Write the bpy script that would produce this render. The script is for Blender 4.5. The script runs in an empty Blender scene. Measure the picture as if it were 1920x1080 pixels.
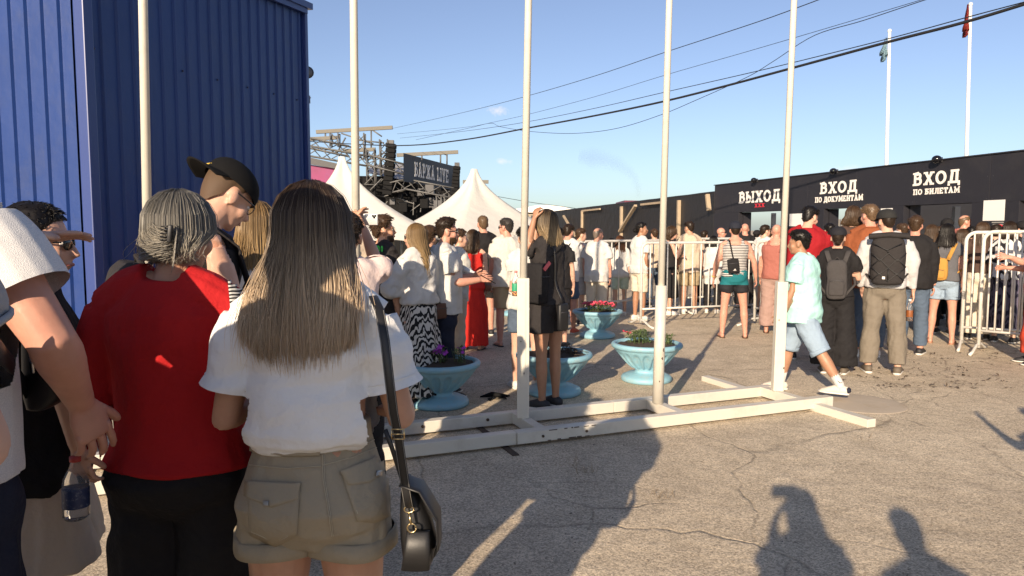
import bpy, bmesh, math, random
import numpy as np
from mathutils import Vector, Matrix, noise
R = math.radians
random.seed(7)
scene = bpy.context.scene
COL = scene.collection

# ---------------------------------------------------------------- camera, sky, sun
CAM_H = 1.58
FPX = 1350.0                      # focal length in pixels of a 1920 wide picture
PITCH = math.atan(110 / FPX)
cam_data = bpy.data.cameras.new("camera")
cam = bpy.data.objects.new("camera", cam_data)
COL.objects.link(cam)
cam_data.sensor_width = 36.0
cam_data.lens = FPX / 1920 * 36.0
cam_data.clip_start = 0.05
cam_data.clip_end = 3000
cam.location = (0, 0, CAM_H)
cam.rotation_euler = (R(90) - PITCH, 0, 0)
scene.camera = cam

SUN_EL = R(19.0)
SUN_AZ = R(21.0)                  # the sun stands behind the camera, to the left
sun_data = bpy.data.lights.new("sun", 'SUN')
sun_data.energy = 3.7
sun_data.angle = R(0.5)
sun_data.color = (1.0, 0.81, 0.60)
sun = bpy.data.objects.new("sun", sun_data)
COL.objects.link(sun)
sdir = Vector((math.sin(SUN_AZ) * math.cos(SUN_EL), math.cos(SUN_AZ) * math.cos(SUN_EL), -math.sin(SUN_EL)))
sun.rotation_euler = sdir.to_track_quat('-Z', 'Y').to_euler()

world = bpy.data.worlds.new("World")
scene.world = world
world.use_nodes = True
wn, wl = world.node_tree.nodes, world.node_tree.links
bg = wn['Background']
sky = wn.new('ShaderNodeTexSky')
sky.sky_type = 'NISHITA'
sky.sun_disc = False
sky.sun_elevation = SUN_EL
sky.sun_rotation = R(180) + SUN_AZ
sky.air_density = 0.85
sky.dust_density = 0.9
sky.ozone_density = 3.0
bg.inputs['Strength'].default_value = 0.10
hsv = wn.new('ShaderNodeHueSaturation')
hsv.inputs['Saturation'].default_value = 0.86
hsv.inputs['Hue'].default_value = 0.508
hsv.inputs['Value'].default_value = 0.71
wl.new(sky.outputs['Color'], hsv.inputs['Color'])
wl.new(hsv.outputs['Color'], bg.inputs['Color'])

vs = scene.view_settings
vs.view_transform = 'Standard'
vs.look = 'None'
vs.gamma = 1.0
vs.exposure = 1.1
scene.render.engine = 'CYCLES'

# ---------------------------------------------------------------- helpers
_fw = Vector((0, math.cos(PITCH), -math.sin(PITCH)))
_up = Vector((0, math.sin(PITCH), math.cos(PITCH)))
def ray(px, py):
    return _fw * FPX + Vector((1, 0, 0)) * (px - 960) + _up * (540 - py)
def W(px, py, d):                 # the point of the place seen at a photo pixel, d metres ahead
    r = ray(px, py)
    return Vector((0, 0, CAM_H)) + r * (d / r.y)
def G(px, py, z=0.0):             # the same on a level surface
    r = ray(px, py)
    return Vector((0, 0, CAM_H)) + r * ((z - CAM_H) / r.z)

def link(o, parent=None):
    COL.objects.link(o)
    if parent is not None:
        o.parent = parent
    return o
def thing(name, label, cat, loc=(0, 0, 0), rotz=0.0, group=None):
    o = bpy.data.objects.new(name, None)
    o.empty_display_size = 0.1
    link(o)
    o.location = loc
    o.rotation_euler = (0, 0, rotz)
    tag(o, label, cat, group)
    return o
def tag(o, label, cat, group=None):
    o['label'] = label
    o['category'] = cat
    if group:
        o['group'] = group
    return o
def mesh_obj(name, me, mats, parent=None, smooth=True):
    if not isinstance(mats, (list, tuple)):
        mats = [mats]
    me.name = name
    me.materials.clear()
    for m in mats:
        me.materials.append(m)
    if smooth:
        me.polygons.foreach_set('use_smooth', [True] * len(me.polygons))
    return link(bpy.data.objects.new(name, me), parent)
def obj(name, bm, mats, parent=None, smooth=False, recalc=True):
    if recalc:
        bmesh.ops.recalc_face_normals(bm, faces=bm.faces)
    me = bpy.data.meshes.new(name)
    bm.to_mesh(me)
    bm.free()
    return mesh_obj(name, me, mats, parent, smooth)
def structure(o):
    o['kind'] = 'structure'
    return o
def dup(root, parent=None):
    c = root.copy()
    link(c, parent)
    for ch in list(root.children):
        dup(ch, c)
    return c
def BM():
    return bmesh.new()

def ring(bm, c, U, V, n, p=2.0):
    vsr = []
    for i in range(n):
        a = 2 * math.pi * i / n
        ca, sa = math.cos(a), math.sin(a)
        if p != 2.0:
            ca = math.copysign(abs(ca) ** (2 / p), ca)
            sa = math.copysign(abs(sa) ** (2 / p), sa)
        vsr.append(bm.verts.new(c + U * ca + V * sa))
    return vsr
def loft(bm, rings, n=14, p=2.0, cap=True, mi=0):
    rs = [ring(bm, Vector(c), Vector(U), Vector(V), n, p) for c, U, V in rings]
    for a, b in zip(rs, rs[1:]):
        for i in range(n):
            f = bm.faces.new((a[i], a[(i + 1) % n], b[(i + 1) % n], b[i]))
            f.material_index = mi
    if cap:
        bm.faces.new(rs[0][::-1]).material_index = mi
        bm.faces.new(rs[-1]).material_index = mi
    return rs
def tube(bm, pts, rad, n=10, side=None, ratio=1.0, p=2.0, cap=True, mi=0):
    pts = [Vector(q) for q in pts]
    m = len(pts)
    if not isinstance(rad, (list, tuple)):
        rad = [rad] * m
    rings = []
    prev = Vector(side) if side is not None else None
    for i in range(m):
        t = (pts[min(i + 1, m - 1)] - pts[max(i - 1, 0)])
        if t.length < 1e-9:
            t = Vector((0, 0, 1))
        t.normalize()
        if prev is None:
            prev = Vector((1, 0, 0)) if abs(t.x) < 0.8 else Vector((0, 1, 0))
        u = prev - t * prev.dot(t)
        if u.length < 1e-4:
            u = t.orthogonal()
        u.normalize()
        if side is None:
            prev = u
        v = t.cross(u)
        r = rad[i]
        if isinstance(r, (tuple, list)):
            rings.append((pts[i], u * r[0], v * r[1]))
        else:
            rings.append((pts[i], u * r, v * r * ratio))
    return loft(bm, rings, n, p, cap, mi)
def ellipsoid(bm, c, r, M=None, n=14, m=9):
    c = Vector(c)
    rings = []
    for j in range(m):
        th = math.pi * (j + 0.35) / (m - 0.3)
        s, k = math.sin(th), math.cos(th)
        cc = Vector((0, 0, k * r[2]))
        U = Vector((s * r[0], 0, 0))
        V = Vector((0, s * r[1], 0))
        if M is not None:
            cc, U, V = M @ cc, M @ U, M @ V
        rings.append((c + cc, U, V))
    loft(bm, rings[::-1], n)
def box(bm, lo, hi, M=None, mi=0, bevel=0.0):
    lo, hi = Vector(lo), Vector(hi)
    vs_ = []
    for z in (lo.z, hi.z):
        for x, y in ((lo.x, lo.y), (hi.x, lo.y), (hi.x, hi.y), (lo.x, hi.y)):
            q = Vector((x, y, z))
            vs_.append(bm.verts.new(M @ q if M is not None else q))
    fs = []
    for q in ((3, 2, 1, 0), (4, 5, 6, 7), (0, 1, 5, 4), (1, 2, 6, 5), (2, 3, 7, 6), (3, 0, 4, 7)):
        f = bm.faces.new([vs_[i] for i in q])
        f.material_index = mi
        fs.append(f)
    if bevel:
        es = list({e for f in fs for e in f.edges})
        bmesh.ops.bevel(bm, geom=es, offset=bevel, segments=2, affect='EDGES', profile=0.6)
def bar(bm, a, b, w, h=None, up=(0, 0, 1), mi=0, bevel=0.0):
    a, b = Vector(a), Vector(b)
    h = h or w
    t = (b - a)
    L = t.length
    t.normalize()
    s = t.cross(Vector(up))
    if s.length < 1e-4:
        s = t.cross(Vector((1, 0, 0)))
    s.normalize()
    u = s.cross(t)
    M = Matrix((t, s, u)).transposed().to_4x4()
    M.translation = a
    box(bm, (0, -w / 2, -h / 2), (L, w / 2, h / 2), M, mi, bevel)
def lathe(bm, prof, n=48, c=(0, 0, 0), disp=None):
    rs = []
    for k, (r, z) in enumerate(prof):
        row = []
        for i in range(n):
            a = 2 * math.pi * i / n
            rr = r + (disp(a, z, k) if disp else 0)
            row.append(bm.verts.new((c[0] + rr * math.cos(a), c[1] + rr * math.sin(a), c[2] + z)))
        rs.append(row)
    for a, b in zip(rs, rs[1:]):
        for i in range(n):
            bm.faces.new((a[i], a[(i + 1) % n], b[(i + 1) % n], b[i]))
    bm.faces.new(rs[0][::-1])
    bm.faces.new(rs[-1])

def folds(co, seed, amp, k=(14, 14, 9), n=5):
    rg = np.random.RandomState(seed)
    out = np.zeros(len(co))
    kk = np.array(k)
    for i in range(n):
        v = rg.normal(size=3) * kk
        w = rg.normal(size=3) * kk * 0.6
        ph, ps = rg.uniform(0, 6.28, 2)
        s = np.sin(co @ v + ph + 1.6 * np.sin(co @ w + ps))
        out += np.sign(s) * np.abs(s) ** 1.3
    return out * amp / math.sqrt(n)

TMP = [0]
def remesh(bm, voxel, smooth=4, fold=None, cuts=(), factor=0.5):
    """union of the overlapping closed pieces in bm as one continuous surface"""
    me = bpy.data.meshes.new("temp")
    bm.to_mesh(me)
    bm.free()
    o = bpy.data.objects.new("temp", me)
    COL.objects.link(o)
    m = o.modifiers.new("r", 'REMESH')
    m.mode = 'VOXEL'
    m.voxel_size = voxel
    if smooth:
        s = o.modifiers.new("s", 'SMOOTH')
        s.factor = factor
        s.iterations = smooth
    dg = bpy.context.evaluated_depsgraph_get()
    res = bpy.data.meshes.new_from_object(o.evaluated_get(dg))
    bpy.data.objects.remove(o)
    bpy.data.meshes.remove(me)
    if fold:
        nv = len(res.vertices)
        co = np.empty(nv * 3)
        res.vertices.foreach_get('co', co)
        co = co.reshape(-1, 3)
        no = np.empty(nv * 3)
        res.vertex_normals.foreach_get('vector', no)
        no = no.reshape(-1, 3)
        d = fold(co) if callable(fold) else fold
        co = co + no * d[:, None]
        res.vertices.foreach_set('co', co.ravel())
    if cuts:
        b = bmesh.new()
        b.from_mesh(res)
        for pc, pn, rad in cuts:
            pc, pn = Vector(pc), Vector(pn).normalized()
            fs = []
            for f in b.faces:
                q = f.calc_center_median() - pc
                h = q.dot(pn)
                if -0.08 < h < 0.15 and (q - pn * h).length < rad:
                    fs.append(f)
            ge = set(fs)
            for f in fs:
                ge.update(f.verts)
                ge.update(f.edges)
            bmesh.ops.bisect_plane(b, geom=list(ge), plane_co=pc, plane_no=pn, clear_outer=True)
        b.to_mesh(res)
        b.free()
    return res

# ---------------------------------------------------------------- materials
MATS = {}
def mat(name, col, rough=0.6, var=0.08, vscale=6.0, bump=0.0, bscale=40.0, metal=0.0, fine=0.0, fscale=500.0,
        spec=0.5, sss=0.0, dirt=None, dscale=3.0, damt=0.4):
    key = (name,)
    if key in MATS:
        return MATS[key]
    m = bpy.data.materials.new(name)
    m.use_nodes = True
    nt = m.node_tree
    N, L = nt.nodes, nt.links
    b = N['Principled BSDF']
    b.inputs['Roughness'].default_value = rough
    b.inputs['Metallic'].default_value = metal
    b.inputs['Specular IOR Level'].default_value = spec
    tc = N.new('ShaderNodeTexCoord')
    nz = N.new('ShaderNodeTexNoise')
    nz.inputs['Scale'].default_value = vscale
    nz.inputs['Detail'].default_value = 5
    L.new(tc.outputs['Object'], nz.inputs['Vector'])
    mix = N.new('ShaderNodeMix')
    mix.data_type = 'RGBA'
    c = Vector(col[:3])
    mix.inputs['A'].default_value = (*(c * (1 - var)), 1)
    mix.inputs['B'].default_value = (*[min(1, x) for x in c * (1 + var)], 1)
    L.new(nz.outputs['Fac'], mix.inputs['Factor'])
    outc = mix.outputs['Result']
    if dirt is not None:
        n2 = N.new('ShaderNodeTexNoise')
        n2.inputs['Scale'].default_value = dscale
        n2.inputs['Detail'].default_value = 9
        n2.inputs['Roughness'].default_value = 0.7
        L.new(tc.outputs['Object'], n2.inputs['Vector'])
        rp = N.new('ShaderNodeValToRGB')
        rp.color_ramp.elements[0].position = 0.52
        rp.color_ramp.elements[1].position = 0.72
        rp.color_ramp.elements[1].color = (damt, damt, damt, 1)
        L.new(n2.outputs['Fac'], rp.inputs['Fac'])
        mx = N.new('ShaderNodeMix')
        mx.data_type = 'RGBA'
        mx.inputs['B'].default_value = (*dirt, 1)
        L.new(outc, mx.inputs['A'])
        L.new(rp.outputs['Color'], mx.inputs['Factor'])
        outc = mx.outputs['Result']
    L.new(outc, b.inputs['Base Color'])
    nrm = None
    for amt, sc in ((bump, bscale), (fine, fscale)):
        if amt:
            n3 = N.new('ShaderNodeTexNoise')
            n3.inputs['Scale'].default_value = sc
            n3.inputs['Detail'].default_value = 4
            L.new(tc.outputs['Object'], n3.inputs['Vector'])
            bp = N.new('ShaderNodeBump')
            bp.inputs['Strength'].default_value = amt
            bp.inputs['Distance'].default_value = 0.3 / sc
            L.new(n3.outputs['Fac'], bp.inputs['Height'])
            if nrm is not None:
                L.new(nrm, bp.inputs['Normal'])
            nrm = bp.outputs['Normal']
    if nrm is not None:
        L.new(nrm, b.inputs['Normal'])
    if sss:
        b.inputs['Subsurface Weight'].default_value = sss
        b.inputs['Subsurface Radius'].default_value = (0.012, 0.005, 0.003)
    MATS[key] = m
    return m
def cloth(name, col, rough=0.85, var=0.06):
    return mat("cloth " + name, col, rough, var, 9, bump=0.7, bscale=17, fine=0.25, fscale=700, spec=0.25)
def skinmat(name, col):
    return mat("skin " + name, col, 0.48, 0.16, 22, bump=.12, bscale=90, fine=0.2, fscale=420, spec=0.4, sss=0.12, dirt=tuple(Vector(col) * .72 + Vector((.08, 0, 0))), dscale=16, damt=.35)
def nodes_of(m):
    return m.node_tree.nodes, m.node_tree.links, m.node_tree.nodes['Principled BSDF']
def pattern_mat(name, build, rough=0.8):
    if (name,) in MATS:
        return MATS[(name,)]
    m = bpy.data.materials.new(name)
    m.use_nodes = True
    N, L, b = nodes_of(m)
    b.inputs['Roughness'].default_value = rough
    b.inputs['Specular IOR Level'].default_value = 0.25
    tc = N.new('ShaderNodeTexCoord')
    build(N, L, b, tc)
    MATS[(name,)] = m
    return m
SKIN = {
    'fair': skinmat('fair', (0.56, 0.33, 0.235)),
    'warm': skinmat('warm', (0.49, 0.27, 0.175)),
    'tan': skinmat('tan', (0.36, 0.19, 0.115)),
    'red': skinmat('red', (0.52, 0.265, 0.19)),
}
# ---------------------------------------------------------------- clouds in the sky
def cloud_nodes():
    tc = wn.new('ShaderNodeTexCoord')
    nz = wn.new('ShaderNodeTexNoise')
    nz.inputs['Scale'].default_value = 55
    nz.inputs['Detail'].default_value = 8
    nz.inputs['Roughness'].default_value = 0.62
    wl.new(tc.outputs['Generated'], nz.inputs['Vector'])
    acc = None
    for px, py, rx, rz, amt in ((936, 209, 0.026, 0.0085, 1.0), (941, 303, 0.017, 0.0052, 0.75), (1590, 318, 0.04, 0.008, 0.5)):
        d = ray(px, py).normalized()
        sub = wn.new('ShaderNodeVectorMath'); sub.operation = 'SUBTRACT'
        sub.inputs[1].default_value = d
        wl.new(tc.outputs['Generated'], sub.inputs[0])
        mul = wn.new('ShaderNodeVectorMath'); mul.operation = 'MULTIPLY'
        mul.inputs[1].default_value = (1 / rx, 1 / rx, 1 / rz)
        wl.new(sub.outputs[0], mul.inputs[0])
        ln = wn.new('ShaderNodeVectorMath'); ln.operation = 'LENGTH'
        wl.new(mul.outputs[0], ln.inputs[0])
        mr = wn.new('ShaderNodeMath'); mr.operation = 'MULTIPLY_ADD'      # noise*2.6 - dist - 0.5
        mr.inputs[1].default_value = 3.4
        wl.new(nz.outputs['Fac'], mr.inputs[0])
        ng = wn.new('ShaderNodeMath'); ng.operation = 'MULTIPLY_ADD'
        ng.inputs[1].default_value = -1.0; ng.inputs[2].default_value = -0.95
        wl.new(ln.outputs['Value'], ng.inputs[0])
        wl.new(ng.outputs[0], mr.inputs[2])
        sc = wn.new('ShaderNodeMath'); sc.operation = 'MULTIPLY'; sc.use_clamp = True
        sc.inputs[1].default_value = amt * 0.8
        wl.new(mr.outputs[0], sc.inputs[0])
        if acc is None:
            acc = sc.outputs[0]
        else:
            ad = wn.new('ShaderNodeMath'); ad.operation = 'MAXIMUM'
            wl.new(acc, ad.inputs[0]); wl.new(sc.outputs[0], ad.inputs[1])
            acc = ad.outputs[0]
    cl = wn.new('ShaderNodeMath'); cl.operation = 'MULTIPLY'; cl.use_clamp = True
    cl.inputs[1].default_value = 0.72
    wl.new(acc, cl.inputs[0])
    mx = wn.new('ShaderNodeMix'); mx.data_type = 'RGBA'
    mx.inputs['B'].default_value = (5.6, 5.0, 4.6, 1)
    wl.new(hsv.outputs['Color'], mx.inputs['A'])
    wl.new(cl.outputs[0], mx.inputs['Factor'])
    wl.new(mx.outputs['Result'], bg.inputs['Color'])
cloud_nodes()

# ---------------------------------------------------------------- ground
def ground_build(N, L, b, tc):
    def noise_(sc, det=6, rg=0.6, vec=None):
        n = N.new('ShaderNodeTexNoise')
        n.inputs['Scale'].default_value = sc
        n.inputs['Detail'].default_value = det
        n.inputs['Roughness'].default_value = rg
        L.new(vec or tc.outputs['Object'], n.inputs['Vector'])
        return n
    def ramp(src, p0, p1, c0, c1):
        r = N.new('ShaderNodeValToRGB')
        r.color_ramp.elements[0].position = p0
        r.color_ramp.elements[1].position = p1
        r.color_ramp.elements[0].color = (*c0, 1)
        r.color_ramp.elements[1].color = (*c1, 1)
        L.new(src, r.inputs['Fac'])
        return r.outputs['Color']
    def mix(a, bb, f, mode='MIX'):
        m = N.new('ShaderNodeMix'); m.data_type = 'RGBA'; m.blend_type = mode
        for s, v in (('A', a), ('B', bb), ('Factor', f)):
            if isinstance(v, (float, int)):
                m.inputs[s].default_value = v
            elif isinstance(v, tuple):
                m.inputs[s].default_value = (*v, 1)
            else:
                L.new(v, m.inputs[s])
        return m.outputs['Result']
    big = noise_(0.45, 7, 0.65)
    c = ramp(big.outputs['Fac'], 0.3, 0.7, (0.53, 0.445, 0.33), (0.68, 0.585, 0.445))
    mid = noise_(3.2, 8, 0.7)
    c = mix(c, ramp(mid.outputs['Fac'], 0.3, 0.75, (0.62, 0.60, 0.58), (1.15, 1.14, 1.13)), 0.65, 'MULTIPLY')
    # aggregate: light and dark grains
    v = N.new('ShaderNodeTexVoronoi'); v.inputs['Scale'].default_value = 120
    L.new(tc.outputs['Object'], v.inputs['Vector'])
    sep = N.new('ShaderNodeSeparateColor'); L.new(v.outputs['Color'], sep.inputs['Color'])
    g = ramp(sep.outputs[0], 0.05, 0.95, (0.50, 0.49, 0.48), (1.42, 1.41, 1.38))
    c = mix(c, g, 0.72, 'MULTIPLY')
    fine = noise_(240, 3, 0.6)
    c = mix(c, ramp(fine.outputs['Fac'], 0.35, 0.68, (0.72, 0.72, 0.72), (1.25, 1.25, 1.25)), 0.6, 'MULTIPLY')
    # dark stains
    st = noise_(1.1, 9, 0.72)
    c = mix(c, (0.25, 0.20, 0.155), ramp(st.outputs['Fac'], 0.57, 0.72, (0, 0, 0), (0.6, 0.6, 0.6)))
    # cracks
    wv = noise_(1.0, 4, 0.45)
    ad = N.new('ShaderNodeVectorMath'); ad.operation = 'MULTIPLY_ADD'
    ad.inputs[1].default_value = (1.0, 1.0, 0)
    L.new(wv.outputs['Color'], ad.inputs[0]); L.new(tc.outputs['Object'], ad.inputs[2])
    vc = N.new('ShaderNodeTexVoronoi'); vc.feature = 'DISTANCE_TO_EDGE'; vc.inputs['Scale'].default_value = 0.42
    L.new(ad.outputs[0], vc.inputs['Vector'])
    cr = ramp(vc.outputs['Distance'], 0.001, 0.006, (1, 1, 1), (0, 0, 0))
    v2 = N.new('ShaderNodeTexVoronoi'); v2.feature = 'DISTANCE_TO_EDGE'; v2.inputs['Scale'].default_value = 1.05
    L.new(ad.outputs[0], v2.inputs['Vector'])
    msk = noise_(0.35, 3, 0.5)
    cr2 = mix((0, 0, 0), ramp(v2.outputs['Distance'], 0.002, 0.010, (1, 1, 1), (0, 0, 0)), ramp(msk.outputs['Fac'], 0.5, 0.6, (0, 0, 0), (1, 1, 1)))
    brk = noise_(2.2, 5, 0.7)
    crk = mix((0, 0, 0), mix(cr, cr2, 1.0, 'LIGHTEN'), ramp(brk.outputs['Fac'], 0.34, 0.54, (0.10, 0.10, 0.10), (0.4, 0.4, 0.4)))
    c = mix(c, (0.085, 0.068, 0.052), crk)
    L.new(c, b.inputs['Base Color'])
    b.inputs['Roughness'].default_value = 0.92
    b.inputs['Specular IOR Level'].default_value = 0.2
    h1 = N.new('ShaderNodeMath'); h1.operation = 'MULTIPLY_ADD'
    h1.inputs[1].default_value = 0.45
    L.new(sep.outputs[0], h1.inputs[0]); L.new(fine.outputs['Fac'], h1.inputs[2])
    b1 = N.new('ShaderNodeBump'); b1.inputs['Strength'].default_value = 0.55; b1.inputs['Distance'].default_value = 0.004
    L.new(h1.outputs[0], b1.inputs['Height'])
    b2 = N.new('ShaderNodeBump'); b2.inputs['Strength'].default_value = 0.7; b2.inputs['Distance'].default_value = 0.02
    b2.invert = True
    L.new(crk, b2.inputs['Height']); L.new(b1.outputs['Normal'], b2.inputs['Normal'])
    b3 = N.new('ShaderNodeBump'); b3.inputs['Strength'].default_value = 0.35; b3.inputs['Distance'].default_value = 0.06
    L.new(mid.outputs['Fac'], b3.inputs['Height']); L.new(b2.outputs['Normal'], b3.inputs['Normal'])
    L.new(b3.outputs['Normal'], b.inputs['Normal'])
m_ground = pattern_mat('dusty asphalt', ground_build)
bm = BM()
bmesh.ops.create_grid(bm, x_segments=4, y_segments=4, size=900)
g_ = structure(obj('ground', bm, m_ground))

# ---------------------------------------------------------------- blue metal building
m_blue = mat('blue sheet metal', (0.009, 0.036, 0.165), 0.44, 0.12, 1.3, spec=.4, dirt=(.04, .055, .12), dscale=2.2, bump=0.12, bscale=5)
m_blue_trim = mat('blue trim metal', (0.022, 0.045, 0.18), 0.4, 0.05, 3)
m_screw = mat('screw head', (0.03, 0.04, 0.10), 0.4)
bld = thing('metal_building', 'tall blue corrugated metal building at the left edge of the square', 'building', W(170, 430, 6.0) * 1.0)
bo = Vector(bld.location); bo.z = 0; bld.location = bo
def corr(bm, a, b, ztop_a, ztop_b, nrm, period, depth, rib):
    """trapezoid sheet from a to b on the ground, ribs standing out along nrm"""
    a, b, nrm = Vector(a), Vector(b), Vector(nrm)
    L_ = (b - a).length
    t = (b - a) / L_
    s, xs = 0.0, []
    while s < L_:
        for ds, dd in ((0, 0), (period - rib, 0), (period - rib + 0.014, depth), (period - 0.014, depth)):
            if s + ds <= L_:
                xs.append((s + ds, dd))
        s += period
    xs.append((L_, 0))
    rows = []
    for s, dd in xs:
        q = a + t * s + nrm * dd
        z1 = ztop_a + (ztop_b - ztop_a) * s / L_
        rows.append((bm.verts.new((q.x, q.y, 0.0)), bm.verts.new((q.x, q.y, z1))))
    for p, q in zip(rows, rows[1:]):
        bm.faces.new((p[0], q[0], q[1], p[1]))
wdir = Vector((0.207, 1, 0)).normalized()
ldir = Vector((-1, 0.207, 0)).normalized()
nr = Vector((wdir.y, -wdir.x, 0)); nl = Vector((-0.207, -1, 0)).normalized()
O0 = Vector((0, 0, 0))
E_ = wdir * 3.75
bm = BM(); corr(bm, O0 + wdir * 0.05, E_, 4.12, 4.48, nr, 0.19, 0.018, 0.05); obj('side_wall', bm, m_blue, bld, recalc=False)
bm = BM(); corr(bm, ldir * 0.09, ldir * 4.0, 4.12, 4.12, nl, 0.16, 0.022, 0.06); obj('front_wall', bm, m_blue, bld, recalc=False)
bm = BM(); corr(bm, E_, E_ + ldir * 4.0, 4.46, 4.46, wdir, 0.2, 0.018, 0.05); obj('back_wall', bm, m_blue, bld, recalc=False)
bm = BM(); corr(bm, ldir * 4.0, ldir * 4.0 + E_, 4.1, 4.46, ldir, 0.2, 0.018, 0.05); obj('side_wall', bm, m_blue, bld, recalc=False)
bm = BM()
q0, q1 = Vector((0, 0, 4.10)), Vector((E_.x, E_.y, 4.46))
pr = [bm.verts.new(v) for v in (q0 + nr * .1 + nl * .1, q1 + nr * .1 + wdir * .1, q1 + ldir * 4.1, q0 + ldir * 4.1)]
ext = bmesh.ops.extrude_face_region(bm, geom=[bm.faces.new(pr)])
for v in ext['geom']:
    if isinstance(v, bmesh.types.BMVert):
        v.co.z += 0.08
obj('roof', bm, m_blue_trim, bld)
bm = BM()
bar(bm, (0.03, -.02, 0), (0.03, -.02, 4.1), 0.10, 0.10, up=(0.207, 1, 0), bevel=0.01)
obj('corner_trim', bm, m_blue_trim, bld)
bm = BM()
bar(bm, E_ + nr * .02, E_ + nr * .02 + Vector((0, 0, 4.46)), 0.07, 0.07, up=(0.207, 1, 0), bevel=0.006)
obj('corner_trim', bm, m_blue_trim, bld)
bm = BM()
bar(bm, q0 + nr * .05 + Vector((0, 0, -.03)), q1 + nr * .05 + Vector((0, 0, -.03)), 0.05, 0.09)
obj('eave_trim', bm, m_blue_trim, bld)
bm = BM(); ellipsoid(bm, (0, 0, 0), (0.011, 0.011, 0.011), None, 8, 5)
sc0 = obj('screw_head', bm, m_screw, bld, True)
spots = []
for k in range(13):
    s = 0.12 + k * 0.285
    spots.append(O0 + wdir * s + nr * 0.006 + Vector((0, 0, 3.07 + .05 * s)))
for k in range(9):
    s = 0.22 + k * 0.32
    spots.append(O0 + ldir * s + nl * 0.006 + Vector((0, 0, (2.62, 2.1, 2.95)[k % 3] + .3)))
for k, q in enumerate(spots):
    o = sc0 if k == 0 else link(sc0.copy(), bld)
    o.location = q

# lamp and small antenna behind the building
m_dark = mat('dark grey metal', (0.04, 0.04, 0.045), 0.45)
m_lens = mat('lamp glass', (0.16, 0.16, 0.16), 0.15)
q = W(577, 138, 11.0)
lp = thing('street_lamp', 'black round flood lamp on a thin pole rising beside the blue building', 'lamp', (q.x - .09, q.y, 0))
bm = BM(); tube(bm, [(0, 0, 0), (0, 0, q.z - .35), (0.02, 0, q.z - .22), (.06, 0, q.z - .08)], 0.025, 8); obj('pole', bm, m_dark, lp, True)
bm = BM(); tube(bm, [(.05, .05, q.z), (.1, -.05, q.z), (.115, -.09, q.z)], [.05, .085, .09], 14); hd = obj('lamp_head', bm, m_dark, lp, True)
bm = BM(); tube(bm, [(.114, -.088, q.z), (.118, -.096, q.z)], [.075, .07], 14); obj('lens', bm, m_lens, hd, True)
q = W(578, 190, 10.6)
m_galv = mat('galvanised metal', (0.42, 0.42, 0.41), 0.42, 0.1, 8, metal=0.5)
an = thing('antenna', 'tiny metal antenna bracket fixed at the far edge of the blue building', 'antenna', (q.x, q.y, q.z))
bm = BM(); bar(bm, (-.12, 0, 0), (.02, 0, 0), .015); bar(bm, (.02, 0, -.03), (.02, 0, .08), .018); bar(bm, (0, 0, .05), (.04, 0, .05), .012); obj('bracket', bm, m_galv, an)

# ---------------------------------------------------------------- flagpole stand
m_white = mat('white gloss paint', (0.58, 0.545, 0.47), 0.42, 0.05, 4, bump=0.12, bscale=18, dirt=(0.30, 0.25, 0.18), dscale=5, damt=0.3)
m_polew = mat('white pole paint', (0.60, 0.565, 0.485), 0.45, 0.05, 4, dirt=(.34, .29, .22), dscale=9, damt=.3)
m_rust = mat('chipped rust', (0.07, 0.045, 0.03), 0.8)
st = thing('flagpole_stand', 'long white steel frame lying on the asphalt carrying five white flagpoles', 'flagpole stand', (0.10, 5.55, 0))
so = Vector(st.location)
tv = Vector((0.927, 0.374, 0)).normalized()
nv = Vector((-tv.y, tv.x, 0))
zb = 0.055
def S(s, n, z=0.0):
    return tv * s + nv * n + Vector((0, 0, z))
for n_, parts in ((-0.33, ((-3.2, -0.22), (-0.218, 2.80))), (0.21, ((-3.2, 0.9), (0.902, 2.62)))):
    for a_, b_ in parts:
        bm = BM(); bar(bm, S(a_, n_, zb + .01), S(b_, n_, zb + .01), 0.085, 0.09, bevel=0.006); obj('beam', bm, m_white, st)
bm = BM(); bar(bm, S(-.22, -.383, zb + .012), S(.42, -.383, zb + .012), 0.012, 0.082, bevel=0.002); pl = obj('splice_plate', bm, m_white, st)
for s in (-.02, .34):
    bm = BM(); tube(bm, [S(s, -.388, zb + .012), S(s, -.398, zb + .012)], .011, 6); obj('bolt', bm, m_rust, pl)
for s in (-1.1, -.78, -.25):
    bm = BM(); tube(bm, [S(s, .166, zb + .02), S(s, .155, zb + .02)], .013, 6); obj('bolt', bm, m_rust, st)
PO = []
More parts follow.
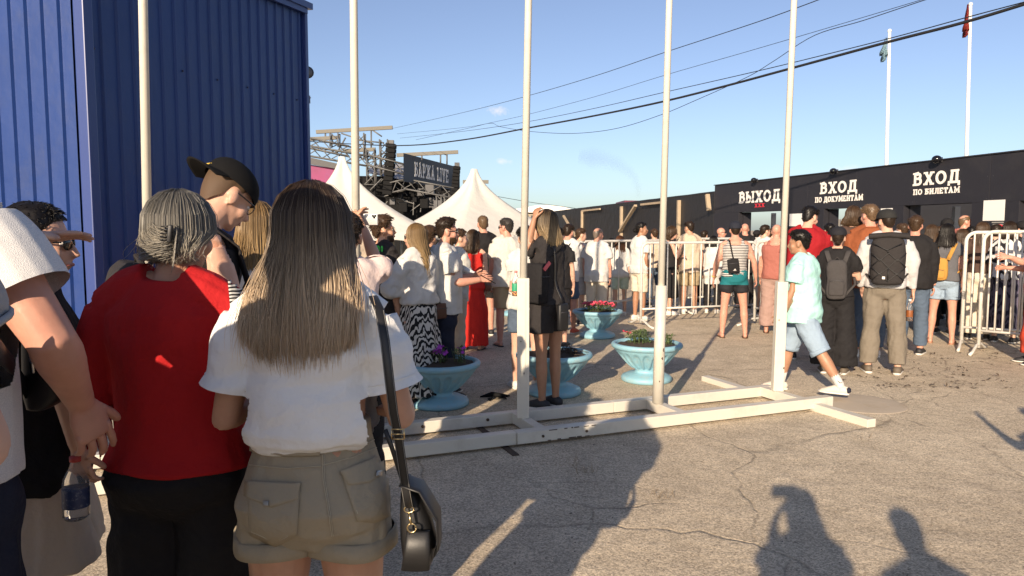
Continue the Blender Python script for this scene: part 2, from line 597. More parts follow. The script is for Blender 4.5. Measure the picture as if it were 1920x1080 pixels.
for k, (px0, y0, px1, y1, pw) in enumerate(((275, 355, 268, 0, 0), (668, 450, 663, 0, 0), (981, 540, 991, 0, 0), (1240, 528, 1255, 0, 0), (1466, 520, 1489, 0, 0))):
    s = (k - 2) * 1.255
    c = S(s, 0, 0)
    wc = so + c
    pj = lambda px, py: W(px, py, wc.y) - so
    bm = BM(); bar(bm, S(s, -.288, zb + .012), S(s, .168, zb + .012), 0.08, 0.084, bevel=0.005); obj('crosspiece', bm, m_white, st)
    top = pj(px0, 540 if k == 2 else (528 if k == 3 else 520))
    base = Vector((top.x - (0.012 if k > 2 else 0), c.y, zb + .055))
    top = Vector((top.x, c.y, CAM_H - (0.375 if k < 3 else 0.47)))
    bm = BM()
    if k == 3:
        tube(bm, [base, top], 0.047, 16)
    else:
        bar(bm, base, top, 0.094, 0.075, up=(0, 1, 0), bevel=0.006)
        if k == 2:
            bar(bm, base + Vector((0.004, -.0401, 0)), top + Vector((.004, -.0401, -.02)), 0.03, 0.006, up=(0, 1, 0))
    obj('socket', bm, m_white, st, k == 3)
    up1 = pj(px1, y1)
    d_ = (up1 - Vector((up1.x, 0, 0)))
    pt0 = pj(px0, y0)
    dirp = (Vector((up1.x, c.y, up1.z)) - Vector((pt0.x, c.y, pt0.z))).normalized()
    p0 = Vector((pt0.x, c.y, pt0.z)) - dirp * (pt0.z - top.z + 0.06) / dirp.z
    p1 = p0 + dirp * 5.2
    bm = BM(); tube(bm, [p0, (p0 + p1) / 2, p1], [0.0285, 0.0265, 0.023], 16); obj('pole', bm, m_polew, st, True)
bm = BM(); bar(bm, S(2.62, -.375 + .05, .03), S(2.62, -.94, .03), 0.09, 0.07, bevel=0.006)
f0 = obj('foot', bm, m_white, st)
bm = BM(); bar(bm, S(2.5, .21, .02), S(2.5, 1.05, .02), 0.09, 0.06, bevel=0.006); obj('foot', bm, m_white, st)
bm = BM(); bar(bm, S(-.3, -.55, .004), S(-.3, .32, .004), 0.05, 0.008); obj('foot', bm, m_rust, st)
bm = BM(); bar(bm, S(-3.1, -1.0, .02), S(-3.1, 1.0, .02), 0.09, 0.045, bevel=0.006); obj('foot', bm, m_white, st)
for px, py, w_, h_ in ((1244, 656, .008, .03), (1242, 672, .012, .02), (1237, 715, .01, .012), (977, 640, .008, .01), (983, 700, .006, .014), (1461, 600, .01, .012), (1470, 690, .012, .02)):
    q = W(px, py, (so + S(0 if px < 1000 else 1.255 if px < 1300 else 2.51, 0)).y - .0485)
    bm = BM(); tube(bm, [q - so - Vector((0, .002, h_ / 2)), q - so - Vector((w_ * .3, .002, 0)), q - so + Vector((0, -.002, h_ / 2))], [(w_ * .3, .004), (w_ * .5, .0045), (w_ * .2, .004)], 6, side=(1, 0, 0)); obj('paint_chip', bm, m_rust, st)
# chips where the paint has come off
rg = random.Random(3)
for k in range(14):
    s = rg.uniform(-.1, .4); up_ = rg.random() < .5
    bm = BM(); box(bm, (0, 0, 0), (rg.uniform(.012, .05), .003, rg.uniform(.004, .009)), Matrix.Translation(S(s, -.3925, zb + (.047 if up_ else -.028))) @ Matrix.Rotation(math.atan2(tv.y, tv.x), 4, 'Z'))
    obj('paint_chip', bm, m_rust, pl)

# ---------------------------------------------------------------- planters
m_plant = mat('pale blue paint', (0.235, 0.445, 0.535), 0.5, 0.1, 5, bump=0.25, bscale=25, dirt=(0.36, 0.38, 0.34), dscale=9, damt=0.7)
m_soil = mat('dark soil', (0.05, 0.036, 0.026), 0.95, 0.4, 30, bump=0.9, bscale=45)
m_leaf = mat('petunia leaf', (0.075, 0.115, 0.035), 0.6, 0.4, 30)
m_dry = mat('dry stalk', (0.22, 0.16, 0.09), 0.85, 0.3, 30)
m_pink = mat('pink petals', (0.62, 0.07, 0.12), 0.55, 0.3, 40)
m_purp = mat('purple petals', (0.36, 0.05, 0.42), 0.55, 0.3, 40)
def planter_mesh():
    bm = BM()
    prof = [(0.0, 0.0), (.245, 0.0), (.262, .012), (.262, .04), (.25, .058), (.225, .066), (.20, .082), (.14, .09), (.12, .10), (.115, .118), (.125, .128)]
    bowl = []
    for k in range(15):
        t = k / 14
        bowl.append((.125 + .205 * (t ** .72), .13 + .205 * t))
    prof += bowl + [(.338, .345), (.352, .35), (.366, .362), (.37, .382), (.362, .398), (.345, .404), (.322, .402), (.316, .385), (.30, .36)]
    nb = 11
    def dp(a, z, k):
        if not (nb <= k < nb + 15):
            return 0
        t = (k - nb) / 14
        u = (a / (2 * math.pi) * 18) % 1 - .5
        d = abs(u) * 2
        if t < .06:
            return 0
        top = .55 + .35 * math.sqrt(max(0, 1 - (d / .72) ** 2)) if d < .72 else 0
        if d < .72 and t < top:
            e = min(1, (top - t) / .12, (.72 - d) / .22)
            return -.023 * e + .003
        e = 1 if d < .88 and t < .95 else .4
        return .005 * e
    lathe(bm, prof, 216, disp=dp)
    bmesh.ops.recalc_face_normals(bm, faces=bm.faces)
    me = bpy.data.meshes.new('bowl'); bm.to_mesh(me); bm.free()
    return me
PM = planter_mesh()
def leaf(bm, c, d, L_, w, up=Vector((0, 0, 1)), mi=0):
    d = Vector(d).normalized()
    s = d.cross(up)
    if s.length < .05: s = Vector((1, 0, 0))
    s.normalize()
    u = s.cross(d)
    a = bm.verts.new(c); b_ = bm.verts.new(c + d * L_ * .5 + s * w / 2 + u * L_ * .08)
    e = bm.verts.new(c + d * L_ - u * L_ * .12); f = bm.verts.new(c + d * L_ * .5 - s * w / 2 + u * L_ * .08)
    m_ = bm.verts.new(c + d * L_ * .5)
    for fc in ((a, m_, b_), (b_, m_, e), (e, m_, f), (f, m_, a)):
        bm.faces.new(fc).material_index = mi
def bloom(bm, c, r, rg, mi=0):
    ax = Vector((rg.uniform(-.7, .7), rg.uniform(-1, .3), 1)).normalized()
    u = ax.orthogonal().normalized(); v = ax.cross(u)
    ctr = bm.verts.new(c - ax * r * .35)
    rim = []
    for i in range(15):
        a = 2 * math.pi * i / 15
        k = r * (1 + .16 * math.cos(5 * a)) * rg.uniform(.9, 1.08)
        rim.append(bm.verts.new(c + (u * math.cos(a) + v * math.sin(a)) * k + ax * rg.uniform(-.006, .006)))
    for i in range(15):
        bm.faces.new((ctr, rim[i], rim[(i + 1) % 15])).material_index = mi
def planter(px, d, label, rz=0.0):
    q = W(px, 430, d)
    p = thing('flower_planter', label, 'planter', (q.x, q.y, 0), rz, 'pale blue urn planters')
    mesh_obj('bowl', PM if not PM.users else PM.copy(), m_plant, p)
    bm = BM()
    rg = random.Random(int(px))
    rs = []
    for k in range(7):
        rr = .31 * k / 6
        rs.append([bm.verts.new((rr * math.cos(a * math.pi / 16), rr * math.sin(a * math.pi / 16), .375 + .03 * (1 - (k / 6) ** 2) + rg.uniform(-.01, .012))) for a in range(32)] if k else [bm.verts.new((0, 0, .405))])
    for a in range(32):
        bm.faces.new((rs[0][0], rs[1][a], rs[1][(a + 1) % 32]))
    for k in range(1, 6):
        for a in range(32):
            bm.faces.new((rs[k][a], rs[k + 1][a], rs[k + 1][(a + 1) % 32], rs[k][(a + 1) % 32]))
    obj('soil', bm, m_soil, p, True)
    return p
def flowers(name, label, p, cx, cy, rx, ry, nl, nf, petal, h, rg, r=.024, group=None):
    base = Vector(p.location) + Vector((cx, cy, .40))
    t = thing(name, label, 'flowers', base, 0, group)
    bm = BM()
    for k in range(nl):
        a = rg.uniform(0, 6.28); e = math.sqrt(rg.random())
        c = Vector((rx * e * math.cos(a), ry * e * math.sin(a), rg.uniform(0, h)))
        leaf(bm, c, (rg.uniform(-1, 1), rg.uniform(-1, 1), rg.uniform(-.2, .9)), rg.uniform(.025, .06), rg.uniform(.014, .03))
    for k in range(nl // 5):
        a = rg.uniform(0, 6.28); e = math.sqrt(rg.random())
        c = Vector((rx * e * math.cos(a), ry * e * math.sin(a), 0))
        tube(bm, [c - Vector((0, 0, .01)), c + Vector((rg.uniform(-.03, .03), rg.uniform(-.03, .03), h))], .002, 4)
    obj('leaves', bm, m_leaf, t, False, False)
    if nf:
        bm = BM()
        for k in range(nf):
            a = rg.uniform(0, 6.28); e = math.sqrt(rg.random())
            c = Vector((rx * e * math.cos(a), ry * e * math.sin(a), h * rg.uniform(.75, 1.15)))
            bloom(bm, c, r * rg.uniform(.8, 1.15), rg)
        obj('blossoms', bm, petal, t, False, False)
    return t
P1 = planter(822, 6.4, 'pale blue urn planter with purple petunias beside the woman in the white shirt')
P2 = planter(1040, 6.85, 'pale blue urn planter with bare soil and dry roots behind the woman in black', .3)
P3 = planter(1216, 7.45, 'pale blue urn planter with a few weedy stalks behind the round white pole', .5)
P4 = planter(1122, 10.5, 'smallest pale blue urn planter full of pink flowers in front of the barrier', .2)
P5 = planter(968, 13.2, 'pale blue urn planter standing far back in shade behind the crowd', .1)
rg = random.Random(11)
flowers('petunia_plant', 'clump of purple petunias in the nearest planter', P1, -.02, -.06, .085, .08, 90, 26, m_purp, .12, rg, .028)
flowers('petunia_plant', 'small leafy plant with two purple flowers at the right rim of the nearest planter', P1, .19, -.05, .055, .06, 60, 4, m_purp, .12, rg, .02)
flowers('petunia_plant', 'wide mass of pink flowers filling the smallest planter', P4, .0, -.05, .24, .14, 260, 60, m_pink, .11, rg, .026)
flowers('petunia_plant', 'straggly green plant with dry stalks in the middle of the planter behind the round pole', P3, -.08, -.02, .11, .08, 150, 0, m_pink, .13, rg)
flowers('petunia_plant', 'single red flower at the left rim of the planter behind the round pole', P3, -.19, .02, .04, .03, 14, 4, m_pink, .12, rg, .024)
flowers('petunia_plant', 'low green tuft at the right rim of the planter behind the round pole', P3, .2, -.04, .06, .07, 80, 0, m_pink, .08, rg)
bm = BM()
for k in range(70):
    a = rg.uniform(0, 6.28); e = math.sqrt(rg.random()) * .2
    c = Vector((.04 + e * math.cos(a), e * .8 * math.sin(a), .0))
    tube(bm, [c, c + Vector((rg.uniform(-.06, .06), rg.uniform(-.06, .06), rg.uniform(.01, .055))), c + Vector((rg.uniform(-.1, .1), rg.uniform(-.1, .1), rg.uniform(-.005, .03)))], .003, 4)
o = obj('dry_roots', bm, m_soil)
o.location = Vector(P2.location) + Vector((0, 0, .40))
tag(o, 'tangle of dead dry roots on the soil behind the woman in black', 'dead plant')

# ---------------------------------------------------------------- crowd barriers
m_bar = mat('barrier grey paint', (0.60, 0.585, 0.54), 0.45, 0.12, 12, bump=0.1, bscale=60, metal=0.0, dirt=(0.22, 0.15, 0.09), dscale=14, damt=0.6)
m_barw = mat('barrier white paint', (0.62, 0.60, 0.55), 0.45, 0.08, 12, bump=0.1, bscale=60, dirt=(0.30, 0.22, 0.15), dscale=14, damt=0.5)
def barrier(pa, pb, H, label, m, nb=12, feet=True, foot_dir=1):
    pa, pb = Vector(pa), Vector(pb)
    pa.z = pb.z = 0
    L_ = (pb - pa).length
    t = thing('crowd_barrier', label, 'barrier', pa, math.atan2(pb.y - pa.y, pb.x - pa.x), 'metal crowd barriers along the queue')
    r = .12
    zl = .28
    bm = BM()
    pts = [(0, 0, .06)]
    for k in range(7):
        a = math.pi - k * math.pi / 12
        pts.append((r + r * math.cos(a), 0, H - r + r * math.sin(a)))
    for k in range(7):
        a = math.pi / 2 - k * math.pi / 12
        pts.append((L_ - r + r * math.cos(a), 0, H - r + r * math.sin(a)))
    pts.append((L_, 0, .06))
    tube(bm, pts, .0235, 10, side=(0, 1, 0))
    tube(bm, [(0, 0, zl), (L_, 0, zl)], .017, 8)
    obj('frame', bm, m, t, True)
    for k in range(nb):
        x = L_ * (k + 1) / (nb + 1)
        bm = BM(); tube(bm, [(x, 0, zl + .012), (x, 0, H - .018)], .0112, 8); obj('bar', bm, m, t, True)
    if feet:
        for x in (.0, L_):
            bm = BM()
            tube(bm, [(x, -.42, .016), (x, -.3, .03), (x, -.1, .10), (x, .1, .10), (x, .3, .03), (x, .42, .016)], .019, 8, side=(1, 0, 0)); obj('foot', bm, m, t, True)
    return t
barrier(W(1091, 430, 12.5), W(1262, 430, 13.9), 1.37, 'left end grey crowd barrier in front of the bald man in white', m_bar)
barrier(W(1204, 430, 11.7), W(1421, 430, 12.4), 1.36, 'grey crowd barrier behind the round white pole and the striped man', m_bar, 13)
barrier(W(1277, 430, 13.6), W(1441, 430, 14.6), 1.40, 'grey crowd barrier standing second row back before the man in beige', m_bar, 11)
barrier(W(1419, 430, 11.9), W(1540, 430, 10.9), 1.38, 'grey crowd barrier half hidden behind the square white post', m_bar, 9)
barrier(W(1813, 430, 9.55), W(2010, 430, 8.9), 1.54, 'white crowd barrier at the right edge, the rear one of the two', m_barw, 11)
barrier(W(1846, 430, 9.2), W(2030, 430, 8.5), 1.55, 'white crowd barrier at the right edge, the front one of the two', m_barw, 11)

# ---------------------------------------------------------------- entrance gate
VPX = 608.0
gdir = Vector(((VPX - 960) / FPX, 1, 0)).normalized()          # runs away from the camera
A0 = W(1920, 283, 11.2)
GH = A0.z
gn = Vector((-gdir.y, gdir.x, 0))                               # faces the queue
G0 = Vector((A0.x, A0.y, 0)) - gdir * 4.0
def wall_sz(px, py):
    r = ray(px, py); c = Vector((0, 0, CAM_H))
    k = (G0 - c).dot(gn) / r.dot(gn)
    q = c + r * k
    return (q - G0).dot(gdir), q.z
m_gate = mat('black painted board', (0.015, 0.0145, 0.020), 0.62, 0.12, 2.5, bump=0.1, bscale=3, dirt=(0.03, 0.028, 0.03), dscale=2, damt=.6)
m_letter = mat('white vinyl', (0.78, 0.75, 0.70), 0.55, 0.03)
m_red = mat('red vinyl', (0.55, 0.03, 0.05), 0.55)
m_paper = mat('white sign sheet', (0.72, 0.71, 0.68), 0.5, 0.03)
m_grey = mat('grey board', (0.28, 0.27, 0.25), 0.7)
m_wood = mat('bare timber', (0.37, 0.29, 0.20), 0.75, 0.18, 9, bump=0.2, bscale=40)
m_film = mat('black fence sheet', (0.014, 0.013, 0.014), 0.55, 0.2, 1.2, bump=0.3, bscale=2)
gate = thing('entrance_gate', 'long black entrance wall with white Cyrillic lettering and three doorways', 'gate', G0, math.atan2(gdir.y, gdir.x))
# local frame of the gate: x along gdir (s), y = gn side is +y (left of gdir), z up
s_end = wall_sz(1340, 348)[0]
door = []
for a, b_ in (((1912, 372), (2010, 372)), ((1695, 386), (1822, 386)), ((1545, 398), (1640, 398)), ((1385, 408), (1464, 408))):
    s0, s1 = sorted((wall_sz(*a)[0], wall_sz(*b_)[0]))
    door.append((s0, s1))
DH = 2.02
cuts_ = sorted(door)
x = 0.0
for s0, s1 in cuts_:
    if s0 > x:
        bm = BM(); box(bm, (x, -.12, 0), (s0, 0, DH), bevel=.004); obj('wall_panel', bm, m_gate, gate)
    x = s1
bm = BM(); box(bm, (x, -.12, 0), (s_end, 0, DH), bevel=.004); obj('wall_panel', bm, m_gate, gate)
x = 0.0; rgp = random.Random(8)
while x < s_end:
    x1 = min(x + 1.52, s_end); of = rgp.uniform(-.004, .0)
    bm = BM(); box(bm, (x + .002, -.12, DH + .001), (x1 - .002, of, GH + rgp.uniform(-.006, 0)), bevel=.003); hp_ = obj('header_panel', bm, m_gate, gate)
    for fx in (.05, x1 - x - .05):
        for fz in (.06, .42, .78):
            bm = BM(); tube(bm, [(x + fx, of - .001, DH + fz), (x + fx, of + .003, DH + fz)], .008, 6); obj('screw_head', bm, m_dark, hp_)
    x = x1
bm = BM(); box(bm, (-.02, -.16, GH + .001), (s_end + .02, .02, GH + .022)); obj('coping', bm, m_gate, gate)
for s0, s1 in cuts_:
    for s in (s0, s1):
        sg = .45 if s == s0 else -.45
        bm = BM(); box(bm, (s - .03, -.35, 0), (s + .03, -.122, DH)); obj('side_panel', bm, m_gate, gate)
    bm = BM(); box(bm, (s0 - .03, -.35, DH + .003), (s1 + .03, -.122, DH + .05)); obj('ceiling_panel', bm, m_gate, gate)
for px, py, r in ((1420, 341, .06), (1570, 322, .06), (1765, 302, .065)):
    s, z = wall_sz(px, py)
    bm = BM(); ellipsoid(bm, (s, .10, GH + .01), (r * 1.25, r * 1.25, r * 1.1), None, 18, 12)
    dm = obj('dome_camera', bm, mat('glossy black dome', (0.008, 0.008, 0.01), 0.08), gate, True)
    bm = BM(); box(bm, (s - .03, .0015, GH - .03), (s + .03, .09, GH + .05)); obj('bracket', bm, m_dark, dm)

# slab letters drawn as strokes
def arc(cx, cy, rx, ry, a0, a1, n=9):
    return [(cx + rx * math.cos(R(a0 + (a1 - a0) * i / n)), cy + ry * math.sin(R(a0 + (a1 - a0) * i / n))) for i in range(n + 1)]
TT = .18
GLY = {
 'В': (.80, [[(.17, .08), (.17, .92)], [(.17, .91), (.45, .91)] + arc(.45, .725, .17, .185, 90, -90) + [(.17, .54)], [(.45, .54)] + arc(.47, .315, .20, .225, 90, -90) + [(.17, .09)]], [(.0, .0, .24, .14), (.0, .86, .24, 1)]),
 'Ы': (1.12, [[(.17, .08), (.17, .92)], [(.17, .56), (.42, .56)] + arc(.42, .325, .19, .235, 90, -90) + [(.17, .09)], [(.93, .08), (.93, .92)]], [(.0, .0, .24, .14), (.0, .86, .36, 1), (.76, 0, 1.1, .14), (.76, .86, 1.1, 1)]),
 'Х': (.92, [[(.2, .06), (.72, .94)], [(.2, .94), (.72, .06)]], [(.02, 0, .36, .14), (.56, 0, .9, .14), (.02, .86, .36, 1), (.56, .86, .9, 1)]),
 'О': (.90, [arc(.45, .5, .34, .41, 0, 360, 28)], []),
 'Д': (.98, [[(.27, .1), (.36, .91), (.72, .91), (.72, .1)], [(.06, .09), (.92, .09)]], [(.02, -.16, .18, .16), (.80, -.16, .96, .16), (.22, .86, .86, 1)]),
 'П': (.92, [[(.2, .06), (.2, .92)], [(.72, .06), (.72, .92)], [(.06, .91), (.86, .91)]], [(.03, 0, .37, .14), (.55, 0, .89, .14), (.03, .86, .2, 1), (.72, .86, .89, 1)]),
 'К': (.90, [[(.2, .06), (.2, .94)], [(.24, .46), (.70, .92)], [(.36, .56), (.74, .08)]], [(.03, 0, .37, .14), (.03, .86, .37, 1), (.56, 0, .88, .14), (.54, .86, .84, 1)]),
 'У': (.86, [[(.16, .92), (.46, .38)], [(.72, .92), (.40, .14), (.30, .09), (.16, .09)]], [(.0, .86, .32, 1), (.56, .86, .86, 1)]),
 'М': (1.12, [[(.18, .06), (.22, .92), (.56, .30), (.90, .92), (.94, .06)]], [(.02, 0, .36, .14), (.76, 0, 1.1, .14), (.04, .86, .24, 1), (.88, .86, 1.08, 1)]),
 'Е': (.74, [[(.17, .06), (.17, .94)], [(.17, .91), (.64, .91)], [(.17, .5), (.5, .5)], [(.17, .09), (.64, .09)]], [(0, 0, .2, .14), (0, .86, .2, 1), (.57, .72, .7, 1), (.57, 0, .7, .28)]),
 'Н': (.94, [[(.2, .06), (.2, .94)], [(.74, .06), (.74, .94)], [(.2, .5), (.74, .5)]], [(.03, 0, .37, .14), (.57, 0, .91, .14), (.03, .86, .37, 1), (.57, .86, .91, 1)]),
 'Т': (.84, [[(.42, .06), (.42, .92)], [(.06, .91), (.78, .91)]], [(.24, 0, .6, .14), (.02, .66, .14, 1), (.70, .66, .82, 1)]),
 'А': (.96, [[(.18, .06), (.46, .94), (.76, .06)], [(.28, .34), (.66, .34)]], [(.02, 0, .34, .14), (.60, 0, .94, .14), (.3, .88, .5, 1)]),
 'Б': (.78, [[(.17, .06), (.17, .94)], [(.17, .91), (.64, .91)], [(.17, .56), (.44, .56)] + arc(.44, .325, .2, .235, 90, -90) + [(.17, .09)]], [(0, 0, .2, .14), (0, .86, .2, 1), (.57, .72, .7, 1)]),
 'И': (.94, [[(.2, .06), (.2, .94)], [(.74, .06), (.74, .94)], [(.2, .12), (.74, .88)]], [(.03, 0, .37, .14), (.57, 0, .91, .14), (.03, .86, .37, 1), (.57, .86, .91, 1)]),
 'Л': (.94, [[(.16, .08), (.30, .2), (.36, .91), (.74, .91), (.74, .06)]], [(.02, 0, .22, .16), (.57, 0, .91, .14), (.22, .86, .9, 1)]),
 'Р': (.76, [[(.17, .06), (.17, .94)], [(.17, .91), (.42, .91)] + arc(.42, .66, .2, .25, 90, -90) + [(.17, .41)]], [(0, 0, .36, .14), (0, .86, .24, 1)]),
 'Ж': (1.2, [[(.6, .06), (.6, .94)], [(.18, .92), (.6, .48)], [(.18, .08), (.52, .52)], [(1.02, .92), (.6, .48)], [(1.02, .08), (.68, .52)]], [(.44, 0, .76, .14), (.44, .86, .76, 1), (.02, 0, .32, .14), (.02, .86, .32, 1), (.88, 0, 1.18, .14), (.88, .86, 1.18, 1)]),
 'L': (.72, [[(.18, .06), (.18, .94)], [(.18, .09), (.62, .09)]], [(0, 0, .2, .14), (0, .86, .36, 1), (.56, 0, .69, .32)]),
 'I': (.42, [[(.2, .06), (.2, .94)]], [(.02, 0, .38, .14), (.02, .86, .38, 1)]),
 'V': (.90, [[(.18, .94), (.46, .08), (.74, .94)]], [(.02, .86, .34, 1), (.58, .86, .9, 1)]),
 'E': None, 'X': None, 'A': None, 'P': None, 'M': None, 'B': None, ' ': (.42, [], []),
 'c': (.6, [arc(.32, .32, .22, .24, 50, 310, 14)], []),
 'y': (.6, [[(.1, .56), (.3, .1)], [(.5, .56), (.2, -.2)]], []),
 'm': (.95, [[(.12, .08), (.12, .56)], [(.12, .44)] + arc(.28, .40, .16, .16, 160, 0, 8) + [(.44, .08)], [(.44, .40)] + arc(.6, .40, .16, .16, 160, 0, 8) + [(.76, .08)]], []),
 'o': (.62, [arc(.3, .32, .2, .24, 0, 360, 18)], []),
}
for a, b_ in (('E', 'Е'), ('X', 'Х'), ('A', 'А'), ('P', 'Р'), ('M', 'М'), ('B', 'В')):
    GLY[a] = GLY[b_]
def lettering(bm, text, width, height, thick=.012, tt=TT, M=Matrix.Identity(4), gap=.10, mi=0):
    """letters in the x/z plane centred on the origin, standing out along +y of M"""
    tot = sum(GLY[ch][0] + gap for ch in text) - gap
    kx, kz = width / tot, height
    x0 = -tot / 2
    cnt = 0
    for ch in text:
        w, strokes, slabs = GLY[ch]
        for stq in strokes:
            closed = stq[0] == stq[-1] or math.dist(stq[0], stq[-1]) < 1e-6
            pts = stq[:-1] if closed else stq
            m_ = len(pts)
            lft, rgt = [], []
            for i in range(m_):
                pa = pts[(i - 1) % m_] if (closed or i > 0) else None
                pc = pts[(i + 1) % m_] if (closed or i < m_ - 1) else None
                p = Vector(pts[i])
                d1 = (p - Vector(pa)).normalized() if pa else None
                d2 = (Vector(pc) - p).normalized() if pc else None
                d = ((d1 or d2) + (d2 or d1))
                if d.length < .2: d = d1
                d.normalize()
                n_ = Vector((-d.y, d.x))
                sc = 1.0
                if d1 and d2:
                    sc = 1 / max(.55, n_.dot(Vector((-d2.y, d2.x))))
                lft.append(p + n_ * tt / 2 * sc); rgt.append(p - n_ * tt / 2 * sc)
            th = thick + .0009 * (cnt % 7); cnt += 1
            rows = []
            for a, b_ in zip(lft, rgt):
                rows.append([bm.verts.new(M @ Vector(((x0 + q[0]) * kx, y, (q[1] - .5) * kz))) for q, y in ((a, 0), (a, th), (b_, th), (b_, 0))])
            seq = list(zip(rows, rows[1:])) + ([(rows[-1], rows[0])] if closed else [])
            for r1, r2 in seq:
                for i in range(4):
                    bm.faces.new((r1[i], r2[i], r2[(i + 1) % 4], r1[(i + 1) % 4])).material_index = mi
            if not closed:
                bm.faces.new(rows[0][::-1]).material_index = mi; bm.faces.new(rows[-1]).material_index = mi
        for xa, za, xb, zb_ in slabs:
            th = thick + .0009 * (cnt % 7) + .0004; cnt += 1
            box(bm, ((x0 + xa) * kx, 0, (za - .5) * kz), ((x0 + xb) * kx, th, (zb_ - .5) * kz), M, mi)
        x0 += w + gap
# on the gate: text runs toward the camera, so flip x: +x text = -s
def gate_text(text, pxl, pyl, pxr, pyr, h_px_scale, m, name='lettering', tt=TT):
    s0, z0 = wall_sz(pxl, pyl); s1, z1 = wall_sz(pxr, pyr)
    w = abs(s0 - s1); cx = (s0 + s1) / 2; cz = (z0 + z1) / 2
    bm = BM()
    M = Matrix.Translation((cx, .0008, cz)) @ Matrix(((-1, 0, 0, 0), (0, 1, 0, 0), (0, 0, 1, 0), (0, 0, 0, 1)))
    lettering(bm, text, w, h_px_scale, .006, tt, M)
    o = obj(name, bm, m, gate)
    return o
def zh(px, ya, yb):
    return wall_sz(px, ya)[1] - wall_sz(px, yb)[1]
gate_text('ВЫХОД', 1386, 370.5, 1463.5, 366, zh(1425, 357, 379), m_letter)
gate_text('ХХХ', 1415, 385.5, 1434, 384.5, zh(1425, 381.5, 388.5), m_red, tt=.16)
gate_text('ВХОД', 1538, 353, 1608, 348.5, zh(1572, 340.5, 362.5), m_letter)
gate_text('ПО ДОКУМЕНТАМ', 1528.5, 375.5, 1618.5, 369.5, zh(1572, 367.5, 378), m_letter, tt=.2)
gate_text('ВХОД', 1712.5, 336, 1801, 330.5, zh(1757, 321.5, 346.5), m_letter)
gate_text('ПО БИЛЕТАМ', 1712.5, 360.5, 1800, 355.5, zh(1757, 352.5, 363.5), m_letter, tt=.2)
def sheet(pxl, pyt, pxr, pyb, m, name='notice_sheet'):
    s0, z0 = wall_sz(pxl, pyt); s1, z1 = wall_sz(pxr, pyb)
    bm = BM(); box(bm, (min(s0, s1), .0008, min(z0, z1)), (max(s0, s1), .006, max(z0, z1))); return obj(name, bm, m, gate)
sheet(1845, 376, 1883, 413.5, m_paper)
sheet(1481, 401, 1506, 424, m_paper)
sheet(1652, 391, 1673, 412, m_paper)
sheet(1860, 416, 1882, 418, m_grey, 'caption_line'); sheet(1862, 420, 1881, 421.5, m_grey, 'caption_line')
s, z = wall_sz(1872.5, 433)
bm = BM()
ringp = [(s + .1 * math.cos(a * math.pi / 14), .004, z + .1 * math.sin(a * math.pi / 14)) for a in range(28)]
tube(bm, ringp + [ringp[0]], .011, 6, side=(0, 1, 0)); bar(bm, (s + .065, .004, z + .065), (s - .065, .004, z - .065), .018, .008, up=(0, 1, 0))
obj('no_smoking_sign', bm, m_red, gate)
# things seen through the doorways
def inner(px, py, off, name):
    s, z = wall_sz(px, py)
    return s, z
for px, lab in ((1737, 'pale timber post standing inside the ticket doorway'), (1403, 'pale timber post at the left inside the exit doorway'), (1458, 'pale timber post at the right inside the exit doorway')):
    s, z = wall_sz(px, 420)
    q = G0 + gdir * (s + .25) - gn * .9
    bm = BM(); box(bm, (-.05, -.05, 0), (.05, .05, 2.0), bevel=.006); o = obj('timber_post', bm, mat('weathered timber', (.42, .38, .32), .7, .15, 9)); o.location = q
    tag(o, lab, 'post')
s, z = wall_sz(1778, 405)
q = G0 + gdir * (s + .55) - gn * 1.9
fl = thing('event_flag', 'red feather flag with white marks seen through the ticket doorway', 'flag', (q.x, q.y, 0))
bm = BM()
rows = []
for k in range(13):
    z = .9 + k * .11
    rows.append([bm.verts.new((-.24 + .48 * i / 6, .03 * math.sin(i * 1.1 + k * .35), z)) for i in range(7)])
for a, b_ in zip(rows, rows[1:]):
    for i in range(6):
        bm.faces.new((a[i], a[i + 1], b_[i + 1], b_[i]))
bmesh.ops.solidify(bm, geom=list(bm.faces), thickness=.004)
obj('cloth', bm, m_red, fl, True)
bm = BM(); tube(bm, [(-.26, 0, 0), (-.26, 0, 2.35)], .016, 8); obj('pole', bm, m_galv, fl, True)
bm = BM()
for k in range(3):
    bar(bm, (-.1, -.06, 1.72 + k * .16), (.12, -.06, 1.78 + k * .16), .05, .004, up=(0, 1, 0)); bar(bm, (-.08 + .06 * k, -.06, 1.66 + k * .16), (-.04 + .05 * k, -.06, 1.80 + k * .16), .04, .0042, up=(0, 1, 0))
obj('white_mark', bm, m_letter, fl)
# partitions and tarpaulin inside; the two widest are added dark to block bright sky
for px, off, w, h, lab, m in ((1600, 3.2, 3.4, 2.6, 'added dark board blocking the bright view inside the documents doorway', m_dark), (1742, 4.6, 4.2, 2.7, 'wide dark sheet added to block the bright view far inside the ticket doorway', m_film), (1810, 2.6, 1.2, 2.3, 'grey metal partition inside the ticket doorway', m_grey), (1755, 3.4, 1.4, 2.1, 'dark board standing deep inside the ticket doorway', m_dark), (1425, 3.0, 1.3, 1.85, 'slanting grey tarpaulin panel inside the exit doorway', mat('tarpaulin', (.33, .31, .28), .7))):
    s, z = wall_sz(px, 430)
    q = G0 + gdir * (s + off * .42) - gn * off
    t = thing('partition_panel', lab, 'panel', (q.x, q.y, 0), math.atan2(gdir.y, gdir.x))
    bm = BM(); box(bm, (-w / 2, -.02, .12), (w / 2, .02, h), bevel=.004); obj('board', bm, m, t)
    for sx in (-1, 1):
        bm = BM(); bar(bm, (sx * w * .4, .05, 0), (sx * w * .4, .05, h), .04); obj('leg', bm, m_galv, t)

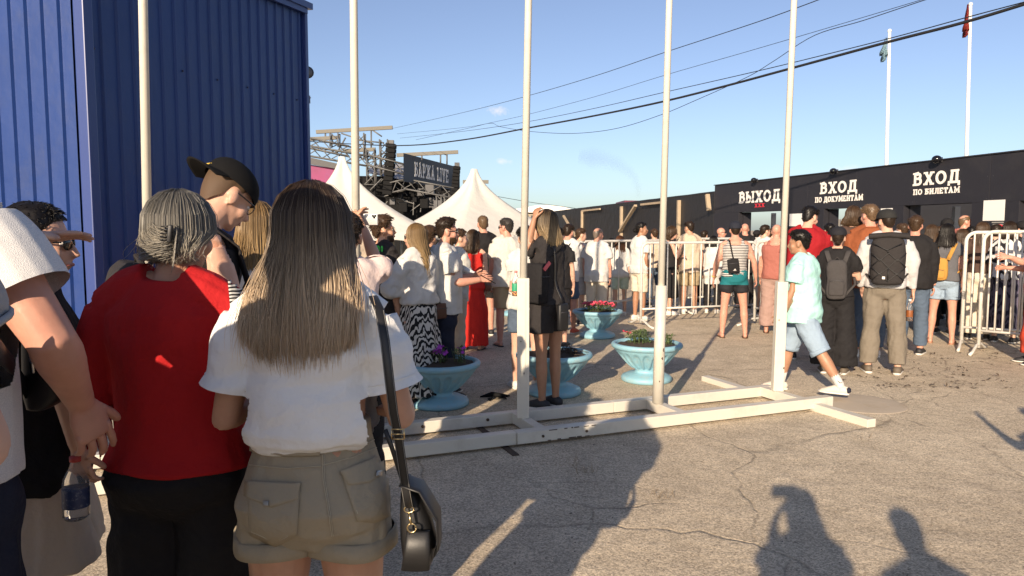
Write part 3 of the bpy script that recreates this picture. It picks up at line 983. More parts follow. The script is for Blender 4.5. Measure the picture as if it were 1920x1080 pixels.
# ---------------------------------------------------------------- black fence
f0_, f1_ = W(1339, 362, 20.2), W(1036, 398.5, 42.5)
FH = f0_.z
fd = Vector((f1_.x - f0_.x, f1_.y - f0_.y, 0)); fL = fd.length; fd.normalize(); fn = Vector((-fd.y, fd.x, 0))
fen = thing('black_fence', 'long black sheeted fence with bare timber props running away behind the barriers', 'fence', (f0_.x, f0_.y, 0), math.atan2(fd.y, fd.x))
bm = BM(); box(bm, (0, -.04, 0), (fL, 0, FH)); obj('sheet', bm, m_film, fen)
bm = BM(); tube(bm, [(fL * k / 24, -.02, FH + .02 + .004 * math.sin(k * 2.3)) for k in range(25)], .035, 6); obj('top_rail', bm, m_film, fen)
def fpos(px):
    r = ray(px, 430)
    k = (Vector((f0_.x, f0_.y, 0))).dot(fn) / Vector((r.x, r.y, 0)).dot(fn)
    return ((Vector((r.x, r.y, 0)) * k) - Vector((f0_.x, f0_.y, 0))).dot(fd)
for px in (1275, 1167, 1093):
    s = fpos(px); w = .075 if px > 1200 else .095
    bm = BM(); box(bm, (s - w * .8, .004, 0), (s + w * .8, .1, FH - .1), bevel=.008); obj('post', bm, m_wood, fen)
for a, b_, ya, yb in ((1199, 1169, 2.45, 1.5), (1062, 1085, 2.3, 1.25), (1335, 1352, 2.55, 2.1)):
    sa, sb = fpos(a), fpos(min(b_, 1339))
    bm = BM(); bar(bm, (sa, .16, ya), (sb, .16, yb), .08, .11, up=(0, 1, 0)); obj('brace', bm, m_wood, fen)
for a, b_ in ((1250, 1208), (1130, 1096)):
    sa, sb = fpos(a), fpos(b_)
    bm = BM(); bar(bm, (sa, .13, FH - .12), (sb, .13, FH - .12), .07, .07); obj('batten', bm, m_wood, fen)

# ---------------------------------------------------------------- marquee tents
m_tent = mat('white tent canvas', (0.62, 0.60, 0.54), 0.6, 0.03, 1.5, bump=0.25, bscale=1.2)
def tent(px, peak_py, d, half, label, eave=1.52, rz=.2):
    pk = W(px, peak_py, d)
    t = thing('marquee_tent', label, 'tent', (pk.x, pk.y, 0), rz, 'white pagoda tents')
    bm = BM()
    n = 64; rows = []
    H = pk.z
    for k in range(19):
        u = k / 18                       # 0 eave .. 1 top
        z = eave + (H - eave) * u
        r = (1 - u) ** 1.75 * (half - .14) + .14 * (1 - .35 * u)
        row = []
        for i in range(n):
            a = 2 * math.pi * i / n
            ca, sa = math.cos(a), math.sin(a)
            sq = 1 / max(abs(ca), abs(sa))
            f = sq * (1 - u) ** .35 + (1 - (1 - u) ** .35) * 1.08
            f -= .06 * (1 - abs(math.cos(2 * a))) * 0
            sag = -.04 * math.sin(math.pi * u) * math.cos(4 * a) * half / 1.6
            row.append(bm.verts.new((r * f * ca + sag * ca, r * f * sa + sag * sa, z)))
        rows.append(row)
    for a, b_ in zip(rows, rows[1:]):
        for i in range(n):
            bm.faces.new((a[i], a[(i + 1) % n], b_[(i + 1) % n], b_[i]))
    bm.faces.new(rows[-1])
    obj('canopy', bm, m_tent, t, True)
    bm = BM()
    h2 = half
    for (x0, y0), (x1, y1) in (((-1, -1), (1, -1)), ((1, -1), (1, 1)), ((1, 1), (-1, 1)), ((-1, 1), (-1, -1))):
        a = [bm.verts.new(((x0 + (x1 - x0) * i / 12) * h2 * 1.005, (y0 + (y1 - y0) * i / 12) * h2 * 1.005, eave + .01)) for i in range(13)]
        b_ = [bm.verts.new((v.co.x * 1.003, v.co.y * 1.003, eave - .24 + .04 * abs(math.sin(i * math.pi / 2)))) for i, v in enumerate(a)]
        for i in range(12):
            bm.faces.new((a[i], a[i + 1], b_[i + 1], b_[i]))
    obj('valance', bm, m_tent, t)
    for sx in (-1, 1):
        for sy in (-1, 1):
            bm = BM(); tube(bm, [(sx * half * .97, sy * half * .97, 0), (sx * half * .97, sy * half * .97, eave)], .035, 8); obj('leg', bm, m_galv, t, True)
    return t
tent(641, 294, 21.0, 2.2, 'white pagoda tent whose peak rises between the blue building and the stage banner', 1.5, .35)
tent(889, 317, 23.0, 1.95, 'white pagoda tent standing to the right of the stage in full sun', 1.5, .62)

# ---------------------------------------------------------------- stage
SD = 46.0
m_truss = mat('aluminium truss', (0.13, 0.13, 0.128), 0.6, 0.1, 4, metal=0.2)
m_blk = mat('stage black', (0.009, 0.009, 0.0095), 0.8, spec=.15)
m_wallg = mat('banner charcoal', (0.05, 0.06, 0.075), 0.6, 0.05)
m_mag = mat('magenta screen', (0.20, 0.012, 0.09), 0.6, 0.3, 1.0, dirt=(.16, .03, .14), dscale=1.2, damt=.8)
m_beam = mat('dull steel beam', (0.15, 0.14, 0.118), 0.7)
stg = thing('concert_stage', 'large open-air concert stage with black rigging and truss roof behind the tents', 'stage', Vector((W(800, 430, SD).x, SD, 0)))
sgo = Vector(stg.location)
def SP(px, py, d=SD):
    return W(px, py, d) - sgo
def truss(a, b, w=.35, m=m_truss, nseg=None, r=.035):
    a, b = Vector(a), Vector(b)
    L_ = (b - a).length; t = (b - a) / L_
    s = t.cross(Vector((0, 1, 0)))
    if s.length < .1: s = t.cross(Vector((0, 0, 1)))
    s.normalize(); u = Vector((0, 1, 0)) - t * t.y
    u.normalize()
    bm = BM()
    cs = [s * w / 2 + u * w / 2, s * w / 2 - u * w / 2, -s * w / 2 - u * w / 2, -s * w / 2 + u * w / 2]
    for c in cs:
        tube(bm, [a + c, b + c], r, 5)
    n = nseg or max(2, int(L_ / (w * 1.1)))
    for i in range(n):
        for j in range(4):
            p = a + t * L_ * i / n + cs[j]; q = a + t * L_ * (i + 1) / n + cs[(j + (1 if i % 2 else 0)) % 4 if False else j]
            k2 = (j + 1) % 4
            tube(bm, [p if i % 2 else a + t * L_ * i / n + cs[k2], (a + t * L_ * (i + 1) / n + cs[k2]) if i % 2 else q], r * .6, 4)
    return obj('truss', bm, m, stg, True)
# black box of the stage
bm = BM()
a, b_ = SP(600, 418, SD + 5), SP(862, 418, SD + 5)
box(bm, (a.x, 5, 0), (b_.x, 5.3, SP(800, 330, SD + 5).z)); obj('back_drop', bm, m_blk, stg)
bm = BM(); box(bm, (SP(690, 430).x, -2, 0), (SP(860, 430).x, 5, SP(700, 421).z)); obj('stage_deck', bm, m_blk, stg)
# banner
def quad_panel(name, c, m, th=.25, parent=stg):
    bm = BM()
    v = [bm.verts.new(q) for q in c]
    f = bm.faces.new(v)
    n = f.normal_update() or f.normal
    e = bmesh.ops.extrude_face_region(bm, geom=[f])
    for q in e['geom']:
        if isinstance(q, bmesh.types.BMVert):
            q.co.y += th
    return obj(name, bm, m, parent)
bn = [SP(756.5, 340, SD - 1.5), SP(853, 357, SD + 5), SP(853, 312, SD + 5), SP(756.5, 287, SD - 1.5)]
quad_panel('banner', bn, m_wallg)
B_x = (bn[1] - bn[0]); B_x = Vector((B_x.x, B_x.y, 0)).normalized()
c = (SP(808, 324.5, SD + 1.95))
sh = (bn[1] + bn[2] - bn[0] - bn[3]) / 2
bx = sh.normalized(); bz = Vector((0, 0, 1)); by = Vector((bx.y, -bx.x, 0)).normalized()
M = Matrix((bx, by, bz)).transposed().to_4x4(); M.translation = c + by * .06
bm = BM(); lettering(bm, 'БАРЖА LIVE', sh.length * 64 / 97, (W(800, 310, SD + 1.9) - W(800, 336, SD + 1.9)).z * 1.0, .05, .14, M, .14); obj('lettering', bm, mat('grey-white letters', (.62, .63, .64), .6), stg)
# line arrays
def line_array(pt, pb, w, n):
    t = thing('line_array_speaker', 'tall black line array of speakers hanging %s the stage banner' % ('left of' if pt[0] < 800 else 'at the right end of'), 'loudspeaker', SP(*pb) + sgo, 0, 'hanging speaker arrays of the stage')
    o_ = SP(*pb) + sgo
    for i in range(n):
        f0, f1 = i / n, (i + .9) / n
        bm = BM()
        a = SP(pt[0] + (pb[0] - pt[0]) * f0, pt[1] + (pb[1] - pt[1]) * f0) + sgo - o_
        b_ = SP(pt[0] + (pb[0] - pt[0]) * f1, pt[1] + (pb[1] - pt[1]) * f1) + sgo - o_
        bar(bm, a, b_, w, .7, up=(0, 1, 0), bevel=.03)
        obj('speaker_box', bm, m_blk, t)
    bm = BM(); bar(bm, (SP(pt[0], pt[1] - 7) + sgo - o_), SP(pt[0], pt[1]) + sgo - o_, .3, .3); obj('rigging_frame', bm, m_dark, t)
line_array((734, 270), (727, 366), .58, 11)
line_array((857, 312), (852, 366), .42, 8)
# roof trusses, beams, ballast and clutter
for a, b_ in (((580, 283), (690, 302)), ((580, 268), (655, 284)), ((760, 345), (850, 362)), ((735, 352), (760, 346)), ((690, 300), (760, 318))):
    truss(SP(*a), SP(*b_), .62, r=.05)
for a, b_ in (((720, 262), (722, 330)), ((695, 280), (697, 345)), ((676, 250), (676, 300)), ((628, 250), (628, 276)), ((826, 365), (828, 400)), ((835, 365), (836, 400)), ((712, 330), (690, 352))):
    truss(SP(*a), SP(*b_), .5, r=.045)
for a, b_ in (((593, 247.5), (736, 239)), ((744, 291), (859, 285)), ((578, 261), (632, 258)), ((645, 283), (704, 280)), ((868, 341), (916, 341))):
    bm = BM(); bar(bm, SP(*a), SP(*b_), .18, .22); obj('roof_beam', bm, m_beam, stg)
for a, b_ in (((610, 249), (610, 262)), ((696, 243), (696, 280)), ((791, 288), (791, 300)), ((826, 287), (826, 306)), ((720, 268), (666, 262)), ((716, 256), (697, 243)), ((837, 290), (826, 287)), ((838, 290), (838, 308)), ((700, 270), (640, 250)), ((690, 300), (722, 286)), ((648, 258), (630, 290)), ((690, 345), (722, 290))):
    bm = BM(); tube(bm, [SP(*a), SP(*b_)], .05, 6); obj('brace', bm, m_truss, stg, True)
quad_panel('roof_canvas', [SP(690, 325, SD + 3), SP(760, 338, SD + 3), SP(760, 306, SD + 7), SP(694, 310, SD + 7)], mat('grey roof canvas', (.30, .30, .31), .7), .1)
quad_panel('side_drape', [SP(678, 372), SP(704, 372), SP(703, 332), SP(680, 330)], m_blk)
quad_panel('side_screen', [SP(576, 352), SP(628, 352), SP(628, 316), SP(576, 308)], m_mag)
quad_panel('screen_border', [SP(576, 307, SD - .3), SP(634, 317, SD - .3), SP(634, 307, SD - .3), SP(576, 294, SD - .3)], mat('dark fascia', (.05, .05, .055), .6))
rg = random.Random(5)
for k in range(26):                                         # lights and speakers in the rig
    q = SP(rg.uniform(736, 850), rg.uniform(352, 392), SD + rg.uniform(0, 3))
    bm = BM(); s = rg.uniform(.12, .3); box(bm, q - Vector((s, s, s)), q + Vector((s, s, s * 1.3)), Matrix.Rotation(0, 4, 'Z'), bevel=.03); obj('stage_light', bm, m_blk if k % 3 else m_dark, stg)
for k in range(14):
    a = SP(rg.uniform(705, 850), 372 + rg.uniform(-8, 8), SD + 1); b_ = a + Vector((rg.uniform(-1.2, 1.2), 0, rg.uniform(-1.5, .4)))
    bm = BM(); tube(bm, [a, b_], .035, 5); obj('rigging_bar', bm, m_truss, stg)

# ---------------------------------------------------------------- things behind the fence
q0, q1 = W(1168, 378, 48), W(1240, 384, 48)
bm = BM(); v = [bm.verts.new(p) for p in ((q0.x, 48, q0.z - .7), (q1.x, 48, q0.z - .7), (q1.x - .3, 48, q0.z + .05), (q0.x + .1, 48, q0.z + .08))]
e = bmesh.ops.extrude_face_region(bm, geom=[bm.faces.new(v)])
for p in e['geom']:
    if isinstance(p, bmesh.types.BMVert): p.co.y += 4
bmr = thing('kiosk', 'dark red roofed kiosk showing above the black fence', 'kiosk', (0, 0, 0))
obj('roof', bm, mat('wine red roof', (.10, .012, .03), .5), bmr)
bm = BM(); box(bm, (q0.x + .2, 48.2, 0), (q1.x - .2, 51.8, q0.z - .71)); obj('wall', bm, m_grey, bmr)
q0, q1 = W(965, 392, 70), W(1085, 392, 70)
wb = thing('riverside_building', 'low white building with a flat curved roof beyond the tents', 'building', (0, 0, 0))
bm = BM()
prof = [(q0.x, q0.z - .3), (q0.x, q0.z), (q0.x + 2, q0.z + .32), ((q0.x + q1.x) / 2, q0.z + .4), (q1.x - 1.5, q0.z + .22), (q1.x, q0.z - .2), (q1.x, q0.z - .4)]
v = [bm.verts.new((x_, 70, z_)) for x_, z_ in prof]
e = bmesh.ops.extrude_face_region(bm, geom=[bm.faces.new(v)])
for p in e['geom']:
    if isinstance(p, bmesh.types.BMVert): p.co.y += 8
obj('roof', bm, m_letter, wb)
bm = BM(); box(bm, (q0.x + .5, 70.4, 0), (q1.x - .5, 77.5, q0.z - .41)); obj('wall', bm, mat('tan wall', (.30, .26, .2), .8), wb)
for k in range(8):
    x_ = q0.x + .9 + k * .68
    bm = BM(); box(bm, (x_, 70.37, q0.z - 1.5), (x_ + .45, 70.399, q0.z - .6)); obj('window', bm, m_dark, wb)

# ---------------------------------------------------------------- flagpoles beyond the gate
m_pole = mat('white pole', (.70, .69, .66), .4, .03)
m_flagb = mat('pale blue flag cloth', (.22, .36, .44), .8, .1)
def far_flagpole(px0, py0, px1, d, label, flag_m, fpx, fy0, fy1, wpx, flag_label):
    top = W(px0, py0, d); bot = W(px1, 300, d)
    t = thing('flagpole', label, 'flagpole', (bot.x, d, 0), 0, 'flagpoles beyond the gate')
    bm = BM(); tube(bm, [(0, 0, 0), (top.x - bot.x, 0, top.z)], [.075, .05], 10); obj('pole', bm, m_pole, t, True)
    bm = BM(); ellipsoid(bm, (top.x - bot.x, 0, top.z), (.07, .07, .07)); obj('finial', bm, m_pole, t, True)
    a, b_ = W(fpx, fy0, d), W(fpx, fy1, d)
    w = wpx / FPX * d
    bm = BM(); rows = []
    for k in range(14):
        u = k / 13
        z = a.z + (b_.z - a.z) * u
        ww = w * (.25 + .75 * u ** .7) * (1 - .25 * max(0, u - .85) / .15)
        rows.append([bm.verts.new((-ww * i / 9, .12 * math.sin(i * 1.9 + u * 3) * (.4 + u), z + .12 * math.sin(i * .9))) for i in range(10)])
    for p, q in zip(rows, rows[1:]):
        for i in range(9):
            bm.faces.new((p[i], p[i + 1], q[i + 1], q[i]))
    bmesh.ops.solidify(bm, geom=list(bm.faces), thickness=.01)
    o = obj('flag', bm, flag_m, None, True)
    o.location = (a.x - .06, d, 0)
    tag(o, flag_label, 'flag')
def tri_build(N, L, b, tc):
    s = N.new('ShaderNodeSeparateXYZ'); L.new(tc.outputs['Object'], s.inputs[0])
    r = N.new('ShaderNodeValToRGB'); r.color_ramp.interpolation = 'CONSTANT'
    mr = N.new('ShaderNodeMapRange'); mr.inputs[1].default_value = 9.3; mr.inputs[2].default_value = 10.8
    L.new(s.outputs['Z'], mr.inputs[0]); L.new(mr.outputs[0], r.inputs['Fac'])
    e = r.color_ramp.elements; e[0].color = (.30, .04, .035, 1); e[1].position = .62; e[1].color = (.10, .12, .3, 1)
    n = e.new(.84); n.color = (.7, .68, .64, 1)
    L.new(r.outputs['Color'], b.inputs['Base Color'])
far_flagpole(1668, 58, 1666.5, 26, 'thin white flagpole behind the gate with a limp pale blue flag', m_flagb, 1666, 76, 110, 11, 'limp pale blue flag hanging on the shorter pole behind the gate')
far_flagpole(1820, 8, 1817, 26, 'taller thin white flagpole behind the gate with a red flag at its top', pattern_mat('tricolour cloth', tri_build), 1818, 14, 64, 5, 'narrow furled red, blue and white flag on the taller pole behind the gate')

# ---------------------------------------------------------------- overhead cables
m_wire = mat('black cable', (.012, .012, .013), .6)
def cable(pts, r, label, d0=46, d1=9):
    q = []
    P_ = []
    for i in range(len(pts) - 1):                            # Catmull-Rom through the pixels
        p0 = pts[max(i - 1, 0)]; p1 = pts[i]; p2 = pts[i + 1]; p3 = pts[min(i + 2, len(pts) - 1)]
        for k in range(6):
            t = k / 6
            P_.append([.5 * ((2 * p1[j]) + (-p0[j] + p2[j]) * t + (2 * p0[j] - 5 * p1[j] + 4 * p2[j] - p3[j]) * t * t + (-p0[j] + 3 * p1[j] - 3 * p2[j] + p3[j]) * t ** 3) for j in (0, 1)])
    P_.append(list(pts[-1]))
    xa, xb = pts[0][0], 1920
    rad = []
    for x_, y_ in P_:
        u = (x_ - xa) / (xb - xa)
        d = 1 / ((1 / d0) * (1 - u) + (1 / d1) * u)
        q.append(W(x_, y_, d)); rad.append(r)
    bm = BM(); tube(bm, q, rad, 6, side=(0, 0, 1))
    o = obj('cable', bm, m_wire, None, True)
    tag(o, label, 'cable', 'overhead cables')
cable([(560, 264), (745, 273), (870, 262), (990, 240), (1120, 216), (1245, 190), (1365, 160), (1480, 129), (1668, 78), (1800, 44), (1920, 8), (2100, -50)], .021, 'thickest black cable sweeping from the stage up to the right edge')
cable([(735, 241), (860, 213), (985, 181), (1120, 141), (1250, 97), (1400, 48), (1480, 20), (1600, -25)], .008, 'thin cable highest over the middle of the sky')
cable([(745, 251), (870, 239), (930, 228), (1000, 212), (1120, 180), (1250, 140), (1400, 97), (1560, 50), (1700, 8), (1800, -22)], .007, 'thin cable just above the small cloud rising to the top edge', 46, 14)
cable([(750, 259), (870, 246), (985, 229), (1120, 202), (1250, 172), (1365, 146), (1480, 119), (1668, 72), (1800, 36), (1920, 4), (2050, -30)], .0075, 'thin cable running close above the thickest cable')
cable([(780, 262), (880, 240), (920, 231), (940, 238), (1000, 247), (1080, 250), (1160, 240), (1240, 215), (1300, 190), (1400, 145), (1450, 115), (1528, 66), (1620, 38), (1740, -2), (1800, -20)], .009, 'slack cable dipping below the others and kinking upward', 46, 13)
cable([(930, 368), (1000, 380), (1060, 388), (1140, 400)], .02, 'faint low cable above the curved-roof building', 60, 45)

# ---------------------------------------------------------------- manhole disc and litter on the ground
q = G(1615, 757)
bm = BM(); lathe(bm, [(.36, .0005), (.372, .0015), (.368, .003), (0.34, .0045), (.2, .005), (.0, .005)], 48)
o = obj('manhole_cover', bm, mat('cast concrete', (.44, .37, .285), .92, .15, 8, bump=.4, bscale=90, dirt=(.30, .22, .13), dscale=4, damt=.6), None, True); o.location = (q.x, q.y, 0)
tag(o, 'round flat concrete manhole cover by the walking man\'s shoe', 'manhole cover')
q = G(932, 746)
bm = BM()
rg = random.Random(9)
for k in range(9):
    c = Vector((rg.uniform(-.07, .07), rg.uniform(-.06, .06), .012)); d = Vector((rg.uniform(-1, 1), rg.uniform(-1, 1), rg.uniform(-.1, .5)))
    leaf(bm, c, d, rg.uniform(.05, .13), rg.uniform(.02, .05))
tube(bm, [(-.16, 0, .01), (-.05, .02, .03), (.05, -.02, .025), (.12, .03, .012)], [.006, .025, .022, .006], 8)
o = obj('black_rag', bm, m_blk, None, True, False); o.location = (q.x, q.y, 0)
tag(o, 'crumpled black scrap of plastic on the asphalt between two planters', 'litter')
bm = BM()
rg = random.Random(21)
for k in range(900):                                        # pebbles and crumbs
    px_, py_ = rg.uniform(820, 1990), 590 + 520 * rg.random() ** 1.4
    c = G(px_, py_)
    s = rg.uniform(.002, .006) * (1.6 if rg.random() < .06 else 1)
    M = Matrix.Translation((c.x, c.y, s * .3)) @ Matrix.Rotation(rg.uniform(0, 3), 4, 'Z') @ Matrix.Diagonal((s, s * rg.uniform(.6, 1), s * .6, 1))
    bmesh.ops.create_icosphere(bm, subdivisions=1, radius=1, matrix=M)
o = obj('gravel', bm, mat('crumbled asphalt', (.17, .14, .11), .9, .5, 40)); o['kind'] = 'stuff'; o['label'] = 'loose gravel crumbs scattered over the asphalt'; o['category'] = 'gravel'
bm = BM()
for k in range(80):
    if rg.random() < .5: c = G(rg.uniform(1560, 1860), rg.uniform(690, 730))
    else: c = G(rg.uniform(1680, 1900), rg.uniform(655, 735))
    for j in range(3):
        leaf(bm, Vector((c.x + rg.uniform(-.05, .05), c.y + rg.uniform(-.05, .05), .006)), (rg.uniform(-1, 1), rg.uniform(-1, 1), rg.uniform(0, .4)), rg.uniform(.02, .06), rg.uniform(.01, .03))
o = obj('dead_leaves', bm, mat('dead leaf', (.06, .04, .025), .9, .4, 40), None, False, False); o['kind'] = 'stuff'; o['label'] = 'dead leaves and crumbs by the queue'; o['category'] = 'leaves'
bm = BM()
for cx, cy, n in ((985, 830, 16), (1100, 885, 24), (1065, 870, 16), (1240, 930, 14), (1610, 820, 6)):
    for k in range(n):
        c = G(cx + rg.uniform(-24, 24), cy + rg.uniform(-6, 6))
        tube(bm, [c, c + Vector((rg.uniform(-.03, .03), rg.uniform(-.03, .03), rg.uniform(.02, .07)))], [.0012, .0005], 3)
o = obj('dry_grass', bm, m_dry); o['kind'] = 'stuff'; o['label'] = 'sparse dry grass blades growing from cracks'; o['category'] = 'grass'

# ---------------------------------------------------------------- thin smoke far beyond the fence
def smoke_mat(name, dens):
    m = bpy.data.materials.new(name); m.use_nodes = True
    N, L = m.node_tree.nodes, m.node_tree.links
    N.remove(N['Principled BSDF'])
    v = N.new('ShaderNodeVolumePrincipled'); v.inputs['Density'].default_value = dens; v.inputs['Color'].default_value = (.22, .21, .22, 1)
    L.new(v.outputs[0], N['Material Output'].inputs['Volume'])
    return m
m_smoke = smoke_mat('grey smoke', .013)
smk = thing('smoke_plume', 'faint grey smoke drifting left above the black fence', 'smoke', (W(1195, 372, 120).x, 120, 0))
for f in (1.0, .8, .6, .4, .22):
    bm = BM()
    pts = [W(x, y, 120) - Vector(smk.location) for x, y in ((1197, 372), (1196, 352), (1190, 334), (1178, 320), (1158, 308), (1135, 300), (1110, 296), (1085, 293))]
    rr = [.5, .75, 1.0, 1.15, 1.4, 1.7, 2.0, 1.2]
    tube(bm, pts, [r * f + .1 * math.sin(i * 2.1) * f for i, r in enumerate(rr)], 14, side=(0, 1, 0))
    o = obj('puff', bm, m_smoke, smk, True); o['kind'] = 'stuff'
# ================================================================ people
from mathutils.bvhtree import BVHTree
def sm(x):
    x = min(1, max(0, x)); return x * x * (3 - 2 * x)
TORSO = {
 'm': ([.80, .86, .93, 1.0, 1.08, 1.16, 1.25, 1.33, 1.40, 1.45, 1.50],
       [.10, .165, .172, .163, .152, .155, .168, .178, .168, .118, .06],
       [.09, .118, .125, .116, .106, .106, .116, .122, .108, .085, .06],
       [0, -.008, -.014, -.008, 0, 0, 0, 0, -.006, -.012, -.006]),
 'f': ([.80, .86, .92, 1.0, 1.08, 1.15, 1.24, 1.32, 1.39, 1.44, 1.50],
       [.10, .172, .178, .158, .130, .128, .140, .150, .145, .105, .052],
       [.09, .122, .130, .112, .096, .095, .112, .115, .098, .078, .052],
       [0, -.012, -.02, -.01, 0, 0, .008, .006, -.006, -.012, -.006]),
}
HAIRM = {}
def hair_mat(name, root, tip, mid=.5, rough=.42):
    if name in HAIRM: return HAIRM[name]
    m = bpy.data.materials.new('hair ' + name); m.use_nodes = True
    N, L, b = nodes_of(m)
    a = N.new('ShaderNodeAttribute'); a.attribute_name = 'hair_t'
    r = N.new('ShaderNodeAttribute'); r.attribute_name = 'hair_r'
    rp = N.new('ShaderNodeValToRGB')
    e = rp.color_ramp.elements
    e[0].position = max(0, mid - .3); e[0].color = (*root, 1); e[1].position = min(1, mid + .3); e[1].color = (*tip, 1)
    ad = N.new('ShaderNodeMath'); ad.operation = 'MULTIPLY_ADD'; ad.inputs[1].default_value = .28; 
    sb = N.new('ShaderNodeMath'); sb.operation = 'SUBTRACT'; sb.inputs[1].default_value = .14
    L.new(a.outputs['Fac'], sb.inputs[0]); L.new(r.outputs['Fac'], ad.inputs[0]); L.new(sb.outputs[0], ad.inputs[2])
    L.new(ad.outputs[0], rp.inputs['Fac'])
    mx = N.new('ShaderNodeMix'); mx.data_type = 'RGBA'; mx.blend_type = 'MULTIPLY'; mx.inputs['Factor'].default_value = 1
    r2 = N.new('ShaderNodeValToRGB'); r2.color_ramp.elements[0].color = (.80, .80, .80, 1); r2.color_ramp.elements[1].color = (1.18, 1.17, 1.16, 1)
    L.new(r.outputs['Fac'], r2.inputs['Fac'])
    L.new(rp.outputs['Color'], mx.inputs['A']); L.new(r2.outputs['Color'], mx.inputs['B'])
    L.new(mx.outputs['Result'], b.inputs['Base Color'])
    b.inputs['Roughness'].default_value = rough
    b.inputs['Specular IOR Level'].default_value = .45
    tr_ = N.new('ShaderNodeBsdfTranslucent'); ms = N.new('ShaderNodeMixShader'); ms.inputs[0].default_value = .28
    L.new(mx.outputs['Result'], tr_.inputs['Color']); L.new(b.outputs[0], ms.inputs[1]); L.new(tr_.outputs[0], ms.inputs[2])
    L.new(ms.outputs[0], N['Material Output'].inputs['Surface'])
    HAIRM[name] = m
    return m
H_BLACK = hair_mat('black', (.010, .008, .007), (.014, .011, .010))
H_DARK = hair_mat('dark brown', (.030, .018, .011), (.045, .028, .017))
H_BROWN = hair_mat('brown', (.07, .040, .022), (.10, .06, .034))
H_RED = hair_mat('auburn', (.11, .045, .02), (.16, .07, .03))
H_BLOND = hair_mat('honey blond', (.20, .125, .055), (.40, .27, .125), .4)
H_OMBRE = hair_mat('ombre blond', (.062, .041, .030), (.70, .55, .38), .43, .34)
H_OMBRE2 = hair_mat('ash ombre', (.03, .022, .018), (.40, .29, .16), .35)
H_GREY = hair_mat('silver and charcoal', (.16, .155, .145), (.48, .44, .36), .45, .36)
H_FAIR = hair_mat('short sandy', (.16, .10, .055), (.22, .14, .08))
M_EYE = mat('eye white', (.6, .56, .52), .3)
M_PUP = mat('dark pupil', (.015, .012, .01), .15)
M_LIP = mat('lips', (.36, .12, .10), .45)
M_SHADE = mat('dark lens', (.008, .008, .009), .12)
M_SOLE = mat('white rubber', (.62, .60, .55), .6, .06, 12, dirt=(.3, .24, .18), dscale=20)
M_BLKR = mat('black leather', (.010, .010, .011), .48, .1, 20, bump=.15, bscale=180)
M_SANDAL = mat('brown sandal', (.10, .055, .03), .6)
C_WHITE = cloth('white', (.55, .54, .515))
C_WHITE2 = cloth('warm white', (.52, .50, .45))
C_BLACK = cloth('black', (.014, .013, .014))
C_FADE = cloth('faded black', (.026, .023, .023))
C_NAVY = cloth('navy', (.018, .022, .04))
C_KHAKI = cloth('khaki', (.36, .28, .17))
C_BEIGE = cloth('beige', (.50, .40, .30))
C_CREAM = cloth('cream', (.60, .53, .42))
C_GREY = cloth('grey', (.32, .31, .31))
C_DENIM = cloth('light denim', (.26, .34, .43))
C_DENIM2 = cloth('mid denim', (.075, .105, .15))
C_RED = cloth('red', (.28, .010, .015))
C_RED2 = cloth('tomato red', (.50, .022, .016))

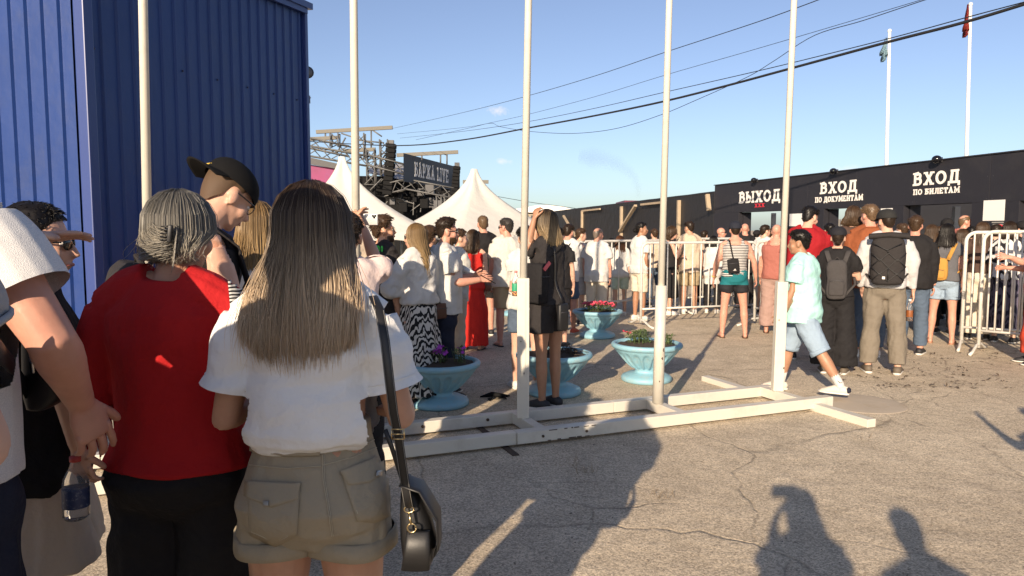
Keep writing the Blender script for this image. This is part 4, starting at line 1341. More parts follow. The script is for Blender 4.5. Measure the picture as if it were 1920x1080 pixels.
def pick(f):                                                     # value or function of t
    return f if callable(f) else (lambda t: f)
class Person:
    def __init__(s, label, px, d, top=None, H=None, face=0, sex='m', girth=1.0, skin='fair', lean=0, twist=0, sway=0,
                 head=(0, 0, 0), arms=None, legs=None, group=None, vox=None, pos=None, sleeve_skin=True, category='person', big=1.0, shoulder=1.0):
        p = Vector(pos) if pos is not None else W(px, 430, d)
        s.d = d
        if H is None:
            H = W(px, top, d).z - .012
        s.k = H / 1.75
        s.loc = Vector((p.x, p.y, 0))
        s.face = R(face)
        s.root = thing('person', label, category, s.loc, s.face, group)
        s.M = Matrix.Translation(s.loc) @ Matrix.Rotation(s.face, 4, 'Z')
        s.sex, s.g = sex, girth
        s.skin = SKIN[skin]
        s.vox = vox or (.0075 if d < 3 else .0095 if d < 7 else .012 if d < 10 else .0135)
        s.zt, s.A, s.B, s.Y = TORSO[sex]
        s.lean, s.twist, s.sway = R(lean), R(twist), sway
        s.fx = (1.0 if sex == 'm' else .86)
        s.sh = shoulder
        s.seed = int(abs(px) * 7 + d * 13) % 9999
        # legs
        s.dz = 0
        legs = legs or {}
        s.leg = {}
        base = dict(spread=.035, fwd=0.0, knee=0.03, yaw=8)
        for sd in (-1, 1):
            q = dict(base); q.update(legs.get('L' if sd < 0 else 'R', {}))
            hip = Vector((sd * (.088 if sex == 'm' else .09), -.005, .92))
            th = Vector((sd * q['spread'], q['fwd'], -1)).normalized()
            sh = Vector((sd * q['spread'] * .6, q['fwd'] - q['knee'], -1)).normalized()
            if 'shin' in q: sh = Vector(q['shin']).normalized()
            kn = hip + th * .43
            an = kn + sh * .41
            s.leg[sd] = [hip, kn, an, R(q['yaw']) * -sd, q.get('heel', 0.0)]
        low = min(v[2].z - v[4] for v in s.leg.values())
        s.dz = .082 - low
        for v in s.leg.values():
            for i in range(3):
                v[i] = v[i] + Vector((0, 0, s.dz))
        # head
        pv = s.sp((0, .012, 1.505))
        yaw, pit, rol = head
        s.Rh = (Matrix.Rotation(s.twist * .6, 3, 'Z') @ Matrix.Rotation(R(yaw), 3, 'Z') @ Matrix.Rotation(R(-pit), 3, 'X') @ Matrix.Rotation(R(rol), 3, 'Y'))
        s.hc = pv + s.Rh @ Vector((0, .022, .118))
        s.yawM = Matrix.Rotation(s.twist * .6 + R(yaw), 3, 'Z')
        s.big = big
        # arms
        s.arm = {}
        pre = {
         'down': ((.16, -.02, -1), (.05, .16, -1)),
         'fold': ((.22, .25, -1), (-.85, .75, .10)),
         'phone': ((.16, .35, -1), (-.35, .9, .45)),
         'hold': ((.16, .15, -1), (-.12, 1, .05)),
         'hips': ((.5, -.2, -1), (-.7, .25, -.6)),
         'pocket': ((.3, -.2, -1), (-.25, .35, -1)),
         'raise': ((.35, .75, .35), (-.35, .35, 1)),
         'back': ((.22, -.3, -1), (-.5, -.05, -1)),
        }
        arms = arms or {}
        for sd in (-1, 1):
            a = arms.get('L' if sd < 0 else 'R', 'down')
            shp = s.sp((sd * .172 * (s.fx * .5 + .5) * s.sh, -.004, 1.405))
            if isinstance(a, dict):                              # joints given in the place
                inv = s.M.inverted()
                el = (inv @ Vector(a['elbow'])) / s.k; wr = (inv @ Vector(a['wrist'])) / s.k
                if 'shoulder' in a: shp = (inv @ Vector(a['shoulder'])) / s.k
                hd = ((inv.to_3x3() @ Vector(a['hand'])).normalized() if 'hand' in a else (wr - el).normalized())
                pn = (inv.to_3x3() @ Vector(a['palm'])).normalized() if 'palm' in a else None
                s.arm[sd] = [shp, el, wr, hd, pn, a.get('curl', 22), a]
                continue
            curl = 22
            if isinstance(a, str): u, f = pre[a]; 
            else: u, f = a[0], a[1]; curl = a[2] if len(a) > 2 else 22
            u = Vector((sd * u[0], u[1], u[2])).normalized(); f = Vector((sd * f[0], f[1], f[2])).normalized()
            el = shp + u * .285
            wr = el + f * .245
            s.arm[sd] = [shp, el, wr, f, None, curl, {}]
        s.body()
    # -- posed torso
    def sp(s, q):
        q = Vector(q); q = Vector((q.x, q.y, q.z))
        w = sm((q.z - .93) / .42)
        c = Vector((0, -.01, .98))
        v = q - c
        v = Matrix.Rotation(-s.lean * w, 3, 'X') @ v
        v = Matrix.Rotation(s.twist * w, 3, 'Z') @ v
        v.x += s.sway * w
        return c + v + Vector((0, 0, s.dz))
    def ab(s, z):
        g = 1 + (s.g - 1) * (1 if z < 1.4 else .4)
        a, b, y = np.interp(z, s.zt, s.A), np.interp(z, s.zt, s.B), np.interp(z, s.zt, s.Y)
        return a * (1 + (g - 1) * .8), b * (1 + (g - 1) * 1.5), y + (g - 1) * .05
    def torso(s, bm, z0, z1, ease=0.0, straight=None, n=22, p=2.25, hemflare=0):
        zs = sorted({z0, z1} | {z for z in s.zt if z0 < z < z1} | {z0 + .02, z0 + .05})
        e = pick(ease)
        rings = []
        for z in zs:
            a, b, y = s.ab(z)
            if straight and z < 1.3:
                a0, b0, _ = s.ab(1.3)
                a = max(a, a0 * straight); b = max(b, b0 * straight)
            ez = e(z) + hemflare * max(0, 1 - (z - z0) / .15)
            a += ez; b += ez
            c = s.sp((0, y, z))
            U = s.sp((a, y, z)) - c; V = s.sp((0, y + b, z)) - c
            rings.append((c, U, V))
        loft(bm, rings, n, p)
    def yoke(s, bm, ease=0.0):
        for sd in (-1, 1):
            sh = s.arm[sd][0]
            nb = s.sp((sd * .04, -.012, 1.475))
            tube(bm, [nb, nb.lerp(sh, .5) + Vector((0, -.004, .006)), sh + (sh - nb).normalized() * .012], [.048 + ease, .05 + ease, .046 * s.fx + ease], 10)
    def armr(s, t):
        r = np.interp(t, [0, .2, .6, 1, 1.2, 1.6, 2], [.052, .056, .046, .040, .044, .034, .0265])
        return r * (s.fx * .9 + .1) * (1 + (s.g - 1) * .7)
    def armp(s, sd, t):
        a, b, c = s.arm[sd][:3]
        return a.lerp(b, t) if t <= 1 else b.lerp(c, t - 1)
    def sleeve(s, bm, sd, t1, ease=0.0, n=12, t0=0.0):
        e = pick(ease)
        ts = [t0] + [t for t in (.12, .25, .4, .55, .7, .85, 1, 1.15, 1.3, 1.5, 1.7, 1.85) if t0 < t < t1] + [t1]
        tube(bm, [s.armp(sd, t) for t in ts], [s.armr(t) + e(t) for t in ts], n)
    def legr(s, t):
        r = np.interp(t, [0, .15, .4, .75, 1, 1.15, 1.35, 1.6, 1.88, 2], [.088, .090, .080, .064, .055, .053, .057, .048, .036, .037])
        return r * (1.02 if s.sex == 'f' and t < .7 else 1 if s.sex == 'm' else .95) * (1 + (s.g - 1) * .8)
    def legp(s, sd, t):
        a, b, c = s.leg[sd][:3]
        return a.lerp(b, t) if t <= 1 else b.lerp(c, t - 1)
    def legs_(s, bm, t1, ease=0.0, n=14, t0=-.06):
        e = pick(ease)
        for sd in (-1, 1):
            ts = [t0] + [t for t in (.08, .2, .35, .5, .65, .8, .92, 1, 1.08, 1.2, 1.35, 1.5, 1.65, 1.8, 1.9) if t0 < t < t1] + [t1]
            pts = [s.legp(sd, t) if t >= 0 else s.leg[sd][0] + Vector((0, 0, -t * .43)) for t in ts]
            tube(bm, pts, [s.legr(max(t, 0)) + e(t) for t in ts], n, side=(1, 0, 0))
    def footframe(s, sd):
        an, yaw, heel = s.leg[sd][2], s.leg[sd][3], s.leg[sd][4]
        f = Matrix.Rotation(yaw, 3, 'Z') @ Vector((0, 1, 0))
        pit = math.asin(min(.9, heel / .17)) if heel > 0 else 0
        f = Vector((f.x * math.cos(pit), f.y * math.cos(pit), -math.sin(pit)))
        r = Vector((f.y, -f.x, 0)).normalized()
        u = r.cross(f)
        return an, f, r, u
    # -- skin
    def body(s):
        bm = BM()
        s.torso(bm, .80, 1.50)
        s.yoke(bm)
        s.legs_(bm, 2.0)
        for sd in (-1, 1):
            s.sleeve(bm, sd, 2.0)
            an, f, r, u = s.footframe(sd)
            tube(bm, [an - u * .045 - f * .055, an - u * .045 - f * .02, an - u * .035 + f * .05, an - u * .055 + f * .12, an - u * .066 + f * .175],
                 [(.026, .026), (.034, .04), (.038, .042), (.043, .024), (.03, .012)], 12, side=r)
        hh = lambda v: s.hc + s.Rh @ (Vector(v) * s.big)
        for c, rr in (((0, -.012, .03), (.074, .094, .086)), ((0, .018, -.03), (.061, .074, .084)), ((0, .036, -.078), (.046, .046, .036)),
                      ((0, .066, -.098), (.02, .016, .016)), ((.04, .052, -.03), (.024, .028, .03)), ((-.04, .052, -.03), (.024, .028, .03)),
                      ((.077, -.012, -.012), (.010, .021, .033)), ((-.077, -.012, -.012), (.010, .021, .033)), ((0, .082, -.064), (.026, .014, .012))):
            ellipsoid(bm, hh(c), Vector(rr) * s.big, s.Rh, 16, 10)
        tube(bm, [hh((0, .084, .012)), hh((0, .096, -.01)), hh((0, .107, -.032)), hh((0, .088, -.04))], [.008, .010, .0145, .010], 8)
        tube(bm, [hh((-.045, .066, .022)), hh((0, .083, .024)), hh((.045, .066, .022))], .0125, 8)
        nr = .056 if s.sex == 'm' else .046
        tube(bm, [s.sp((0, -.012, 1.43)), s.sp((0, -.008, 1.48)), hh((0, -.012, -.06)), hh((0, -.01, 0))], [nr * 1.25, nr * 1.04, nr, nr], 14)
        for sd in (-1, 1):
            s.palm(bm, sd)
        vox = s.vox
        me = remesh(bm, vox / s.k, 3)
        b = BM(); b.from_mesh(me)
        for sd in (-1, 1):
            s.fingers(b, sd)
        b.to_mesh(me); b.free()
        s.fin('body', me, s.skin)
    def handframe(s, sd):
        sh, el, wr, h, pn, curl, opt = s.arm[sd]
        if pn is None:
            pn = Vector((-sd, 0, 0)) if abs(h.x) < .75 else Vector((0, 0, -1))
            if h.y > .6 and abs(h.z) < .7: pn = Vector((-sd * .5, 0, -.3)) if h.z < .3 else Vector((-sd, .2, .3))
        pn = (pn - h * pn.dot(h)).normalized()
        th = h.cross(pn) * sd
        return wr, h, pn, th, curl, opt
    def palm(s, bm, sd):
        wr, h, pn, th, curl, opt = s.handframe(sd)
        f = .95 if s.sex == 'm' else .84
        f *= opt.get('size', 1)
        tube(bm, [wr - h * .02, wr + h * .012 * f, wr + h * .045 * f, wr + h * .085 * f, wr + h * .096 * f],
             [(.026 * f, .021 * f), (.029 * f, .018 * f), (.041 * f, .0165 * f), (.041 * f, .014 * f), (.034 * f, .010 * f)], 12, side=th)
        tube(bm, [wr + h * .012 * f + th * .014 * f, wr + h * .05 * f + th * .04 * f + pn * .008 * f], [.015 * f, .0125 * f], 8)
    def fingers(s, bm, sd):
        wr, h, pn, th, curl, opt = s.handframe(sd)
        f = (.95 if s.sex == 'm' else .84) * opt.get('size', 1)
        n = 8 if s.d < 3 else 5
        if s.d < 3:
            rr = [.0095, .0098, .0094, .0083]
        else:
            rr = [.0095] * 4
        for i, ln in enumerate((.070, .079, .074, .058)):
            cu = curl[i] if isinstance(curl, (list, tuple)) else curl + (i - 1.5) * 4
            b = wr + h * (.088 - .006 * abs(i - 1.3)) * f + th * (.030 - .0203 * i) * f
            pts = [b - h * .012 * f]; rad = [rr[i] * f * 1.05]
            ang = R(cu) * .55
            p = b; pts.append(p); rad.append(rr[i] * f * 1.04)
            for seg, rs in ((.44, .95), (.31, .86), (.25, .62)):
                dv = h * math.cos(ang) + pn * math.sin(ang) + th * (.09 - .06 * i)
                dv.normalize()
                if n > 5:
                    pts.append(p + dv * ln * f * seg * .55); rad.append(rr[i] * f * (rs + .02))
                p = p + dv * ln * f * seg
                pts.append(p); rad.append(rr[i] * f * rs)
                ang += R(cu)
            pts.append(p + dv * .004 * f); rad.append(rr[i] * f * .3)
            tube(bm, pts, rad, n, side=th)
        b = wr + h * .046 * f + th * .037 * f + pn * .007 * f
        dv = (h * .8 + th * (.62 if not opt.get('grip') else .25) + pn * (.25 if not opt.get('grip') else .75)).normalized()
        p1 = b + dv * .034 * f; dv2 = (dv + h * .25 + pn * .12 - th * .12).normalized(); p2 = p1 + dv2 * .028 * f
        tube(bm, [b - dv * .015, b, p1, p1.lerp(p2, .6), p2, p2 + dv2 * .004], [.013 * f, .0125 * f, .0105 * f, .0102 * f, .007 * f, .002 * f], n, side=pn)
    def fin(s, name, me, mats, smooth=True, parent=None):
        me.transform(Matrix.Scale(s.k, 4))
        return mesh_obj(name, me, mats, parent or s.root, smooth)
    def part(s, name, bm, mats, smooth=True, parent=None, recalc=True):
        if recalc: bmesh.ops.recalc_face_normals(bm, faces=bm.faces)
        me = bpy.data.meshes.new(name); bm.to_mesh(me); bm.free()
        return s.fin(name, me, mats, smooth, parent)
    # -- clothes
    def garment(s, name, bm, m, amp=.004, k=(16, 16, 10), cuts=(), sm_=3, vox=None):
        sd = s.seed + len(name)
        k2 = (k[0] * 2.1, k[1] * 2.1, k[2] * 2.4)
        f = 1.5 if s.d > 3 else 1.2
        me = remesh(bm, (vox or s.vox * 1.0) / s.k, sm_, (lambda co: np.maximum(folds(co, sd, amp * f, k) + folds(co, sd + 77, amp * f * .55, k2), -.007)) if amp else None, cuts)
        s.tuck(me)
        return s.fin(name, me, m)
    def tuck(s, me):
        """draw the torso skin in under a garment so that it never shows through"""
        bo_ = [c for c in s.root.children if c.name.startswith('body')][0].data
        tr = BVHTree.FromPolygons([v.co for v in me.vertices], [tuple(p.vertices) for p in me.polygons])
        n = len(bo_.vertices); co = np.empty(n * 3); bo_.vertices.foreach_get('co', co); co = co.reshape(-1, 3)
        k = s.k
        sel = np.where((co[:, 2] > (.84 + s.dz) * k) & (co[:, 2] < (1.50 + s.dz) * k) & (np.abs(co[:, 0]) < .25 * k))[0]
        for i in sel:
            p, nn, fi, dist = tr.find_nearest(Vector(co[i] / k), .035)
            if p is None: continue
            q = Vector(co[i] / k)
            if (q - p).dot(nn) > -.004:
                co[i] = (p - nn * .007) * k
        bo_.vertices.foreach_set('co', co.ravel())
    def tshirt(s, m, hem=.87, sl=.55, ease=.024, straight=.96, name='shirt', amp=.005, flare=.006, sle=None, slr=None, cut=False):
        bm = BM()
        s.torso(bm, hem, 1.492, ease, straight, hemflare=flare)
        s.yoke(bm, .021)
        cuts = []
        for sd in (-1, 1):
            tl = sl if not isinstance(sl, dict) else sl['L' if sd < 0 else 'R']
            if tl > 0:
                ee = sle or (lambda t: .022 + .016 * min(1, t / .6) if t < 1 else .022 - .010 * (t - 1))
                s.sleeve(bm, sd, tl + (.06 if cut else 0), ee)
                if cut:
                    a = s.armp(sd, tl); n_ = (s.armp(sd, tl) - s.armp(sd, max(0, tl - .1))).normalized()
                    cuts.append((a, n_, .11))
        o = s.garment(name, bm, m, amp, cuts=cuts)
        if s.d < 12.5:
            bm = BM()                                            # ribbed neckline
            tube(bm, [s.sp((.071 * math.sin(t), -.010 + .070 * math.cos(t), 1.485 - .018 * math.cos(t) * (1 if math.cos(t) > 0 else .35))) for t in [i * .3142 for i in range(21)]], [(.010, .011)] * 21, 6, side=(0, 0, 1))
            s.part('collar', bm, m, parent=o)
            for sd in (-1, 1):                                   # stitched sleeve edge
                tl = sl if not isinstance(sl, dict) else sl['L' if sd < 0 else 'R']
                if .3 < tl < 1.5:
                    c = s.armp(sd, tl - .015); ax = (s.armp(sd, tl) - s.armp(sd, tl - .1)).normalized(); u = ax.orthogonal().normalized(); v = ax.cross(u)
                    ee = sle or (lambda t: .022 + .016 * min(1, t / .6) if t < 1 else .022 - .010 * (t - 1))
                    r = s.armr(tl) + ee(tl) - .001
                    bm = BM(); tube(bm, [c + (u * math.cos(t) + v * math.sin(t)) * r for t in [i * .3927 for i in range(17)]], .004, 5); s.part('sleeve_hem', bm, m, parent=o)
        return o
    def tank(s, m, hem=.87, ease=.014, straight=.9, name='tank_top', amp=.004):
        bm = BM()
        s.torso(bm, hem, 1.405, ease, straight, hemflare=.004)
        for sd in (-1, 1):
            tube(bm, [s.sp((sd * .105, -.09, 1.36)), s.sp((sd * .10, -.055, 1.45)), s.sp((sd * .095, -.005, 1.475)), s.sp((sd * .10, .06, 1.44)), s.sp((sd * .105, .09, 1.36))], [(.03, .02)] * 5, 10, side=(1, 0, 0))
        return s.garment(name, bm, m, amp)
    def trousers(s, m, t1=1.93, ease=None, waist=1.03, name='trousers', amp=.0045, k=(14, 14, 16), te=.014):
        bm = BM()
        e = ease or (lambda t: .012 + .012 * t)
        s.torso(bm, .80, waist, te)
        s.legs_(bm, t1, e)
        return s.garment(name, bm, m, amp, k)
    def shorts(s, m, t1=.75, ease=None, waist=1.03, name='shorts', amp=.004, te=.014):
        return s.trousers(m, t1, ease or (lambda t: .014 + .022 * max(0, t)), waist, name, amp, te=te)
    def skirt(s, m, z0, z1, r1, name='skirt', amp=.010, k=(22, 22, 2), ease=.012, n=26, y1=0.0):
        bm = BM()
        rings = []
        for i in range(9):
            t = i / 8
            z = z1 + (z0 - z1) * t
            if z > .84:
                a, b, y = s.ab(z); a += ease; b += ease; c = s.sp((0, y, z)); 
            else:
                a0, b0, y0 = s.ab(max(z, .88))
                u = (0.84 - z) / max(.01, .84 - z0)
                a = a0 + ease + (r1 - a0) * max(0, u); b = b0 + ease + (r1 * .85 - b0) * max(0, u); y = y0
                c = Vector((0, y + y1 * u, z + s.dz))
            rings.append((c, Vector((a, 0, 0)), Vector((0, b, 0))))
        loft(bm, rings[::-1], n)
        return s.garment(name, bm, m, amp, k)
    def shoes(s, m, sole=M_SOLE, high=.02, name='shoe', sock=None):
        for sd in (-1, 1):
            an, f, r, u = s.footframe(sd)
            bm = BM()
            tube(bm, [an - u * .05 - f * .072, an - u * .042 - f * .055, an - u * .035 - f * .01, an - u * .036 + f * .05, an - u * .05 + f * .12, an - u * .058 + f * .175, an - u * .062 + f * .20],
                 [(.02, .02), (.038, .042), (.044, .05), (.046, .046), (.05, .034), (.042, .022), (.02, .012)], 14, side=r)
            o = s.part(name, bm, m)
            bm = BM()
            tube(bm, [an - u * .071 - f * .08, an - u * .071 - f * .06, an - u * .071 + f * .05, an - u * .070 + f * .13, an - u * .068 + f * .185, an - u * .064 + f * .212],
                 [(.022, .011), (.04, .012), (.044, .012), (.052, .012), (.044, .011), (.016, .009)], 14, side=r, p=2.6)
            s.part('sole', bm, sole, parent=o)
            if sock:
                bm = BM(); tube(bm, [an - u * .04, an + (s.leg[sd][1] - an) * .06, an + (s.leg[sd][1] - an) * sock[1]], [.045, .043, .046], 12); s.part('sock', bm, sock[0])
    def sandals(s, m=M_SANDAL):
        for sd in (-1, 1):
            an, f, r, u = s.footframe(sd)
            bm = BM()
            tube(bm, [an - u * .074 - f * .075, an - u * .074 - f * .05, an - u * .074 + f * .05, an - u * .074 + f * .14, an - u * .074 + f * .195], [(.025, .009), (.042, .009), (.044, .009), (.05, .009), (.02, .008)], 12, side=r)
            o = s.part('sandal', bm, m)
            bm = BM(); tube(bm, [an - u * .07 + f * .09 - r * .046, an - u * .036 + f * .09, an - u * .07 + f * .09 + r * .046], [(.02, .004)] * 3, 8, side=f); s.part('strap', bm, m, parent=o)
    # -- head pieces
    def hp(s, v):
        return s.hc + s.Rh @ (Vector(v) * s.big)
    def dome(s, th, phi, tk):                                   # point on the skull, theta from the crown, phi 0 at the brow
        if th > R(90):
            u = (th - R(90)) / R(40)
            f = 1 - .20 * u * u
            return Vector((math.sin(phi) * f * (.075 + tk), -.012 + math.cos(phi) * f * (.095 + tk), .03 - .098 * u))
        d = Vector((math.sin(th) * math.sin(phi), math.sin(th) * math.cos(phi), math.cos(th)))
        return Vector((0, -.012, .03)) + Vector((d.x * (.075 + tk), d.y * (.095 + tk), d.z * (.087 + tk)))
    def facebits(s, brow=H_DARK, beard=None, glasses=None):
        for sd in (-1, 1):
            bm = BM(); ellipsoid(bm, s.hp((sd * .029, .071, .003)), (.0125, .0125, .0085), s.Rh, 10, 7)
            n0 = len(bm.faces)
            ellipsoid(bm, s.hp((sd * .029, .0805, .003)), (.0055, .0045, .0055), s.Rh, 8, 5)
            for i, f in enumerate(bm.faces):
                f.material_index = 0 if i < n0 else 1
            s.part('eye', bm, [M_EYE, M_PUP])
            bm = BM(); tube(bm, [s.hp((sd * .014, .087, .022)), s.hp((sd * .03, .086, .027)), s.hp((sd * .046, .074, .021))], [.003, .004, .0025], 6)
            o = s.part('eyebrow', bm, brow)
            s.attr(o, .3, .4)
        bm = BM(); tube(bm, [s.hp((-.023, .083, -.064)), s.hp((0, .0945, -.063)), s.hp((.023, .083, -.064))], [.003, .0062, .003], 8); s.part('mouth', bm, M_LIP)
        if beard: s.beard(beard)
        if glasses: s.sunglasses(glasses)
    def attr(s, o, t, r):
        me = o.data; n = len(me.vertices)
        a = me.attributes.new('hair_t', 'FLOAT', 'POINT'); a.data.foreach_set('value', [t] * n)
        a = me.attributes.new('hair_r', 'FLOAT', 'POINT'); a.data.foreach_set('value', [r] * n)
    def beard(s, m):
        bo_ = [c for c in s.root.children if c.name.startswith('body')][0]
        tr = BVHTree.FromPolygons([v.co for v in bo_.data.vertices], [tuple(p.vertices) for p in bo_.data.polygons])
        c0 = s.hp((0, .02, -.03)) * s.k
        bm = BM(); rg = random.Random(s.seed); ns = 30; rows = []
        for j in range(8):
            row = []
            for i in range(ns + 1):
                ph = R(-100 + 200 * i / ns)
                a0 = -22 if abs(ph) > R(38) else (-24 - 20 * (1 - abs(ph) / R(38)))
                el = R(a0 + (-72 - a0) * j / 7)
                d = s.Rh @ Vector((math.sin(ph) * math.cos(el), math.cos(ph) * math.cos(el), math.sin(el)))
                h = tr.ray_cast(c0 + d * .2, -d)
                q = (h[0] if h[0] is not None else c0 + d * .07) / s.k
                edge = 1 if 0 < j < 7 and 0 < i < ns else -.3
                row.append(bm.verts.new(q + d * (.005 * edge + rg.uniform(0, .003))))
            rows.append(row)
        for a, b in zip(rows, rows[1:]):
            for i in range(ns):
                bm.faces.new((a[i], a[i + 1], b[i + 1], b[i]))
        o = s.part('beard', bm, m); s.attr(o, .4, .4)
    def sunglasses(s, m=M_SHADE):
        bm = BM()
        for sd in (-1, 1):
            ellipsoid(bm, s.hp((sd * .032, .089, .002)), (.027, .006, .02), s.Rh @ Matrix.Rotation(-sd * .3, 3, 'Z'), 14, 7)
            bar(bm, s.hp((sd * .058, .078, .008)), s.hp((sd * .082, -.012, .008)), .004, .006)
        bar(bm, s.hp((-.01, .097, .006)), s.hp((.01, .097, .006)), .004, .005)
        s.part('sunglasses', bm, m)
    def hair_short(s, m, top=.021, side=.008, nst=None, ln=.04, bald=0, fringe=0.0, wild=.3):
        rg = random.Random(s.seed + 1)
        def tmax(phi):
            a = abs(math.degrees(math.atan2(math.sin(phi), math.cos(phi))))
            return R(np.interp(a, [0, 35, 55, 75, 100, 118, 150, 180], [58 + fringe, 60 + fringe, 72, 94, 88, 112, 128, 130]))
        bm = BM()
        nP, nT = 60, 18
        rows = []
        for j in range(nT + 1):
            row = []
            for i in range(nP):
                ph = 2 * math.pi * i / nP
                u = j / nT
                th = tmax(ph) * (u * (1 - bald) + bald)
                z_ = math.cos(th)
                tk = side + (top - side) * sm((z_ + .1) / .8)
                tk = tk * (1 - u ** 3.2) - .003 * u ** 6
                q = s.dome(th, ph, tk)
                q += q.normalized() * min(.008, max(0, tk) * .5) * (noise.noise(q * 38 + Vector((s.seed, 0, 0))) + .6 * noise.noise(Vector((q.x * 120, q.y * 60, q.z * 60)) + Vector((0, s.seed, 0))))
                row.append(bm.verts.new(s.hp(q)))
            rows.append(row)
        for a, b in zip(rows, rows[1:]):
            for i in range(nP):
                bm.faces.new((a[i], a[(i + 1) % nP], b[(i + 1) % nP], b[i]))
        if not bald:
            bmesh.ops.remove_doubles(bm, verts=rows[0], dist=.0001)
        n0 = len(bm.verts)
        nst = nst if nst is not None else (1400 if s.d < 4 else 520 if s.d < 8 else 260)
        for k in range(nst):
            ph = rg.uniform(0, 6.283); u = math.sqrt(rg.random())
            th = tmax(ph) * (bald + (1 - bald) * u) * .97
            z_ = math.cos(th); tk = side + (top - side) * sm((z_ + .1) / .8)
            a = s.dome(th, ph, tk * .6)
            l_ = ln * (.35 + .65 * sm((z_ + .2) / .9))
            b = s.dome(min(th + l_ * 7, tmax(ph) * 1.04), ph + rg.uniform(-wild, wild), tk * rg.uniform(.95, 1.5) * (1 if u < .8 else .35))
            r_ = .0015 if s.d < 4 else .0032
            tube(bm, [s.hp(a), s.hp(a.lerp(b, .55) * 1.01), s.hp(b)], [r_, r_, r_ * .3], 3)
        o = s.part('hair', bm, m)
        me = o.data; n = len(me.vertices)
        rr = np.full(n, .35)
        rr[n0:] = np.repeat(np.random.RandomState(s.seed).rand((n - n0 + 8) // 9), 9)[:n - n0]
        a = me.attributes.new('hair_t', 'FLOAT', 'POINT'); a.data.foreach_set('value', np.full(n, .3))
        a = me.attributes.new('hair_r', 'FLOAT', 'POINT'); a.data.foreach_set('value', rr)
        return o
    def hair_long(s, m, L=.30, w=.11, yb=.13, phimin=48, nst=500, r=.0028, th=.014, curl=.03, front=0.0, name='hair', wav=.006, part=0.0, n_seg=12, spread=.0):
        rg = np.random.RandomState(s.seed + 3)
        ym = s.yawM
        hc = s.hc
        top = Vector((0, -.012, .03))
        def path(ph, lay, jit, lf, nn):
            pts = []
            t0 = R(6 + 26 * lay)
            tk = th * (1 - .55 * lay) + .004
            # over the scalp
            for i in range(5):
                a = t0 + (R(96) - t0) * i / 4
                q = s.dome(a, ph, tk)
                if i == 0: q.x += part
                pts.append(q)
            pe = pts[-1]
            sx = math.sin(ph); cy = math.cos(ph)
            ex = sx * w * (1 - .25 * lay) + jit[0] * .012
            back = -yb * (1 - .35 * lay) - .018 * max(0, -cy)
            ey = back if cy < .15 or front <= 0 else back * (1 - front) + .06 * front
            ez = -L * lf * (1 - .20 * (abs(sx)) ** 3)
            e = Vector((ex, ey, ez))
            c1 = pe + Vector((sx * .012, cy * .004 - .004, -.35 * (pe.z - ez)))
            c2 = e + Vector((sx * .02 + spread * sx, -.012, .38 * (pe.z - ez)))
            m_ = nn - 5
            for i in range(1, m_ + 1):
                t = i / m_
                q = pe * (1 - t) ** 3 + c1 * 3 * t * (1 - t) ** 2 + c2 * 3 * t * t * (1 - t) + e * t ** 3
                wv = wav * math.sin(t * 7 + jit[2] * 6 + ph * 3) * t
                q = q + Vector((wv + jit[0] * .006 * t, jit[1] * .007 * t, 0))
                if t > .75:
                    q.y += curl * ((t - .75) / .25) ** 2 * (.6 + .4 * jit[1])
                pts.append(q)
            return pts
        verts, faces, ht, hr = [], [], [], []
        # under layer
        nP = 44
        nn = 5 + n_seg
        for layer, off in ((.12, 0.0),):
            base = len(verts)
            for i in range(nP):
                ph = R(phimin + (360 - 2 * phimin) * i / (nP - 1))
                pp = path(ph, layer, (0, 0, 0), .955, nn)
                for j, q in enumerate(pp):
                    q = q - Vector((math.sin(ph), math.cos(ph), 0)) * .004
                    verts.append(hc + ym @ (q * s.big)); ht.append(j / (nn - 1)); hr.append(.25)
            for i in range(nP - 1):
                for j in range(nn - 1):
                    a = base + i * nn + j
                    faces.append((a, a + 1, a + nn + 1, a + nn))
        for k in range(nst):
            ph = R(phimin + (360 - 2 * phimin) * rg.rand())
            cl = int(math.degrees(ph) / 5)
            crg = (math.sin(cl * 12.9) * 43758.5) % 1
            lay = rg.rand() ** 1.5 * .8
            jit = (rg.normal() * .6 + (crg - .5), rg.normal() * .5, crg + rg.rand() * .15)
            lf = .92 + .10 * rg.rand() - (.22 * rg.rand() if rg.rand() < .2 else 0)
            fly = nst > 1500 and rg.rand() < .035
            if fly: jit = (jit[0] * 3.2, jit[1] * 3 - 1.2, jit[2])
            pp = path(ph, lay, jit, lf, nn)
            rv = np.clip(.7 * rg.rand() + .3 * crg, 0, 1)
            base = len(verts)
            off = rg.normal(size=3) * (.0022 if nst > 1500 else .0012)
            for j, q in enumerate(pp):
                q = hc + ym @ ((q + Vector(off)) * s.big)
                u = Vector((math.cos(ph), -math.sin(ph), 0)); u = ym @ u
                v_ = ym @ Vector((math.sin(ph), math.cos(ph), .2))
                rr = r * (1 if j < nn - 3 else (nn - j) / 4)
                for a in (0, 2.1, 4.2):
                    verts.append(q + u * rr * math.cos(a) + v_ * rr * math.sin(a)); ht.append(j / (nn - 1)); hr.append(rv)
            for j in range(nn - 1):
                for a in range(3):
                    p = base + j * 3 + a; q2 = base + j * 3 + (a + 1) % 3
                    faces.append((p, q2, q2 + 3, p + 3))
        me = bpy.data.meshes.new(name)
        me.from_pydata([tuple(v) for v in verts], [], faces)
        a = me.attributes.new('hair_t', 'FLOAT', 'POINT'); a.data.foreach_set('value', ht)
        a = me.attributes.new('hair_r', 'FLOAT', 'POINT'); a.data.foreach_set('value', hr)
        return s.fin(name, me, m)
